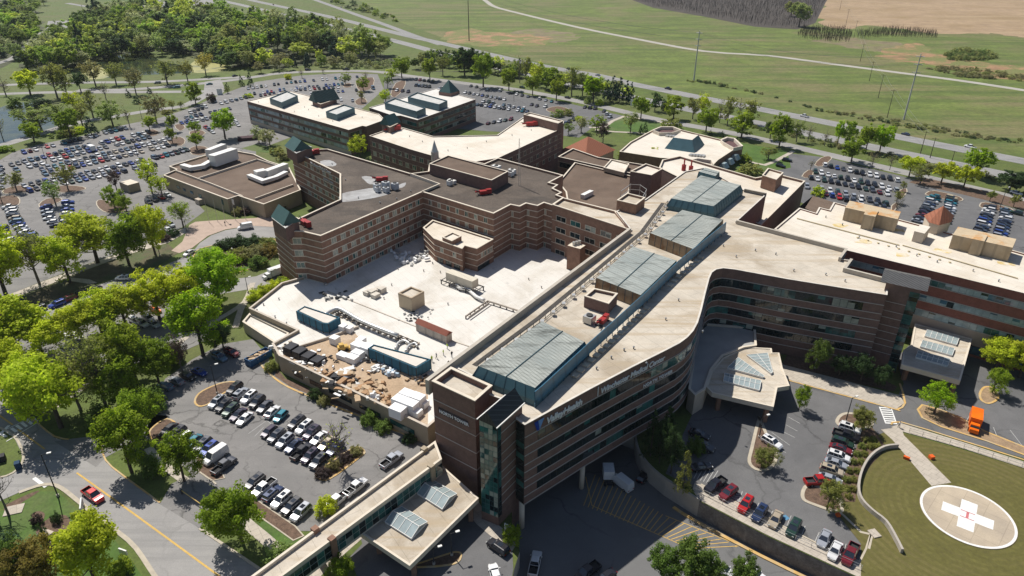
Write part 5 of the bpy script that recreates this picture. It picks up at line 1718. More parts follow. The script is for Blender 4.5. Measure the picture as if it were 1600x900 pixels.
def row(pts, spec, hx, hy, where, group, start=0, total=None):
 """pts = polyline in the picture; spec = list like 'wS kU' spaced evenly, '--' empty; where has {} for the ordinal"""
 sp = spec.split()
 w_ = [Vector(at(x, y, .75)) for x, y in pts]
 ln = [0]
 for a, b in zip(w_, w_[1:]):
  ln.append(ln[-1] + (b - a).length)
 m = max(1, len(sp) - 1)
 a, b = Vector(at(pts[0][0], pts[0][1], .75)), Vector(at(pts[0][0] + hx, pts[0][1] + hy, .75))
 hd = math.atan2((b - a).y, (b - a).x)
 rnd = random.Random(hash(where) % 9999 if False else len(where) * 31 + len(sp))
 n = 0
 for i, s_ in enumerate(sp):
  if s_ == '--':
   continue
  t = ln[-1] * i / m
  for k in range(len(w_) - 1):
   if ln[k] <= t + 1e-6 <= ln[k + 1] + 2e-6:
    q = w_[k].lerp(w_[k + 1], (t - ln[k]) / max(1e-6, ln[k + 1] - ln[k]))
  CARS.append((q.x + rnd.uniform(-.12, .12), q.y + rnd.uniform(-.12, .12), .05, hd + rnd.uniform(-.03, .03) + (PI if rnd.random() < .18 else 0), s_[0], KN[s_[1]], where.format(ORD[n % 20]), group, None))
  n += 1
def rspec(n, seed, gaps=.06):
 rnd = random.Random(seed)
 out = []
 for i in range(n):
  if rnd.random() < gaps:
   out.append('--')
  else:
   out.append(rnd.choices('kgswrbtnmcdpl', (12, 8, 18, 25, 2, 13, 5, 2, 1.5, 3, 9, 1, 9))[0] + rnd.choices('SUHPVM', (30, 42, 10, 9, .5, 6))[0])
 return ' '.join(out)
DN = (-30, 24)
gN = 'cars parked in the north lot'
row([(338, 628), (383, 654)], 'sU kU nU pS wS', *DN, '{} from the kerbed island in the lower line of the north lot', gN)
row([(366, 607), (439, 650)], 'kU sU wU kU gS wS tH', *DN, '{} from the kerbed island in the upper line of the north lot', gN)
row([(420, 674), (498, 721)], 'pH gU sU dS kP pU gU', *DN, '{} from the wide gap in the lower line by the bare tree', gN)
row([(463, 660), (523, 702)], 'kU wU pU wS cS dU', *DN, '{} from the wide gap in the upper line by the bare tree', gN)
row([(398, 753), (470, 801)], 'kU wP dU wU kU sU', *DN, '{} from the big maple in the line above the small lawn', gN)
row([(264, 671), (316, 695)], 'kS kU wH tS gU', *DN, '{} from the mulch corner in the line beside the trees', gN)
row([(327, 701), (350, 727)], 'bU', *DN, '{} next to the white van beside the trees', gN)
car(337, 713, -32, 22, 'w', 'van', 'with roof ladders between the blue car and the grey pickup', gN)
car(350, 727, 30, -22, 'g', 'pickup', 'at the end of the line by the lot driveway', gN)
gE2 = 'cars along the shaded west edge of the north lot'
row([(258, 602), (293, 587), (310, 581)], 'lS sS kS bS', 30, 12, '{} from the tall maple along the west edge of the north lot', gE2)
car(343, 558, 30, 14, 'l', 'suv', 'in the tree shadow near the dumpster', gE2)
car(362, 551, 30, 14, 'm', 'suv', 'under the tree nearest the dumpster', gE2)
car(556, 761, 30, -24, 'w', 'pickup', 'parked against the link bridge', gN)
car(526, 782, -30, 24, 'w', 'pickup', 'with ladder racks under the edge of the link bridge', gN)
car(612, 718, 30, -22, 's', 'pickup', 'with an open bed close to the bridge end', gN)
gH = 'cars parked in the east lot'
EL = (-16, 25)
for x, y, c, k, ph, h in ((1118, 757, 'k', 'pickup', 'nearest the evergreens at the edge above the dock wall', (-28, 20)), (1138, 770, 'm', 'suv', 'beside the black pickup above the dock wall', (-28, 22)),
     (1165, 788, 'r', 'suv', 'between two hatched bays above the dock wall', (-16, 24)), (1187, 802, 'd', 'suv', 'with roof rails above the dock wall', (-17, 24)),
     (1212, 811, 'c', 'sedan', 'beside the blue accessible bay', (-13, 25)), (1240, 825, 'n', 'suv', 'right of the blue accessible bay', (-14, 25)),
     (1288, 841, 's', 'sedan', 'left of the white sedan at the lot corner', (-12, 25)), (1305, 860, 'w', 'sedan', 'left of the maroon pickup at the lot corner', (-12, 25)),
     (1329, 865, 'm', 'pickup', 'at the end of the line in the lot corner', (-12, 25)), (1206, 691, 'w', 'suv', 'alone by the round mulch island', (26, 15)),
     (1093, 678, 'k', 'sedan', 'in deep shade under the fan canopy side', (26, 10)), (1100, 697, 'g', 'suv', 'in shade beside the small dark tree', (26, 10)),
     (1096, 729, 'k', 'sedan', 'in shade behind the dark evergreens', (26, -4))):
 car(x, y, h[0], h[1], c, k, ph, gH)
for x, y, c, k, ph in ((1328, 669, 'w', 'suv', 'topmost of the line by the shrub bed'), (1323, 680, 'k', 'pickup', 'second from the top by the shrub bed'), (1317, 692, 'n', 'suv', 'third from the top by the shrub bed'),
     (1314, 701, 'm', 'sedan', 'fourth from the top by the shrub bed'), (1311, 713, 'w', 'suv', 'fifth from the top by the shrub bed'), (1307, 724, 's', 'sedan', 'sixth from the top by the shrub bed'),
     (1300, 735, 'c', 'suv', 'seventh from the top by the shrub bed'), (1297, 748, 's', 'sedan', 'lowest of the line by the shrub bed'), (1279, 751, 'r', 'pickup', 'half hidden by the round tree on the mulch island')):
 car(x, y, 30, 10 if c != 'r' else -2, c, k, ph, gH)
gD = 'vehicles on the loading dock'
car(971, 754, -28, -22, 'w', 'van', 'parked on the shaded loading dock', gD, DOCKZ)
car(836, 880, 6, -28, 'w', 'pickup', 'with an open bed on the shaded dock apron', gD, DOCKZ)
car(918, 893, -18, 14, 'k', 'pickup', 'at the bottom edge of the shaded dock', gD, DOCKZ)
car(946, 902, -18, 14, 'k', 'sedan', 'cut by the bottom edge of the dock', gD, DOCKZ)
car(1130, 889, 20, 12, 'w', 'sedan', 'behind the bushy trees at the bottom edge', gD, DOCKZ)
car(1178, 897, 20, 12, 'w', 'suv', 'right of the bushy trees at the bottom edge', gD, DOCKZ)
car(1006, 744, 12, -14, 'k', 'hatchback', 'against the curved dock wall', gD, DOCKZ)
gR = 'cars on the drives'
car(778, 854, -26, -18, 'k', 'suv', 'stopped beside the glass stair tower', gR)
car(774, 897, -6, -20, 'w', 'sedan', 'on the canopy loop at the bottom edge', gR)
car(145, 773, 26, 19, 'r', 'pickup', 'driving along the avenue by the yellow line', gR)
car(192, 434, -30, 0, 'w', 'suv', 'passing the parked line on the drop off drive', gR)
car(295, 395, -24, 13, 'w', 'sedan', 'on the bend of the drop off drive', gR)
car(383, 355, -30, 5, 'w', 'van', 'beside the brick forecourt', gR)
gL = 'dark cars lined up at the kerb of the drop off drive'
for x, y, c, k, o in ((59, 483, 'g', 'suv', 'first from the left'), (89, 475, 'b', 'suv', 'second from the left'), (106, 467, 'm', 'suv', 'third from the left'), (124, 459, 'k', 'suv', 'fourth from the left'), (147, 452, 'k', 'sedan', 'fifth from the left')):
 car(x, y, -30, 12, c, k, o + ' at the shaded kerb', gL)
gT = 'cars under the trees of the lower west lot'
for i, (x, y, c, k) in enumerate(((109, 529, 'w', 'suv'), (120, 525, 'w', 'sedan'), (106, 548, 'w', 'suv'), (121, 552, 'w', 'sedan'), (142, 544, 's', 'sedan'), (173, 523, 't', 'suv'), (183, 524, 'w', 'sedan'), (211, 501, 'w', 'suv'),
        (222, 505, 'w', 'suv'), (185, 512, 'w', 'sedan'), (243, 484, 'o', 'hatchback'), (232, 497, 's', 'suv'), (126, 543, 's', 'suv'), (240, 506, 's', 'sedan'))):
 car(x, y, 24, 12, c, k, ORD[i] + ' from the left glimpsed between the trees of the lower west lot', gT)
gNE = 'cars parked in the northeast lot'
NEd = (6, 20)
row([(1289, 257), (1351, 271), (1402, 281)], 'wU kU bS gS wU kU kU wU wU kH kU wU', *NEd, '{} from the left in the top line of the northeast lot', gNE)
row([(1274, 268), (1314, 277), (1400, 296)], 'nU wU wS wS nU kU wS nU kU kU wU wS sU', *NEd, '{} from the left in the second line of the northeast lot', gNE)
row([(1267, 277), (1319, 287), (1386, 302)], 'kU wS nU kU kU kS gS kU nS gU mS wU', *NEd, '{} from the left in the third line of the northeast lot', gNE)
row([(1261, 291), (1317, 302), (1384, 317)], 'sU -- sU wU nM sU sU wU gP kU nU', *NEd, '{} from the left in the fourth line of the northeast lot', gNE)
row([(1290, 302), (1334, 314), (1382, 325)], 'mS bU rU kU gU wU -- gU kU', *NEd, '{} from the left in the nearest line of the northeast lot', gNE)
RD = (22, 5)
row([(1461, 306), (1448, 325), (1434, 345)], rspec(10, 5, 0), *RD, '{} from the top in the first column of the right lot', gNE)
row([(1487, 309), (1484, 325), (1477, 345)], rspec(10, 6, 0), *RD, '{} from the top in the second column of the right lot', gNE)
row([(1547, 323), (1539, 343), (1530, 364)], rspec(10, 7, 0), *RD, '{} from the top in the third column of the right lot', gNE)
row([(1573, 328), (1570, 345), (1562, 369)], rspec(10, 8, 0), *RD, '{} from the top in the last column of the right lot', gNE)
row([(1588, 332), (1588, 333)], 'nU', *RD, '{} alone beside the last column of the right lot', gNE)
gC = 'cars in the curved rows of the west lot'
row([(15, 323), (22, 340), (34, 358), (54, 372)], rspec(12, 11, 0), -22, 2, '{} from the top in the outer curved row, west lot', gC)
row([(2, 356), (8, 370), (24, 388)], rspec(6, 12, 0), -22, 2, '{} from the top in the inner curved row, west lot', gC)
row([(72, 323), (76, 340), (87, 352)], rspec(6, 13, 0), -22, 2, '{} from the top in the left short row, west lot', gC)
row([(106, 316), (105, 335), (102, 352)], rspec(7, 14, 0), 22, -2, '{} from the top in the right short row, west lot', gC)
gW = 'cars parked in the big west lot'
WH = (14, 9)
row([(28, 240), (127, 216), (195, 200)], rspec(21, 21, .2), *WH, '{} from the left in the line along the grass of the west lot', gW)
row([(18, 257), (120, 232), (232, 206)], rspec(25, 22, .1), *WH, '{} from the left in the second line of the west lot', gW)
row([(26, 265), (120, 240), (232, 214)], rspec(24, 23, .1), *WH, '{} from the left in the third line of the west lot', gW)
row([(66, 264), (124, 250), (264, 217)], rspec(23, 24, .05), *WH, '{} from the left in the fourth line of the west lot', gW)
row([(70, 271), (124, 258.5), (262, 227)], rspec(22, 25, .05), *WH, '{} from the left in the fifth line of the west lot', gW)
row([(38, 290), (124, 273), (292, 234)], rspec(27, 26, .12), *WH, '{} from the left in the sixth line of the west lot', gW)
row([(46, 297), (124, 281), (240, 257)], rspec(20, 27, .15), *WH, '{} from the left in the nearest line of the west lot', gW)
row([(244, 246), (268, 240), (290, 234)], 'kU rS tU kS mU kU nU', *WH, '{} from the left near the flat roofed service building', gW)
row([(232, 316), (246, 310), (262, 304)], 'kU kU rS wS', *WH, '{} from the left beside the wall of the service building', gW)
row([(2, 262), (4, 280), (2, 292)], rspec(5, 28, 0), *WH, '{} from the top at the left edge of the west lot', gW)
row([(256, 346), (268, 351), (262, 358)], 'kS sU wS', *WH, '{} below the crown beside the service building', gW)
gNW = 'cars in the lot left of the office block'
row([(292, 178), (319, 167), (350, 160), (384, 152)], rspec(14, 31, .1), 14, 8, '{} from the left in the top line left of the office block', gNW)
row([(284, 186), (318, 178), (360, 169), (384, 167)], rspec(14, 32, .2), 14, 8, '{} from the left in the second line left of the office block', gNW)
row([(284, 192), (320, 186), (330, 184)], rspec(7, 33, .1), 14, 8, '{} from the left in the third line left of the office block', gNW)
row([(322, 199), (332, 206)], rspec(3, 34, 0), 14, 8, '{} from the top behind the round green tree left of the office block', gNW)
row([(366, 186), (372, 195)], 'wS wS wS', 14, 8, '{} from the top right of the round green tree', gNW)
gTN = 'cars in the lot behind the office blocks'
BH = (5, 12)
row([(388, 138), (449, 129), (528, 122), (558, 120)], rspec(26, 41, .22), *BH, '{} from the left in the back line behind the office block', gTN)
row([(384, 148), (460, 138), (535, 131)], rspec(24, 42, .12), *BH, '{} from the left in the second line behind the office block', gTN)
row([(400, 150), (466, 140), (528, 136)], rspec(19, 43, .15), *BH, '{} from the left in the third line behind the office block', gTN)
row([(486, 147), (520, 143), (557, 141)], rspec(11, 44, .15), *BH, '{} from the left in the fourth line behind the office block', gTN)
row([(533, 156), (551, 157)], 'wU sU', *BH, '{} at the near end behind the office block', gTN)
car(583, 138, 14, 10, 'l', 'van', 'driving through the lot behind the office block', gTN)
gM = 'cars in the visitor lot behind the central block'
MH = (-12, 8)
row([(650, 124), (676, 127)], 'kU mU kU kU kU', *MH, '{} from the left in the upper short line by the path', gM)
row([(620, 141), (638, 143)], 'wU pU pU', *MH, '{} from the left near the path through the lots', gM)
row([(650, 133), (692, 138)], rspec(9, 52, .1), *MH, '{} from the left behind the teal roof screens', gM)
row([(736, 134), (785, 142), (862, 158)], 'kS kS -- wS -- wU -- kS wS kS sS -- wU sS tS', *MH, '{} from the left in the back line of the visitor lot', gM)
row([(727, 144), (762, 150), (788, 155)], 'wS kS wS wS bS gS sS sS sU wS', *MH, '{} from the left in the second line of the visitor lot', gM)
row([(746, 163), (780, 168), (824, 174)], rspec(12, 55, .08), *MH, '{} from the left in the third line of the visitor lot', gM)
row([(755, 158), (790, 164), (818, 170)], rspec(9, 56, .15), *MH, '{} from the left in the fourth line of the visitor lot', gM)
row([(831, 163), (839, 165)], 'pS pS', *MH, '{} in the middle of the visitor lot', gM)
car(852, 166, -12, 8, 'w', 'suv', 'beside the small kerbed island of the visitor lot', gM)
row([(763, 192), (798, 186)], 'mS kS wU nS mU', *MH, '{} from the left in front of the visitor lot trees', gM)
row([(914, 167), (930, 169)], 'pS pU pU', *MH, '{} from the left beside the ring road trees', gM)
row([(944, 173), (953, 182)], 'kS wU sU', *MH, '{} from the top at the end of the visitor lot', gM)
row([(883, 193), (902, 183)], 'dU kU kU kS', *MH, '{} from the left behind the red equipment roof', gM)
gHw = 'vehicles on the highway'
for x, y, c, k, hx, hy, ph in ((888, 107, 'k', 'sedan', -14, -3, 'on the far carriageway left of the conifers'), (934, 117, 's', 'sedan', -14, -3, 'on the far carriageway above the conifers'), (1044, 138, 'k', 'pickup', -14, -3, 'on the far carriageway near the tall steel pole'),
      (1257, 181, 'w', 'pickup', -16, -4, 'on the far carriageway above the right lots'), (1415, 209, 'd', 'sedan', -16, -4, 'on the far carriageway under the power lines'), (1516, 229, 'w', 'pickup', -16, -4, 'on the far carriageway nearest the right edge'),
      (439, 20, 'w', 'sedan', 12, 4, 'on the near carriageway at the top left'), (419, 18, 'g', 'sedan', 12, 4, 'second on the near carriageway at the top left'), (427, 7, 'm', 'sedan', -12, -4, 'on the far carriageway at the top left'),
      (533, 11, 's', 'sedan', 12, 6, 'on the slip road at the top'), (246, 129, 's', 'minivan', -12, 1, 'on the boulevard beyond the green'), (276, 136, 't', 'minivan', -12, 1, 'on the near lane of the boulevard'),
      (327, 131, 't', 'sedan', -12, 1, 'crossing the boulevard junction'), (367, 118, 'k', 'sedan', 12, -2, 'behind the shrubs on the boulevard'), (481, 109, 'k', 'suv', 12, 0, 'on the ring road behind the north lots'),
      (541, 108, 'k', 'pickup', 12, 0, 'on the ring road by the bare shrubs'), (887, 152, 'k', 'sedan', 14, 3, 'on the ring road near the conifers'), (1230, 250, 'k', 'suv', 20, 3, 'leaving the northeast lot, upper of two'), (1220, 259, 'k', 'suv', 20, 5, 'leaving the northeast lot, lower of two'),
      (335, 157, 'w', 'van', 12, 6, 'parked by the dark shrub at the boulevard lot'), (816, 136, 'n', 'sedan', 12, 2, 'on the ring road behind the visitor lot'), (1588, 301, 'w', 'sedan', 14, 4, 'on the ring road at the right edge')):
 car(x, y, hx, hy, c, k, ph, gHw)
PROTO = {}
_m = MB()
_m.box(0, 0, 0, .95, .85, .02)
SUNR = mesh_of(_m, 'sunroof', [m_cglass])
def make_car(kind):
 root = thing('parked_car', 'x', 'car', (0, 0, 0))
 def add(nm, me, loc=(0, 0, 0)):
  o = bpy.data.objects.new(nm, me)
  o.parent = root
  o.location = loc
  COL.objects.link(o)
  return o
 add('body', CAR_ME[kind])
 for nm, ms in GLASS_ME[kind].items():
  for me in ms:
   add('side_panel' if (kind == 'van' and nm != 'windscreen') else nm, me)
 Ln, Wd = KIND[kind][:2]
 for x in AXLES[kind]:
  for s_ in (-1, 1):
   wo = add('wheel', W_ME, (x, s_ * (Wd / 2 - .11), .34))
   ro_ = bpy.data.objects.new('rim', RIM_ME)
   ro_.parent = wo
   COL.objects.link(ro_)
 st = KIND[kind][2]
 for s_ in (-1, 1):
  add('headlight', HL, (Ln / 2 - .12, s_ * (Wd / 2 - .36), .62))
  add('tail_light', TL, (-Ln / 2 + .03, s_ * (Wd / 2 - .32), .72))
 return root
def ctree(o, parent=None, colr=None):
 c = o.copy()
 COL.objects.link(c)
 if parent is not None:
  c.parent = parent
 if colr is not None:
  c.color = (*colr, 1)
 for ch in list(o.children):
  ctree(ch, c, colr)
 return c
CARS.sort(key=lambda c: c[0] ** 2 + c[1] ** 2)
NEAR, MIDN = 108, 292
rest = []
for i, (x, y, z, hd, col, kind, ph, grp, det) in enumerate(CARS):
 rgb, cn = COLS[col]
 rnd = random.Random(i)
 f = 1 + rnd.uniform(-.12, .12)
 rgb = tuple(min(.85, c * f) for c in rgb)
 kn = {'suv': 'SUV'}.get(kind, kind)
 label = cn + ' ' + kn + ', ' + ph
 cat = {'pickup': 'pickup', 'van': 'van'}.get(kind, 'car')
 if i < NEAR:
  if kind not in PROTO:
   PROTO[kind] = make_car(kind)
   o = PROTO[kind]
   for q in [o] + list(o.children):
    q.color = (*rgb, 1)
  else:
   o = ctree(PROTO[kind], None, rgb)
 elif i < MIDN:
  o = bpy.data.objects.new('parked_car', CAR_LOW[kind])
  COL.objects.link(o)
  o.color = (*rgb, 1)
 else:
  rest.append((x, y, z, hd, rgb, kind))
  continue
 if kind in ('pickup', 'van'):
  o.name = 'parked_pickup' if kind == 'pickup' else 'parked_van'
 if i < NEAR and kind in ('suv', 'sedan') and rnd.random() < .4:
  sr = bpy.data.objects.new('sunroof', SUNR)
  sr.parent = o
  g_ = KIND[kind][3]
  sr.location = ((g_[3] + g_[4]) / 2 + .15, 0, g_[5] + .06)
  COL.objects.link(sr)
 o.location = (x, y, z)
 o.rotation_euler = (0, 0, hd)
 tag(o, label, cat, grp)
vs, fs, ms, cols = [], [], [], []
fm = [m_cglass, m_bed, m_tyre]
pal = {}
fmats = list(fm)
def pm(rgb):
 k = tuple(round(c, 1) if c > .1 else round(c, 2) for c in rgb)
 if k not in pal:
  m, nt_x, b = new_mat('far_car_paint')
  b.inputs['Base Color'].default_value = (*rgb, 1)
  b.inputs['Roughness'].default_value = .3
  b.inputs['Coat Weight'].default_value = .5
  pal[k] = len(fmats)
  fmats.append(m)
 return pal[k]
for x, y, z, hd, rgb, kind in rest:
 me = CAR_LOW[kind]
 c, s_ = math.cos(hd), math.sin(hd)
 b0 = len(vs)
 vs += [(x + v.co.x * c - v.co.y * s_, y + v.co.x * s_ + v.co.y * c, z + v.co.z) for v in me.vertices]
 pi = pm(rgb)
 for p in me.polygons:
  fs.append([b0 + k for k in p.vertices])
  ms.append(pi if p.material_index == 0 else p.material_index - 1)
me = bpy.data.meshes.new('distant_parked_cars')
me.from_pydata(vs, [], fs)
for m in fmats:
 me.materials.append(m)
me.polygons.foreach_set('material_index', ms)
o = bpy.data.objects.new('distant_parked_cars', me)
COL.objects.link(o)
tag(o, 'rows of small distant cars filling the far parking lots', 'cars', None, 'stuff')
print('CARS', len(CARS))
def leaf_mat(name='foliage', base=None):
 m, nt, b = new_mat(name)
 at_ = nt.nodes.new('ShaderNodeAttribute')
 at_.attribute_name = 'tint'
 if base is None:
  oi = nt.nodes.new('ShaderNodeObjectInfo')
  c0 = oi.outputs['Color']
 else:
  rgb = nt.nodes.new('ShaderNodeAttribute')
  rgb.attribute_name = 'leafcol'
  c0 = rgb.outputs['Color']
 sc = nt.nodes.new('ShaderNodeVectorMath')
 sc.operation = 'SCALE'
 nt.links.new(c0, sc.inputs[0])
 nt.links.new(at_.outputs['Fac'], sc.inputs['Scale'])
 nt.links.new(sc.outputs[0], b.inputs['Base Color'])
 b.inputs['Roughness'].default_value = .6
 b.inputs['Specular IOR Level'].default_value = .08
 tr = nt.nodes.new('ShaderNodeBsdfTranslucent')
 s2_ = nt.nodes.new('ShaderNodeVectorMath')
 s2_.operation = 'MULTIPLY'
 s2_.inputs[1].default_value = (1.25, 1.25, .95)
 nt.links.new(sc.outputs[0], s2_.inputs[0])
 nt.links.new(s2_.outputs[0], tr.inputs['Color'])
 mx = nt.nodes.new('ShaderNodeMixShader')
 mx.inputs[0].default_value = .48
 nt.links.new(b.outputs[0], mx.inputs[1])
 nt.links.new(tr.outputs[0], mx.inputs[2])
 nt.links.new(mx.outputs[0], nt.nodes['Material Output'].inputs['Surface'])
 return m
m_leaf = leaf_mat()
m_leafm = leaf_mat('wood_foliage', 1)
m_bark = M('bark', (.09, .07, .055), var=.3, scale=2, objco=True)
m_barkg = M('grey_bark', (.16, .14, .125), var=.25, scale=2, objco=True)
def rdir(rnd):
 while True:
  v = Vector((rnd.uniform(-1, 1), rnd.uniform(-1, 1), rnd.uniform(-1, 1)))
  if .05 < v.length < 1:
   return v.normalized()
def leaves(clumps, per, size, rnd, spread=.55):
 """leaf-sized faces scattered through clumps (centre, radius, tint)"""
 V, Fc, T = [], [], []
 for c, r, t in clumps:
  for _ in range(per):
   d = rdir(rnd)
   p = c + d * r * (rnd.random() ** .45)
   n = (d * .9 + rdir(rnd) * .8 + Vector((-.25, .25, .6))).normalized()
   a = n.orthogonal().normalized()
   b = n.cross(a)
   th = rnd.uniform(0, 2 * PI)
   a, b = a * math.cos(th) + b * math.sin(th), b * math.cos(th) - a * math.sin(th)
   s_ = size * rnd.uniform(.6, 1.3)
   i = len(V)
   V += [p - a * s_ * .6, p + b * s_ * .38, p + a * s_ * .6, p - b * s_ * .38]
   Fc.append((i, i + 1, i + 2, i + 3))
   T.append(t * rnd.uniform(.82, 1.18))
 return V, Fc, T
def leaf_mesh(name, V, Fc, T, mat):
 me = bpy.data.meshes.new(name)
 me.from_pydata([tuple(v) for v in V], [], Fc)
 a = me.attributes.new('tint', 'FLOAT', 'FACE')
 a.data.foreach_set('value', T)
 me.materials.append(mat)
 return me
def crown_clumps(kind, rnd, n):
 out = []
 if kind == 'conifer':
  for k in range(n):
   h = (k + .5) / n
   z = 1.0 + 9.0 * h
   R_ = 2.6 * (1 - h) ** .85 + .25
   for q in range(max(2, int(7 * (1 - h) + 2))):
    th = rnd.uniform(0, 2 * PI)
    rr = R_ * rnd.uniform(.45, 1.0)
    out.append((Vector((rr * math.cos(th), rr * math.sin(th), z + rnd.uniform(-.3, .3) - rr * .15)), .55 * (1 - h * .5) + .15, rnd.uniform(.75, 1.3)))
  return out
 if kind == 'shrub':
  for k in range(n):
   th, rr = rnd.uniform(0, 2 * PI), math.sqrt(rnd.random()) * 4.0
   h = (1 - (rr / 4.6) ** 2) ** .5 * rnd.uniform(.7, 1.05)
   out.append((Vector((rr * math.cos(th), rr * math.sin(th), 10 * h * rnd.uniform(.55, .95))), 1.1, rnd.uniform(.75, 1.25)))
   out.append((Vector((rr * math.cos(th), rr * math.sin(th), 10 * h * rnd.uniform(.15, .5))), 1.2, rnd.uniform(.75, 1.25)))
  return out
 lobes = []
 base = {'maple': (5.8, 3.7, 4.0), 'round': (5.4, 4.1, 4.1), 'sparse': (5.9, 3.6, 3.9), 'bare': (6.2, 3.6, 3.4)}[kind]
 zc, rx, rz = base
 for k in range(7 if kind != 'round' else 5):
  th = rnd.uniform(0, 2 * PI)
  lobes.append((Vector((rx * .45 * math.cos(th) * rnd.uniform(.5, 1.1), rx * .45 * math.sin(th) * rnd.uniform(.5, 1.1), zc + rnd.uniform(-.45, .5) * rz)), rnd.uniform(.5, .72) * rx))
 lobes.append((Vector((rnd.uniform(-.4, .4), rnd.uniform(-.4, .4), zc + rz * .25)), rx * .72))
 k = 0
 while k < n:
  c, r = rnd.choice(lobes)
  d = rdir(rnd)
  p = c + d * r * rnd.uniform(.62, 1.0)
  p.z = c.z + (p.z - c.z) * (rz / rx)
  if p.z < 1.3 or p.z > 10.0:
   continue
  out.append((p, rnd.uniform(.5, .95), rnd.uniform(.72, 1.3)))
  k += 1
 return out
def trunk_mb(kind, clumps, rnd, fine=True):
 mb = MB()
 if kind == 'conifer':
  mb.tube((0, 0, 0), (0, 0, 9.4), .2, 6, 0, .03)
  return mb
 if kind == 'shrub':
  for k in range(5):
   th = rnd.uniform(0, 2 * PI)
   mb.tube((.3 * math.cos(th), .3 * math.sin(th), 0), (2 * math.cos(th), 2 * math.sin(th), 5), .12, 5, 0, .05)
  return mb
 top = Vector((rnd.uniform(-.2, .2), rnd.uniform(-.2, .2), 6.8))
 f = Vector((rnd.uniform(-.1, .1), rnd.uniform(-.1, .1), 2.6))
 mb.tube((0, 0, 0), f, .24, 8, 0, .19)
 mb.tube(f, top, .19, 7, 0, .06)
 picks = rnd.sample(clumps, min(len(clumps), 16 if kind in ('maple', 'round') else 40))
 for c, r, t in picks:
  zz = min(6.4, max(2.2, c.z - Vector((c.x, c.y)).length * rnd.uniform(.5, .9)))
  s_ = f.lerp(top, max(0, (zz - 2.6) / 4.2)) if zz > 2.6 else f * (zz / 2.6)
  m_ = s_.lerp(c, .5) + Vector((rnd.uniform(-.3, .3), rnd.uniform(-.3, .3), rnd.uniform(-.5, .1)))
  mb.tube(s_, m_, .09, 5, 0, .06, caps=False)
  mb.tube(m_, c, .06, 4, 0, .02, caps=False)
  if kind in ('bare', 'sparse') and fine:
   for q in range(5):
    e = c + rdir(rnd) * rnd.uniform(.5, 1.2) + Vector((0, 0, .4))
    mb.tube(m_.lerp(c, rnd.uniform(.3, .95)), e, .03, 3, 0, .012, caps=False)
 return mb
TREE = {}
def make_protos():
 spec = {('maple', 0): (5, 150, 66, .29), ('maple', 1): (4, 90, 28, .5), ('round', 0): (3, 130, 56, .27), ('round', 1): (3, 75, 28, .46),
   ('sparse', 0): (3, 120, 20, .29), ('sparse', 1): (3, 80, 14, .45), ('bare', 0): (2, 80, 1, .3), ('bare', 1): (2, 60, 2, .45),
   ('conifer', 0): (2, 17, 22, .34), ('conifer', 1): (2, 13, 9, .6), ('shrub', 0): (2, 40, 28, .6), ('shrub', 1): (2, 24, 14, .95)}
 for (kind, lod), (cnt, n, per, size) in spec.items():
  for v in range(cnt):
   rnd = random.Random(len(kind) * 100 + lod * 10 + v)
   cl = crown_clumps(kind, rnd, n)
   V, Fc, T = leaves(cl, per, size, rnd)
   cm = leaf_mesh('crown', V, Fc, T, m_leaf)
   tm = mesh_of(trunk_mb(kind, cl, rnd, lod == 0), 'trunk', [m_barkg if kind in ('bare', 'sparse') else m_bark])
   TREE.setdefault((kind, lod), []).append((tm, cm))
make_protos()
TC0 = {'yg': (.275, .315, .022), 'g': (.14, .19, .016), 'bg': (.17, .255, .012), 'dg': (.035, .062, .022), 'ol': (.15, .165, .045), 'br': (.15, .145, .062), 'yl': (.27, .24, .05), 'pa': (.2, .22, .11),
 'pu': (.055, .04, .038), 'co': (.02, .042, .03), 'wi': (.15, .195, .06), 'ld': (.08, .12, .026), 'or': (.15, .12, .03)}
TC = {k: tuple(c * 1.65 for c in v) for k, v in TC0.items()}
CN = {'yg': 'yellow green', 'g': 'green', 'bg': 'bright green', 'dg': 'dark green', 'ol': 'olive', 'br': 'brownish budding', 'yl': 'yellow', 'pa': 'pale', 'pu': 'dark purple', 'co': 'blue green', 'wi': 'soft green', 'ld': 'deep green', 'or': 'orange tinged'}
NAMEK = {'maple': 'broadleaf_tree', 'round': 'round_tree', 'sparse': 'budding_tree', 'bare': 'bare_tree', 'conifer': 'conifer_tree', 'shrub': 'shrub'}
WORDK = {'maple': 'leafy tree', 'round': 'round tree', 'sparse': 'airy tree', 'bare': 'bare tree', 'conifer': 'conifer', 'shrub': 'bush'}
tcount = 0
def tree(bx, by, ty, wpx, kind, colr, label, group, zb=0.0):
 global tcount
 rnd = random.Random(int(bx * 31 + by * 17))
 X, Y = at(bx, by, zb)
 h = max(1.0, zat(X, Y, ty) - zb)
 d = Y * math.cos(TILT) - (zb + h * .6 - CAMH) * math.sin(TILT)
 wd = wpx * 1.1 * d / FPX
 lod = 0 if Y < 260 else 1
 tm, cm = rnd.choice(TREE[(kind, lod)])
 ref = {'maple': 7.6, 'round': 7.8, 'sparse': 7.5, 'bare': 8.0, 'conifer': 5.2, 'shrub': 9.0}[kind]
 sx = wd / ref
 sz = h / 10.2
 root = thing(NAMEK[kind], label, 'bush' if kind == 'shrub' else 'tree', (X, Y, zb), group)
 f = rnd.uniform(.9, 1.12)
 base = TC[colr]
 c = tuple(v * f * rnd.uniform(.95, 1.05) for v in base)
 rz = rnd.uniform(0, 2 * PI)
 for nm, me in (('trunk', tm), ('crown', cm)):
  if kind == 'shrub' and nm == 'trunk' and lod == 1:
   continue
  o = bpy.data.objects.new(nm, me)
  o.parent = root
  o.scale = (sx, sx, sz)
  o.rotation_euler = (0, 0, rz)
  o.color = (*c, 1)
  COL.objects.link(o)
 tcount += 1
 return root
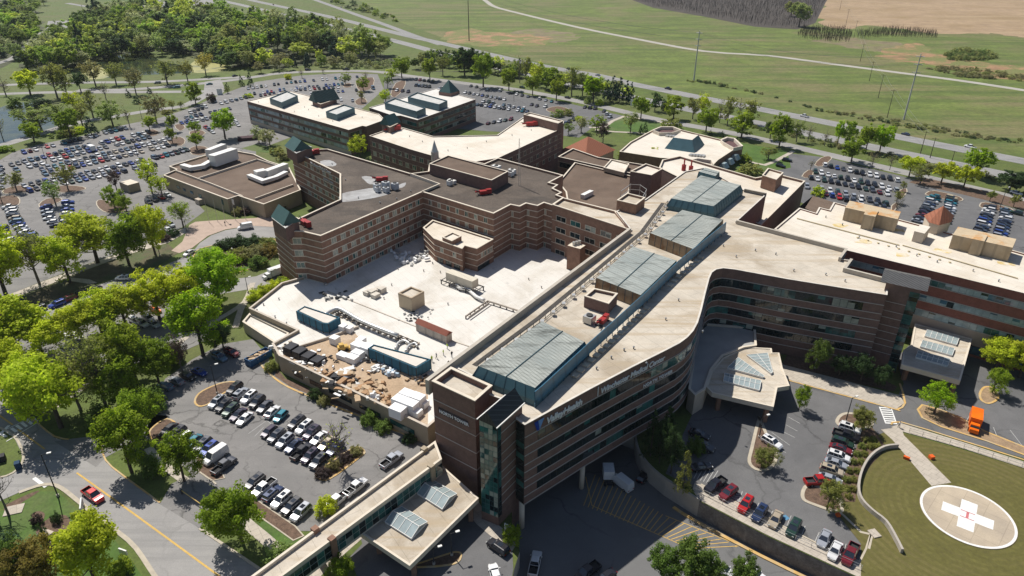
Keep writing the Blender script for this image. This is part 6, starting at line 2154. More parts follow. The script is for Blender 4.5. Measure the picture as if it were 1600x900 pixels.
def trees(group, phrase, items, sort=True):
 """phrase holds {c} colour, {k} kind, {o} ordinal from the left"""
 if sort:
  items = sorted(items, key=lambda t: t[0])
 for i, (bx, by, ty, w_, kind, c) in enumerate(items):
  tree(bx, by, ty, w_, kind, c, phrase.format(c=CN[c], k=WORDK[kind], o=ORD[i % 20]), group)
trees('maples along the drop-off walk', '{c} {k}, {o} from the left in the row along the drop off walk',
 [(12, 468, 352, 98, 'maple', 'yg'), (62, 444, 352, 62, 'sparse', 'ol'), (110, 442, 366, 72, 'maple', 'yg'), (153, 411, 328, 92, 'maple', 'yg'), (202, 414, 330, 66, 'maple', 'g'), (243, 398, 316, 54, 'maple', 'yg')])
trees('big trees south of the drop-off drive', '{c} {k}, {o} from the left in the belt below the drive',
 [(22, 562, 462, 112, 'maple', 'yg'), (70, 560, 500, 76, 'maple', 'yg'), (128, 530, 470, 70, 'maple', 'yg'), (160, 522, 452, 76, 'maple', 'yg'), (198, 512, 446, 72, 'maple', 'yg'), (250, 500, 424, 74, 'maple', 'yg'), (296, 490, 412, 66, 'maple', 'yg'), (345, 476, 386, 82, 'maple', 'bg')])
trees('trees along the walkway by the avenue', '{c} {k}, {o} from the left along the walkway above the avenue',
 [(28, 628, 530, 86, 'maple', 'yg'), (96, 668, 548, 112, 'maple', 'yg'), (166, 636, 520, 84, 'sparse', 'ol'), (216, 604, 500, 84, 'maple', 'g'), (286, 584, 524, 34, 'sparse', 'pu'), (318, 556, 455, 86, 'maple', 'bg'), (140, 590, 536, 56, 'sparse', 'ol'), (350, 546, 500, 40, 'round', 'dg'), (262, 566, 520, 46, 'shrub', 'ld'), (190, 634, 548, 70, 'maple', 'g'), (250, 604, 528, 60, 'maple', 'g'), (58, 646, 556, 80, 'maple', 'yg'), (126, 640, 556, 70, 'sparse', 'ol'), (240, 640, 600, 44, 'shrub', 'ld'), (160, 664, 628, 44, 'shrub', 'ld')])
trees('trees at the edge of the north lot', '{c} {k}, {o} from the left at the edge of the north lot and avenue',
 [(232, 680, 598, 64, 'maple', 'g'), (206, 738, 640, 84, 'maple', 'g'), (288, 752, 680, 62, 'maple', 'g'), (378, 846, 758, 88, 'maple', 'g'), (242, 742, 705, 30, 'shrub', 'ld')])
trees('garden trees at the avenue corner', '{c} {k}, {o} from the left in the garden at the avenue corner',
 [(150, 908, 804, 100, 'maple', 'yg'), (72, 935, 846, 76, 'maple', 'or'), (0, 880, 775, 56, 'conifer', 'co'), (32, 925, 834, 78, 'maple', 'ld'), (14, 806, 730, 60, 'bare', 'pu'), (75, 852, 812, 15, 'shrub', 'dg'), (90, 816, 799, 15, 'shrub', 'dg'), (60, 818, 800, 17, 'shrub', 'pu'), (190, 895, 872, 36, 'shrub', 'g')])
tree(533, 728, 655, 60, 'bare', 'yg', 'bare spreading tree with a few young leaves on the long kerbed island', None)
trees('low bushes along the long kerbed island', '{c} {k}, {o} from the left on the long kerbed island', [(505, 744, 730, 24, 'shrub', 'pu'), (522, 730, 716, 24, 'shrub', 'br'), (540, 718, 705, 24, 'shrub', 'pu'), (556, 708, 696, 22, 'shrub', 'br')])
tree(510, 800, 775, 34, 'shrub', 'yg', 'yellow green bush against the link bridge at the lot corner', None)
tree(436, 880, 850, 46, 'shrub', 'wi', 'grey green bush at the near end of the link bridge', None)
tree(538, 905, 866, 44, 'round', 'g', 'small green tree under the link bridge at the bottom edge', None)
tree(800, 846, 816, 30, 'shrub', 'g', 'green bush beside the white sign by the dock wall', None)
trees('bushes along the service block wall', '{c} {k}, {o} from the left along the wall facing the north lot', [(492, 622, 606, 22, 'shrub', 'dg'), (506, 632, 618, 20, 'shrub', 'br'), (578, 662, 640, 28, 'shrub', 'ld'), (600, 672, 655, 28, 'shrub', 'ld'), (425, 578, 562, 22, 'shrub', 'ol'), (640, 690, 676, 22, 'shrub', 'dg')])
trees('hedge along the podium end', '{c} {k}, {o} from the left in the hedge by the podium end', [(400, 468, 448, 26, 'shrub', 'yg'), (414, 460, 441, 26, 'shrub', 'yg'), (428, 452, 436, 26, 'shrub', 'yg'), (442, 446, 431, 24, 'shrub', 'yg')])
trees('shrubs on the drop-off island', '{c} {k}, {o} from the left on the drop off island', [(350, 388, 371, 30, 'shrub', 'dg'), (372, 384, 366, 32, 'shrub', 'dg'), (396, 384, 366, 32, 'shrub', 'dg'), (418, 386, 370, 30, 'shrub', 'ol'), (374, 408, 386, 40, 'shrub', 'ol'), (398, 404, 382, 42, 'shrub', 'br'), (404, 416, 398, 30, 'shrub', 'ld'), (422, 398, 378, 28, 'shrub', 'or')])
trees('trees by the service building', '{c} {k}, {o} from the left around the low service building',
 [(180, 326, 286, 34, 'round', 'g'), (198, 332, 303, 30, 'round', 'g'), (183, 299, 262, 25, 'sparse', 'pu'), (238, 302, 244, 38, 'sparse', 'yg'), (254, 308, 272, 34, 'sparse', 'yg'), (287, 356, 311, 38, 'sparse', 'g'), (372, 336, 322, 18, 'shrub', 'br'), (384, 334, 322, 18, 'shrub', 'pu'), (440, 330, 312, 18, 'conifer', 'dg'), (432, 242, 226, 24, 'shrub', 'ol'), (441, 250, 234, 20, 'shrub', 'br'), (270, 368, 356, 20, 'shrub', 'dg'), (258, 376, 364, 18, 'shrub', 'pu')])
trees('small trees in the west lot islands', '{c} {k}, {o} from the left on the islands of the west lot',
 [(0, 300, 258, 26, 'bare', 'br'), (27, 300, 266, 34, 'sparse', 'ol'), (88, 322, 279, 34, 'sparse', 'wi'), (107, 298, 254, 32, 'sparse', 'ol'), (3, 316, 280, 22, 'bare', 'br')])
trees('trees between the pond and the west lot', '{c} {k}, {o} from the left between the pond and the west lot',
 [(5, 218, 176, 22, 'bare', 'br'), (54, 223, 188, 38, 'maple', 'g'), (66, 206, 162, 62, 'sparse', 'wi'), (112, 216, 166, 46, 'maple', 'g'), (96, 200, 158, 40, 'sparse', 'wi'), (130, 198, 160, 34, 'sparse', 'ol'), (144, 212, 182, 20, 'conifer', 'co'), (177, 197, 154, 40, 'round', 'wi'), (203, 199, 160, 22, 'bare', 'br'), (12, 236, 224, 26, 'shrub', 'g'), (92, 214, 200, 24, 'shrub', 'wi'), (108, 212, 198, 22, 'shrub', 'ol'), (122, 208, 194, 22, 'shrub', 'yg'), (146, 184, 138, 36, 'sparse', 'ol'), (120, 182, 138, 32, 'sparse', 'yg'), (30, 166, 146, 30, 'shrub', 'ld'), (62, 166, 150, 34, 'shrub', 'dg')])
trees('trees along the near side of the boulevard', '{c} {k}, {o} from the left beside the boulevard',
 [(48, 149, 106, 42, 'maple', 'yg'), (10, 150, 118, 30, 'bare', 'br'), (90, 153, 94, 44, 'sparse', 'ol'), (107, 156, 98, 28, 'sparse', 'ol'), (127, 144, 110, 28, 'round', 'dg'), (150, 135, 90, 34, 'sparse', 'br'), (182, 133, 94, 30, 'sparse', 'ol'), (213, 148, 102, 30, 'sparse', 'br'), (166, 156, 124, 22, 'bare', 'br'), (214, 162, 149, 13, 'conifer', 'dg'), (201, 152, 138, 9, 'conifer', 'co'), (234, 146, 135, 9, 'conifer', 'co'), (262, 132, 90, 38, 'sparse', 'ol'), (294, 129, 90, 28, 'sparse', 'ol'), (322, 118, 79, 26, 'sparse', 'yl'), (245, 192, 143, 40, 'sparse', 'br'), (306, 163, 128, 28, 'maple', 'g'), (330, 160, 140, 16, 'shrub', 'pu'), (355, 140, 128, 8, 'conifer', 'dg'), (378, 134, 116, 9, 'conifer', 'dg'), (392, 136, 108, 10, 'conifer', 'dg')])
trees('round trees on the parking islands', '{c} {k}, {o} from the left on islands between west lots',
 [(235, 206, 179, 24, 'round', 'g'), (271, 206, 176, 20, 'round', 'g'), (270, 224, 196, 20, 'round', 'g'), (306, 212, 186, 22, 'round', 'g'), (308, 234, 204, 27, 'round', 'g'), (352, 217, 170, 44, 'maple', 'bg'), (270, 172, 155, 14, 'sparse', 'ol'), (283, 170, 157, 12, 'sparse', 'ol'), (262, 178, 168, 16, 'shrub', 'ol')])
trees('pale trees beside the office block', '{c} {k}, {o} from the left beside the left office block', [(405, 224, 196, 24, 'round', 'pa'), (422, 228, 200, 28, 'round', 'pa'), (563, 246, 208, 34, 'round', 'yg'), (388, 152, 144, 16, 'shrub', 'yg'), (356, 146, 136, 12, 'sparse', 'ol')])
trees('small trees in the lots behind the office blocks', '{c} {k}, {o} from the left in the lots behind the office blocks',
 [(540, 132, 112, 17, 'round', 'wi'), (568, 142, 118, 22, 'round', 'g'), (572, 124, 110, 16, 'bare', 'br'), (565, 160, 140, 14, 'sparse', 'ol'), (606, 138, 116, 18, 'sparse', 'wi'), (612, 124, 106, 20, 'round', 'yg'), (603, 160, 138, 20, 'round', 'yg'), (628, 122, 85, 28, 'maple', 'g'), (672, 126, 90, 28, 'maple', 'g'), (472, 122, 104, 14, 'bare', 'br'), (505, 116, 104, 14, 'bare', 'br'), (452, 124, 112, 14, 'shrub', 'yg')])
trees('trees along the ring road behind the visitor lot', '{c} {k}, {o} from the left by the ring road behind the visitor lot',
 [(755, 136, 82, 38, 'maple', 'g'), (795, 142, 104, 28, 'maple', 'g'), (832, 149, 116, 26, 'maple', 'g'), (869, 158, 120, 28, 'maple', 'g'), (726, 118, 70, 38, 'maple', 'dg'), (740, 116, 74, 28, 'round', 'dg'), (861, 140, 104, 36, 'maple', 'g'), (893, 150, 98, 32, 'sparse', 'ol'), (927, 160, 118, 38, 'maple', 'bg'), (812, 130, 82, 18, 'bare', 'ol'), (822, 130, 84, 18, 'sparse', 'ol'), (840, 136, 92, 24, 'sparse', 'yg'), (910, 150, 108, 26, 'sparse', 'ol'), (920, 162, 148, 14, 'shrub', 'wi'), (936, 164, 152, 14, 'shrub', 'yg'), (692, 118, 84, 24, 'sparse', 'ol')])
trees('dark conifers by the ring road', '{c} {k}, {o} from the left in the dark cluster by the ring road', [(948, 158, 124, 14, 'conifer', 'co'), (957, 160, 118, 16, 'conifer', 'co'), (967, 160, 119, 16, 'conifer', 'co'), (978, 161, 124, 16, 'conifer', 'co'), (986, 159, 128, 13, 'conifer', 'co')])
trees('trees along the ring road behind the octagonal clinic', '{c} {k}, {o} from the left by the ring road behind the octagonal clinic',
 [(1001, 186, 147, 28, 'maple', 'g'), (1023, 174, 142, 22, 'round', 'dg'), (1052, 186, 148, 32, 'maple', 'g'), (1050, 202, 178, 32, 'shrub', 'ol'), (1082, 186, 148, 24, 'sparse', 'ol'), (1097, 182, 142, 28, 'sparse', 'yg'), (1103, 206, 164, 34, 'maple', 'g'), (1124, 192, 150, 20, 'bare', 'br'), (1136, 197, 148, 28, 'sparse', 'ol'), (1158, 216, 174, 42, 'maple', 'g'), (1170, 194, 152, 32, 'sparse', 'ol'), (1154, 186, 150, 22, 'bare', 'br'), (1038, 172, 148, 16, 'shrub', 'dg'), (1008, 168, 150, 12, 'shrub', 'g')])
trees('trees along the ring road behind the northeast lot', '{c} {k}, {o} from the left by the road behind the northeast lot',
 [(1217, 230, 178, 36, 'maple', 'g'), (1203, 218, 186, 22, 'maple', 'ld'), (1244, 222, 184, 26, 'sparse', 'wi'), (1262, 222, 190, 20, 'bare', 'br'), (1288, 228, 200, 18, 'bare', 'br'), (1308, 228, 187, 18, 'maple', 'bg'), (1325, 228, 188, 24, 'maple', 'g'), (1352, 238, 190, 28, 'maple', 'g'), (1374, 238, 190, 32, 'maple', 'bg'), (1330, 253, 212, 36, 'maple', 'g'), (1362, 262, 234, 20, 'bare', 'br'), (1390, 266, 238, 16, 'bare', 'br'), (1420, 276, 240, 32, 'maple', 'yg'), (1437, 288, 254, 34, 'sparse', 'ol'), (1470, 286, 252, 36, 'maple', 'yg'), (1522, 276, 228, 46, 'maple', 'bg'), (1505, 294, 256, 36, 'maple', 'yg'), (1577, 298, 264, 44, 'maple', 'dg'), (1600, 302, 268, 36, 'maple', 'dg')])
trees('small trees on the right lots', '{c} {k}, {o} from the left on the islands of the right lots', [(1278, 306, 286, 20, 'shrub', 'yg'), (1266, 266, 246, 16, 'bare', 'br'), (1400, 318, 296, 18, 'sparse', 'ol'), (1410, 300, 282, 12, 'sparse', 'ol'), (1546, 315, 296, 16, 'round', 'ol'), (1583, 324, 302, 16, 'round', 'ol'), (1396, 344, 306, 16, 'bare', 'ol')])
trees('garden plants around the octagonal clinic', '{c} {k}, {o} from the left around the octagonal clinic',
 [(888, 210, 190, 20, 'sparse', 'wi'), (908, 208, 180, 26, 'sparse', 'pa'), (932, 204, 178, 26, 'round', 'g'), (942, 224, 190, 24, 'sparse', 'pu'), (985, 207, 172, 26, 'sparse', 'wi'), (1001, 208, 193, 8, 'conifer', 'dg'), (1008, 206, 190, 9, 'conifer', 'dg'), (1110, 212, 203, 7, 'conifer', 'dg'), (1128, 214, 204, 7, 'conifer', 'dg'), (978, 250, 232, 30, 'shrub', 'ol'), (998, 250, 231, 30, 'shrub', 'br'), (1022, 250, 227, 18, 'sparse', 'yg'), (1034, 250, 232, 14, 'sparse', 'ol'), (1161, 254, 236, 24, 'shrub', 'g'), (1174, 270, 250, 34, 'shrub', 'ol'), (1200, 250, 228, 28, 'sparse', 'ol'), (906, 190, 178, 14, 'shrub', 'yg'), (870, 182, 166, 20, 'shrub', 'wi'), (888, 180, 166, 18, 'shrub', 'ol')])
trees('trees at the right entrance', '{c} {k}, {o} from the left near the right canopy', [(1459, 646, 598, 50, 'round', 'bg'), (1550, 614, 574, 38, 'round', 'g'), (1554, 580, 528, 56, 'maple', 'yg'), (1592, 590, 530, 60, 'maple', 'yg'), (1468, 524, 498, 30, 'round', 'g')])
trees('small round trees of the east lot', '{c} {k}, {o} from the left on the islands of the east lot', [(1198, 730, 695, 38, 'round', 'ol'), (1248, 640, 599, 28, 'round', 'g'), (1292, 797, 750, 44, 'round', 'ol'), (1346, 674, 634, 40, 'round', 'ol')])
trees('dark evergreens above the dock wall', '{c} {k}, {o} from the left in the dark planting above the dock wall', [(1016, 712, 640, 30, 'conifer', 'dg'), (1030, 724, 650, 36, 'round', 'dg'), (1048, 740, 664, 40, 'round', 'dg'), (1067, 766, 702, 26, 'conifer', 'ol'), (1058, 716, 680, 18, 'conifer', 'ol'), (1085, 708, 680, 30, 'shrub', 'ld'), (1040, 700, 632, 34, 'conifer', 'dg')])
trees('dark trees in front of the east wing', '{c} {k}, {o} from the left in front of the east wing', [(1276, 582, 526, 34, 'round', 'ld'), (1310, 588, 548, 34, 'round', 'dg'), (1344, 596, 552, 40, 'round', 'dg'), (1372, 604, 566, 30, 'round', 'dg')])
trees('bushy trees at the bottom edge', '{c} {k}, {o} from the left in the clump at the bottom edge', [(1035, 915, 858, 54, 'maple', 'ld'), (1068, 920, 842, 66, 'maple', 'ld'), (1104, 925, 866, 48, 'maple', 'ld'), (1158, 925, 870, 44, 'maple', 'ld')])
gsh = [(x, y) for y, xs in ((690, (1352, 1364)), (700, (1346, 1358, 1370)), (712, (1338, 1350)), (724, (1332, 1344)), (738, (1326, 1338)), (752, (1322, 1333)), (766, (1322, 1332)), (778, (1326,))) for x in xs]
trees('low shrubs in the bed beside the garden wall', '{c} {k}, {o} from the left in the mulch bed beside the garden wall', [(x, y, y - 9, 12, 'shrub', 'ol') for x, y in gsh])
import numpy as np
WP = {}
def wood_proto(kind, v):
 if (kind, v) not in WP:
  rnd = random.Random(v * 7 + len(kind))
  n, per, sz = {'maple': (70, 24, .6), 'round': (70, 24, .6), 'sparse': (64, 22, .48), 'conifer': (16, 12, .6), 'shrub': (16, 16, .9)}[kind]
  V, Fc, T = leaves(crown_clumps(kind, rnd, n), per, sz, rnd)
  V += [Vector((-.3, 0, 0)), Vector((.3, 0, 0)), Vector((0, .3, 0)), Vector((0, 0, 8))]
  V += [V[-4], V[-1], V[-3], V[-2]]
  k = len(V) - 8
  Fc += [(k, k + 1, k + 3, k + 2)]
  WP[(kind, v)] = (np.array([tuple(q) for q in V], np.float32), np.array(Fc, np.int32), np.array(T + [.4], np.float32))
 return WP[(kind, v)]
def blob_wood(name, label, pts, kinds, seed, cat='wood'):
 rnd = random.Random(seed)
 VV, FF, TT, CC = [], [], [], []
 n0 = 0
 for bx, by, h, w_, kind, c in pts:
  X, Y = at(bx, by)
  v, f, t = wood_proto(kind, rnd.randint(0, 3))
  ref = {'maple': 7.6, 'round': 7.8, 'sparse': 7.5, 'conifer': 5.2, 'shrub': 9.0}[kind]
  sx, sz_ = w_ / ref, h / 10.2
  th = rnd.uniform(0, 2 * PI)
  x = X + (v[:, 0] * math.cos(th) - v[:, 1] * math.sin(th)) * sx
  y = Y + (v[:, 0] * math.sin(th) + v[:, 1] * math.cos(th)) * sx
  VV.append(np.stack([x, y, v[:, 2] * sz_], 1))
  FF.append(f + n0)
  n0 += len(v)
  TT.append(t)
  k = rnd.uniform(.95, 1.35)
  r_, g_, b_ = TC[c]
  m_ = (r_ + g_ + b_) / 3
  CC.append(np.tile(np.array([(r_ * .85 + m_ * .15) * k, (g_ * .85 + m_ * .15) * k, (b_ * .8 + m_ * .2) * k, 1], np.float32), (len(f), 1)))
 V, Fq, T, Cq = np.concatenate(VV), np.concatenate(FF), np.concatenate(TT), np.concatenate(CC)
 me = bpy.data.meshes.new(name)
 me.vertices.add(len(V))
 me.vertices.foreach_set('co', V.ravel())
 me.loops.add(Fq.size)
 me.loops.foreach_set('vertex_index', Fq.ravel())
 me.polygons.add(len(Fq))
 me.polygons.foreach_set('loop_start', np.arange(0, Fq.size, 4, dtype=np.int32))
 me.update(calc_edges=True)
 a = me.attributes.new('tint', 'FLOAT', 'FACE')
 a.data.foreach_set('value', T)
 a = me.attributes.new('leafcol', 'FLOAT_COLOR', 'FACE')
 a.data.foreach_set('color', Cq.ravel())
 me.materials.append(m_leafm)
 o = bpy.data.objects.new(name, me)
 COL.objects.link(o)
 return tag(o, label, cat, None, 'stuff')
def inside(x, y, poly):
 r = False
 for i in range(len(poly)):
  (x0, y0), (x1, y1) = poly[i - 1], poly[i]
  if (y0 > y) != (y1 > y) and x < (x1 - x0) * (y - y0) / (y1 - y0) + x0:
   r = not r
 return r
def scatter(poly, n, seed, mind):
 rnd = random.Random(seed)
 W = P(poly)
 xs, ys = [p[0] for p in W], [p[1] for p in W]
 out = []
 tries = 0
 while len(out) < n and tries < n * 60:
  tries += 1
  x, y = rnd.uniform(min(xs), max(xs)), rnd.uniform(min(ys), max(ys))
  if inside(x, y, W) and all((x - a) ** 2 + (y - b) ** 2 > mind ** 2 for a, b in out):
   out.append((x, y))
 return out
def to_px(X, Y, Z=0.0):
 d = Y * math.cos(TILT) - (Z - CAMH) * math.sin(TILT)
 v = -(Y * math.sin(TILT) + (Z - CAMH) * math.cos(TILT))
 return 800 + FPX * X / d, 450 + FPX * v / d
def wood(name, label, poly, n, seed, mind, kinds, hr, wr, cat='wood'):
 rnd = random.Random(seed)
 pts = []
 for X, Y in scatter(poly, n, seed, mind):
  k, c = rnd.choice(kinds)
  bx, by = to_px(X, Y)
  h = rnd.uniform(*hr)
  pts.append((bx, by, h, rnd.uniform(*wr) * (.55 if k == 'conifer' else 1), k, c))
 return blob_wood(name, label, pts, None, seed, cat)
K1 = [('maple', 'g'), ('maple', 'yg'), ('sparse', 'ol'), ('maple', 'ld'), ('sparse', 'wi'), ('sparse', 'pa'), ('maple', 'dg'), ('conifer', 'co'), ('maple', 'bg'), ('maple', 'g'), ('maple', 'wi')]
wood('park_woods', 'mixed spring woods left of the pond', [(-40, 112), (-40, 40), (40, 22), (62, 34), (60, 60), (46, 84), (28, 96), (40, 112), (80, 116), (120, 104), (125, 88), (60, 88)], 60, 1, 11, K1, (13, 21), (16, 25))
wood('park_woods', 'mixed spring woods between the pond and the slip road', [(66, 62), (100, 62), (130, 46), (150, 30), (225, 22), (300, 22), (400, 40), (470, 52), (560, 76), (620, 92), (610, 102), (560, 94), (500, 92), (440, 100), (395, 108), (360, 100), (330, 88), (290, 84), (240, 78), (190, 84), (140, 92), (90, 84)], 210, 2, 11, K1, (16, 28), (17, 27))
wood('park_woods', 'hazy tree line at the top left corner', [(-60, 40), (-60, -2), (30, -6), (80, 4), (60, 28), (20, 40)], 40, 3, 18, K1, (14, 20), (18, 26))
wood('park_woods', 'wood beside the ring road behind the office blocks', [(395, 118), (440, 104), (520, 98), (560, 98), (556, 104), (480, 108), (420, 114)], 14, 4, 9, [('maple', 'g'), ('sparse', 'ol'), ('sparse', 'br'), ('conifer', 'co'), ('maple', 'yg')], (9, 14), (8, 13))
wood('park_woods', 'dark tree belt between the ring road and the highway', [(640, 108), (690, 108), (760, 116), (830, 128), (920, 146), (985, 156), (985, 150), (900, 134), (820, 116), (740, 100), (680, 94)], 50, 5, 6.5, [('maple', 'dg'), ('maple', 'g'), ('sparse', 'ol'), ('maple', 'ld'), ('maple', 'yg'), ('conifer', 'co')], (8, 13), (9, 14))
wood('park_woods', 'trees lining the far bank of the pond', [(50, 112), (60, 84), (125, 80), (180, 82), (240, 72), (300, 82), (370, 96), (420, 104), (360, 110), (330, 92), (240, 88), (150, 98), (110, 112)], 62, 14, 11, K1, (13, 22), (15, 23))
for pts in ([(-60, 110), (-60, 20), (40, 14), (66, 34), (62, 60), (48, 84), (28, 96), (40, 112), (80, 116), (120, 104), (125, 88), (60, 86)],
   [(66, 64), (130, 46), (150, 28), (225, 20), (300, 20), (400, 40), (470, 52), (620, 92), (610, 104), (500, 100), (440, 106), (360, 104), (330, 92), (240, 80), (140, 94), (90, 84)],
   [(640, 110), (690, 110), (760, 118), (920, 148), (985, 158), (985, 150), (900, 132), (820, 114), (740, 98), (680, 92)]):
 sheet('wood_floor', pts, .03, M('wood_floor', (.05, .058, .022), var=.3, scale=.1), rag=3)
wood('flowering_shrubbery', 'pale flowering shrubs beside the ring road', [(488, 104), (500, 96), (560, 94), (608, 98), (606, 107), (540, 108)], 34, 6, 5, [('shrub', 'pa'), ('shrub', 'wi'), ('shrub', 'pa'), ('shrub', 'ol')], (3, 5.5), (5, 8), 'shrubs')
wood('hedgerow', 'bushy hedgerow along the slip road', [(512, 2), (540, 0), (585, 14), (626, 32), (618, 36), (570, 22)], 26, 7, 9, [('shrub', 'g'), ('shrub', 'ol'), ('shrub', 'dg'), ('maple', 'g')], (4, 8), (8, 13), 'shrubs')
wood('roadside_brush', 'straggly brush along the far side of the highway', [(1060, 125), (1100, 130), (1200, 150), (1290, 176), (1400, 196), (1500, 214), (1600, 226), (1600, 221), (1500, 206), (1400, 188), (1290, 172), (1100, 125)], 80, 8, 3, [('shrub', 'dg'), ('shrub', 'ol'), ('shrub', 'br')], (1, 2.6), (2.5, 6), 'shrubs')
wood('median_brush', 'scrubby growth between the ring road and the highway', [(1100, 182), (1200, 206), (1300, 230), (1400, 252), (1500, 274), (1600, 296), (1600, 286), (1500, 264), (1400, 244), (1300, 222), (1200, 200), (1100, 176)], 60, 9, 4, [('shrub', 'ol'), ('shrub', 'ld'), ('shrub', 'br')], (1.2, 3), (3, 6), 'shrubs')
wood('mound_brush', 'dense olive brush on the dirt mound', [(1476, 86), (1500, 78), (1540, 80), (1556, 92), (1520, 98), (1484, 94)], 50, 10, 4, [('shrub', 'ol'), ('shrub', 'ld')], (3, 6), (6, 10), 'shrubs')
wood('reed_bank', 'brown brush below the red dirt bank', [(1448, 108), (1480, 104), (1600, 118), (1600, 128), (1500, 120)], 50, 12, 4, [('shrub', 'br'), ('shrub', 'br'), ('shrub', 'ol')], (2, 4), (5, 9), 'shrubs')
tree(1248, 42, 0, 36, 'maple', 'wi', 'soft green tree standing in the bare sapling grove', None)
tree(1236, 26, 2, 24, 'maple', 'ol', 'olive tree at the back of the bare sapling grove', None)
rnd = random.Random(77)
mb = MB()
V, Fc = [], []
sap = scatter([(952, -14), (1300, -14), (1288, 4), (1272, 34), (1244, 44), (1180, 40), (1100, 24), (1020, 10)], 4000, 11, 1.9) + scatter([(1244, 56), (1256, 44), (1318, 46), (1332, 54), (1326, 66), (1300, 66), (1262, 62)], 600, 12, 1.3) + scatter([(1336, 52), (1400, 46), (1462, 52), (1464, 60), (1400, 58), (1340, 60)], 600, 13, 1.4)
for X, Y in sap:
 h = rnd.uniform(4, 8.5)
 for k in range(5):
  lx, ly = rnd.uniform(-.9, .9), rnd.uniform(-.9, .9)
  z0 = 0 if k == 0 else h * rnd.uniform(.15, .5)
  wv = .1 if k == 0 else .06
  i = len(V)
  V += [(X - wv, Y, z0), (X + wv, Y, z0), (X, Y + wv, z0), (X + lx * (.4 if k == 0 else 1), Y + ly, h * rnd.uniform(.75, 1))]
  Fc += [(i, i + 1, i + 3), (i + 1, i + 2, i + 3), (i + 2, i, i + 3)]
me = bpy.data.meshes.new('sapling_grove')
me.from_pydata(V, [], Fc)
me.materials.append(M('twig_bark', (.06, .045, .045), var=.3, scale=.05))
o = bpy.data.objects.new('sapling_grove', me)
COL.objects.link(o)
tag(o, 'dense grove of bare dark saplings beyond the meadow', 'grove', None, 'stuff')
sheet('grove_floor', [(950, -14), (1302, -14), (1290, 4), (1274, 36), (1246, 46), (1180, 42), (1100, 26), (1020, 12)], .06, M('leaf_litter', (.06, .05, .042), var=.25, scale=.05))
print('TREES', tcount)
RZ = PD['zr'] + .02      # podium roof level
def gbox(name, label, cat, px, z, sx, sy, h, ang, mat, group=None, extra=None, top=None):
 x, y = at(*px, z)
 root = thing(name, label, cat, (x, y, z), group)
 mb = MB()
 mb.box(x, y, z, sx, sy, h, ang, 0, 1 if top else None)
 part(mb, 'body', [mat, top or mat], root)
 if extra:
  extra(root, x, y)
 return root
def enclosure(name, label, px, z, h, mat):
 r = ccw(P(px, z + h))
 c = (sum(p[0] for p in r) / len(r), sum(p[1] for p in r) / len(r))
 root = thing(name, label, 'roof screen', (c[0], c[1], z))
 mb = MB()
 mb.ring(r, offset(r, -.2), z + .3, z + h)
 part(mb, 'screen', mat, root)
 mb = MB()
 i = offset(r, -.6)
 mb.prism(i, z + .05, z + h - .08)
 part(mb, 'air_handler', M('unit_white_top', (.62, .58, .52), var=.05), root)
 for k in range(len(r)):
  a, b = r[k], r[(k + 1) % len(r)]
  n = max(1, int(math.hypot(b[0] - a[0], b[1] - a[1]) / 2.5))
  for q in range(n):
   t = q / n
   mb = MB()
   mb.tube((a[0] + (b[0] - a[0]) * t, a[1] + (b[1] - a[1]) * t, z), (a[0] + (b[0] - a[0]) * t, a[1] + (b[1] - a[1]) * t, z + h), .12, 4)
   part(mb, 'post', m_dark, root)
 return root
enclosure('screened_air_handler', 'teal screened rooftop unit at the white podium edge', [(463, 486), (476, 478), (531, 496), (513, 506), (503, 505)], RZ, 3.0, M('teal_blue_screen', (.04, .135, .2), var=.1, stripes=(1.2, R(-37), .75, .85)))
enclosure('screened_air_handler', 'long blue screened rooftop unit beside the builders stores', [(575, 544), (584, 538), (673, 561), (650, 575)], RZ, 3.2, M('teal_blue_screen', (.03, .15, .2)))
x, y = at(722, 443, RZ + 1.2)
A_ = R(-37)
root = thing('rooftop_unit', 'long cream rooftop air unit on a dark steel frame in the courtyard', 'air conditioner', (x, y, RZ))
mb = MB()
mb.box(x, y, RZ + 1.4, 10.5, 2.8, 2.6, A_)
part(mb, 'body', M('cream_unit', (.6, .55, .45), var=.05, stripes=(2, A_, .85, .9)), root)
mb = MB()
ca, sa = math.cos(A_), math.sin(A_)
for u in (-6.5, -3.3, 0, 3.3, 6.5):
 for v in (-2.2, 2.2):
  mb.box(x + u * ca - v * sa, y + u * sa + v * ca, RZ, .25, .25, 1.3, A_)
for v in (-2.2, 2.2):
 mb.box(x - v * sa, y + v * ca, RZ + 1.15, 13.6, .3, .22, A_)
for k in range(9):
 u = -6.5 + 13 * k / 8
 mb.box(x + u * ca, y + u * sa, RZ + 1.18, .2, 4.6, .16, A_)
part(mb, 'frame', m_dark, root)
def duct(name, label, px, z, r, mat, cat='duct', rise=None):
 pts = [(*at(a, b, z), z) for a, b in px]
 pts = smooth(pts, 3)
 root = thing(name, label, cat, (pts[0][0], pts[0][1], z - r))
 mb = MB()
 mb.pipe(pts, r, 8)
 part(mb, 'pipe', mat, root, True)
 mb = MB()
 for k in range(0, len(pts), 3):
  mb.box(pts[k][0], pts[k][1], RZ if z < 12 else z - r - .4, .25, .25, max(.1, z - r - (RZ if z < 12 else z - r - .4)))
 part(mb, 'support', m_dark, root)
 return root
duct('air_duct', 'white bent duct beside the cream rooftop unit', [(713, 444), (718, 450), (730, 452), (738, 458), (745, 464), (757, 469)], RZ + .9, .5, m_wmetal)
duct('air_duct', 'fat silver duct running from the teal unit over the builders stores', [(507, 492), (516, 486), (528, 482), (540, 487), (560, 499), (590, 512), (622, 524)], RZ + 1.8, .55, M('silver_duct', (.62, .62, .6), rough=.35, metal=.4))
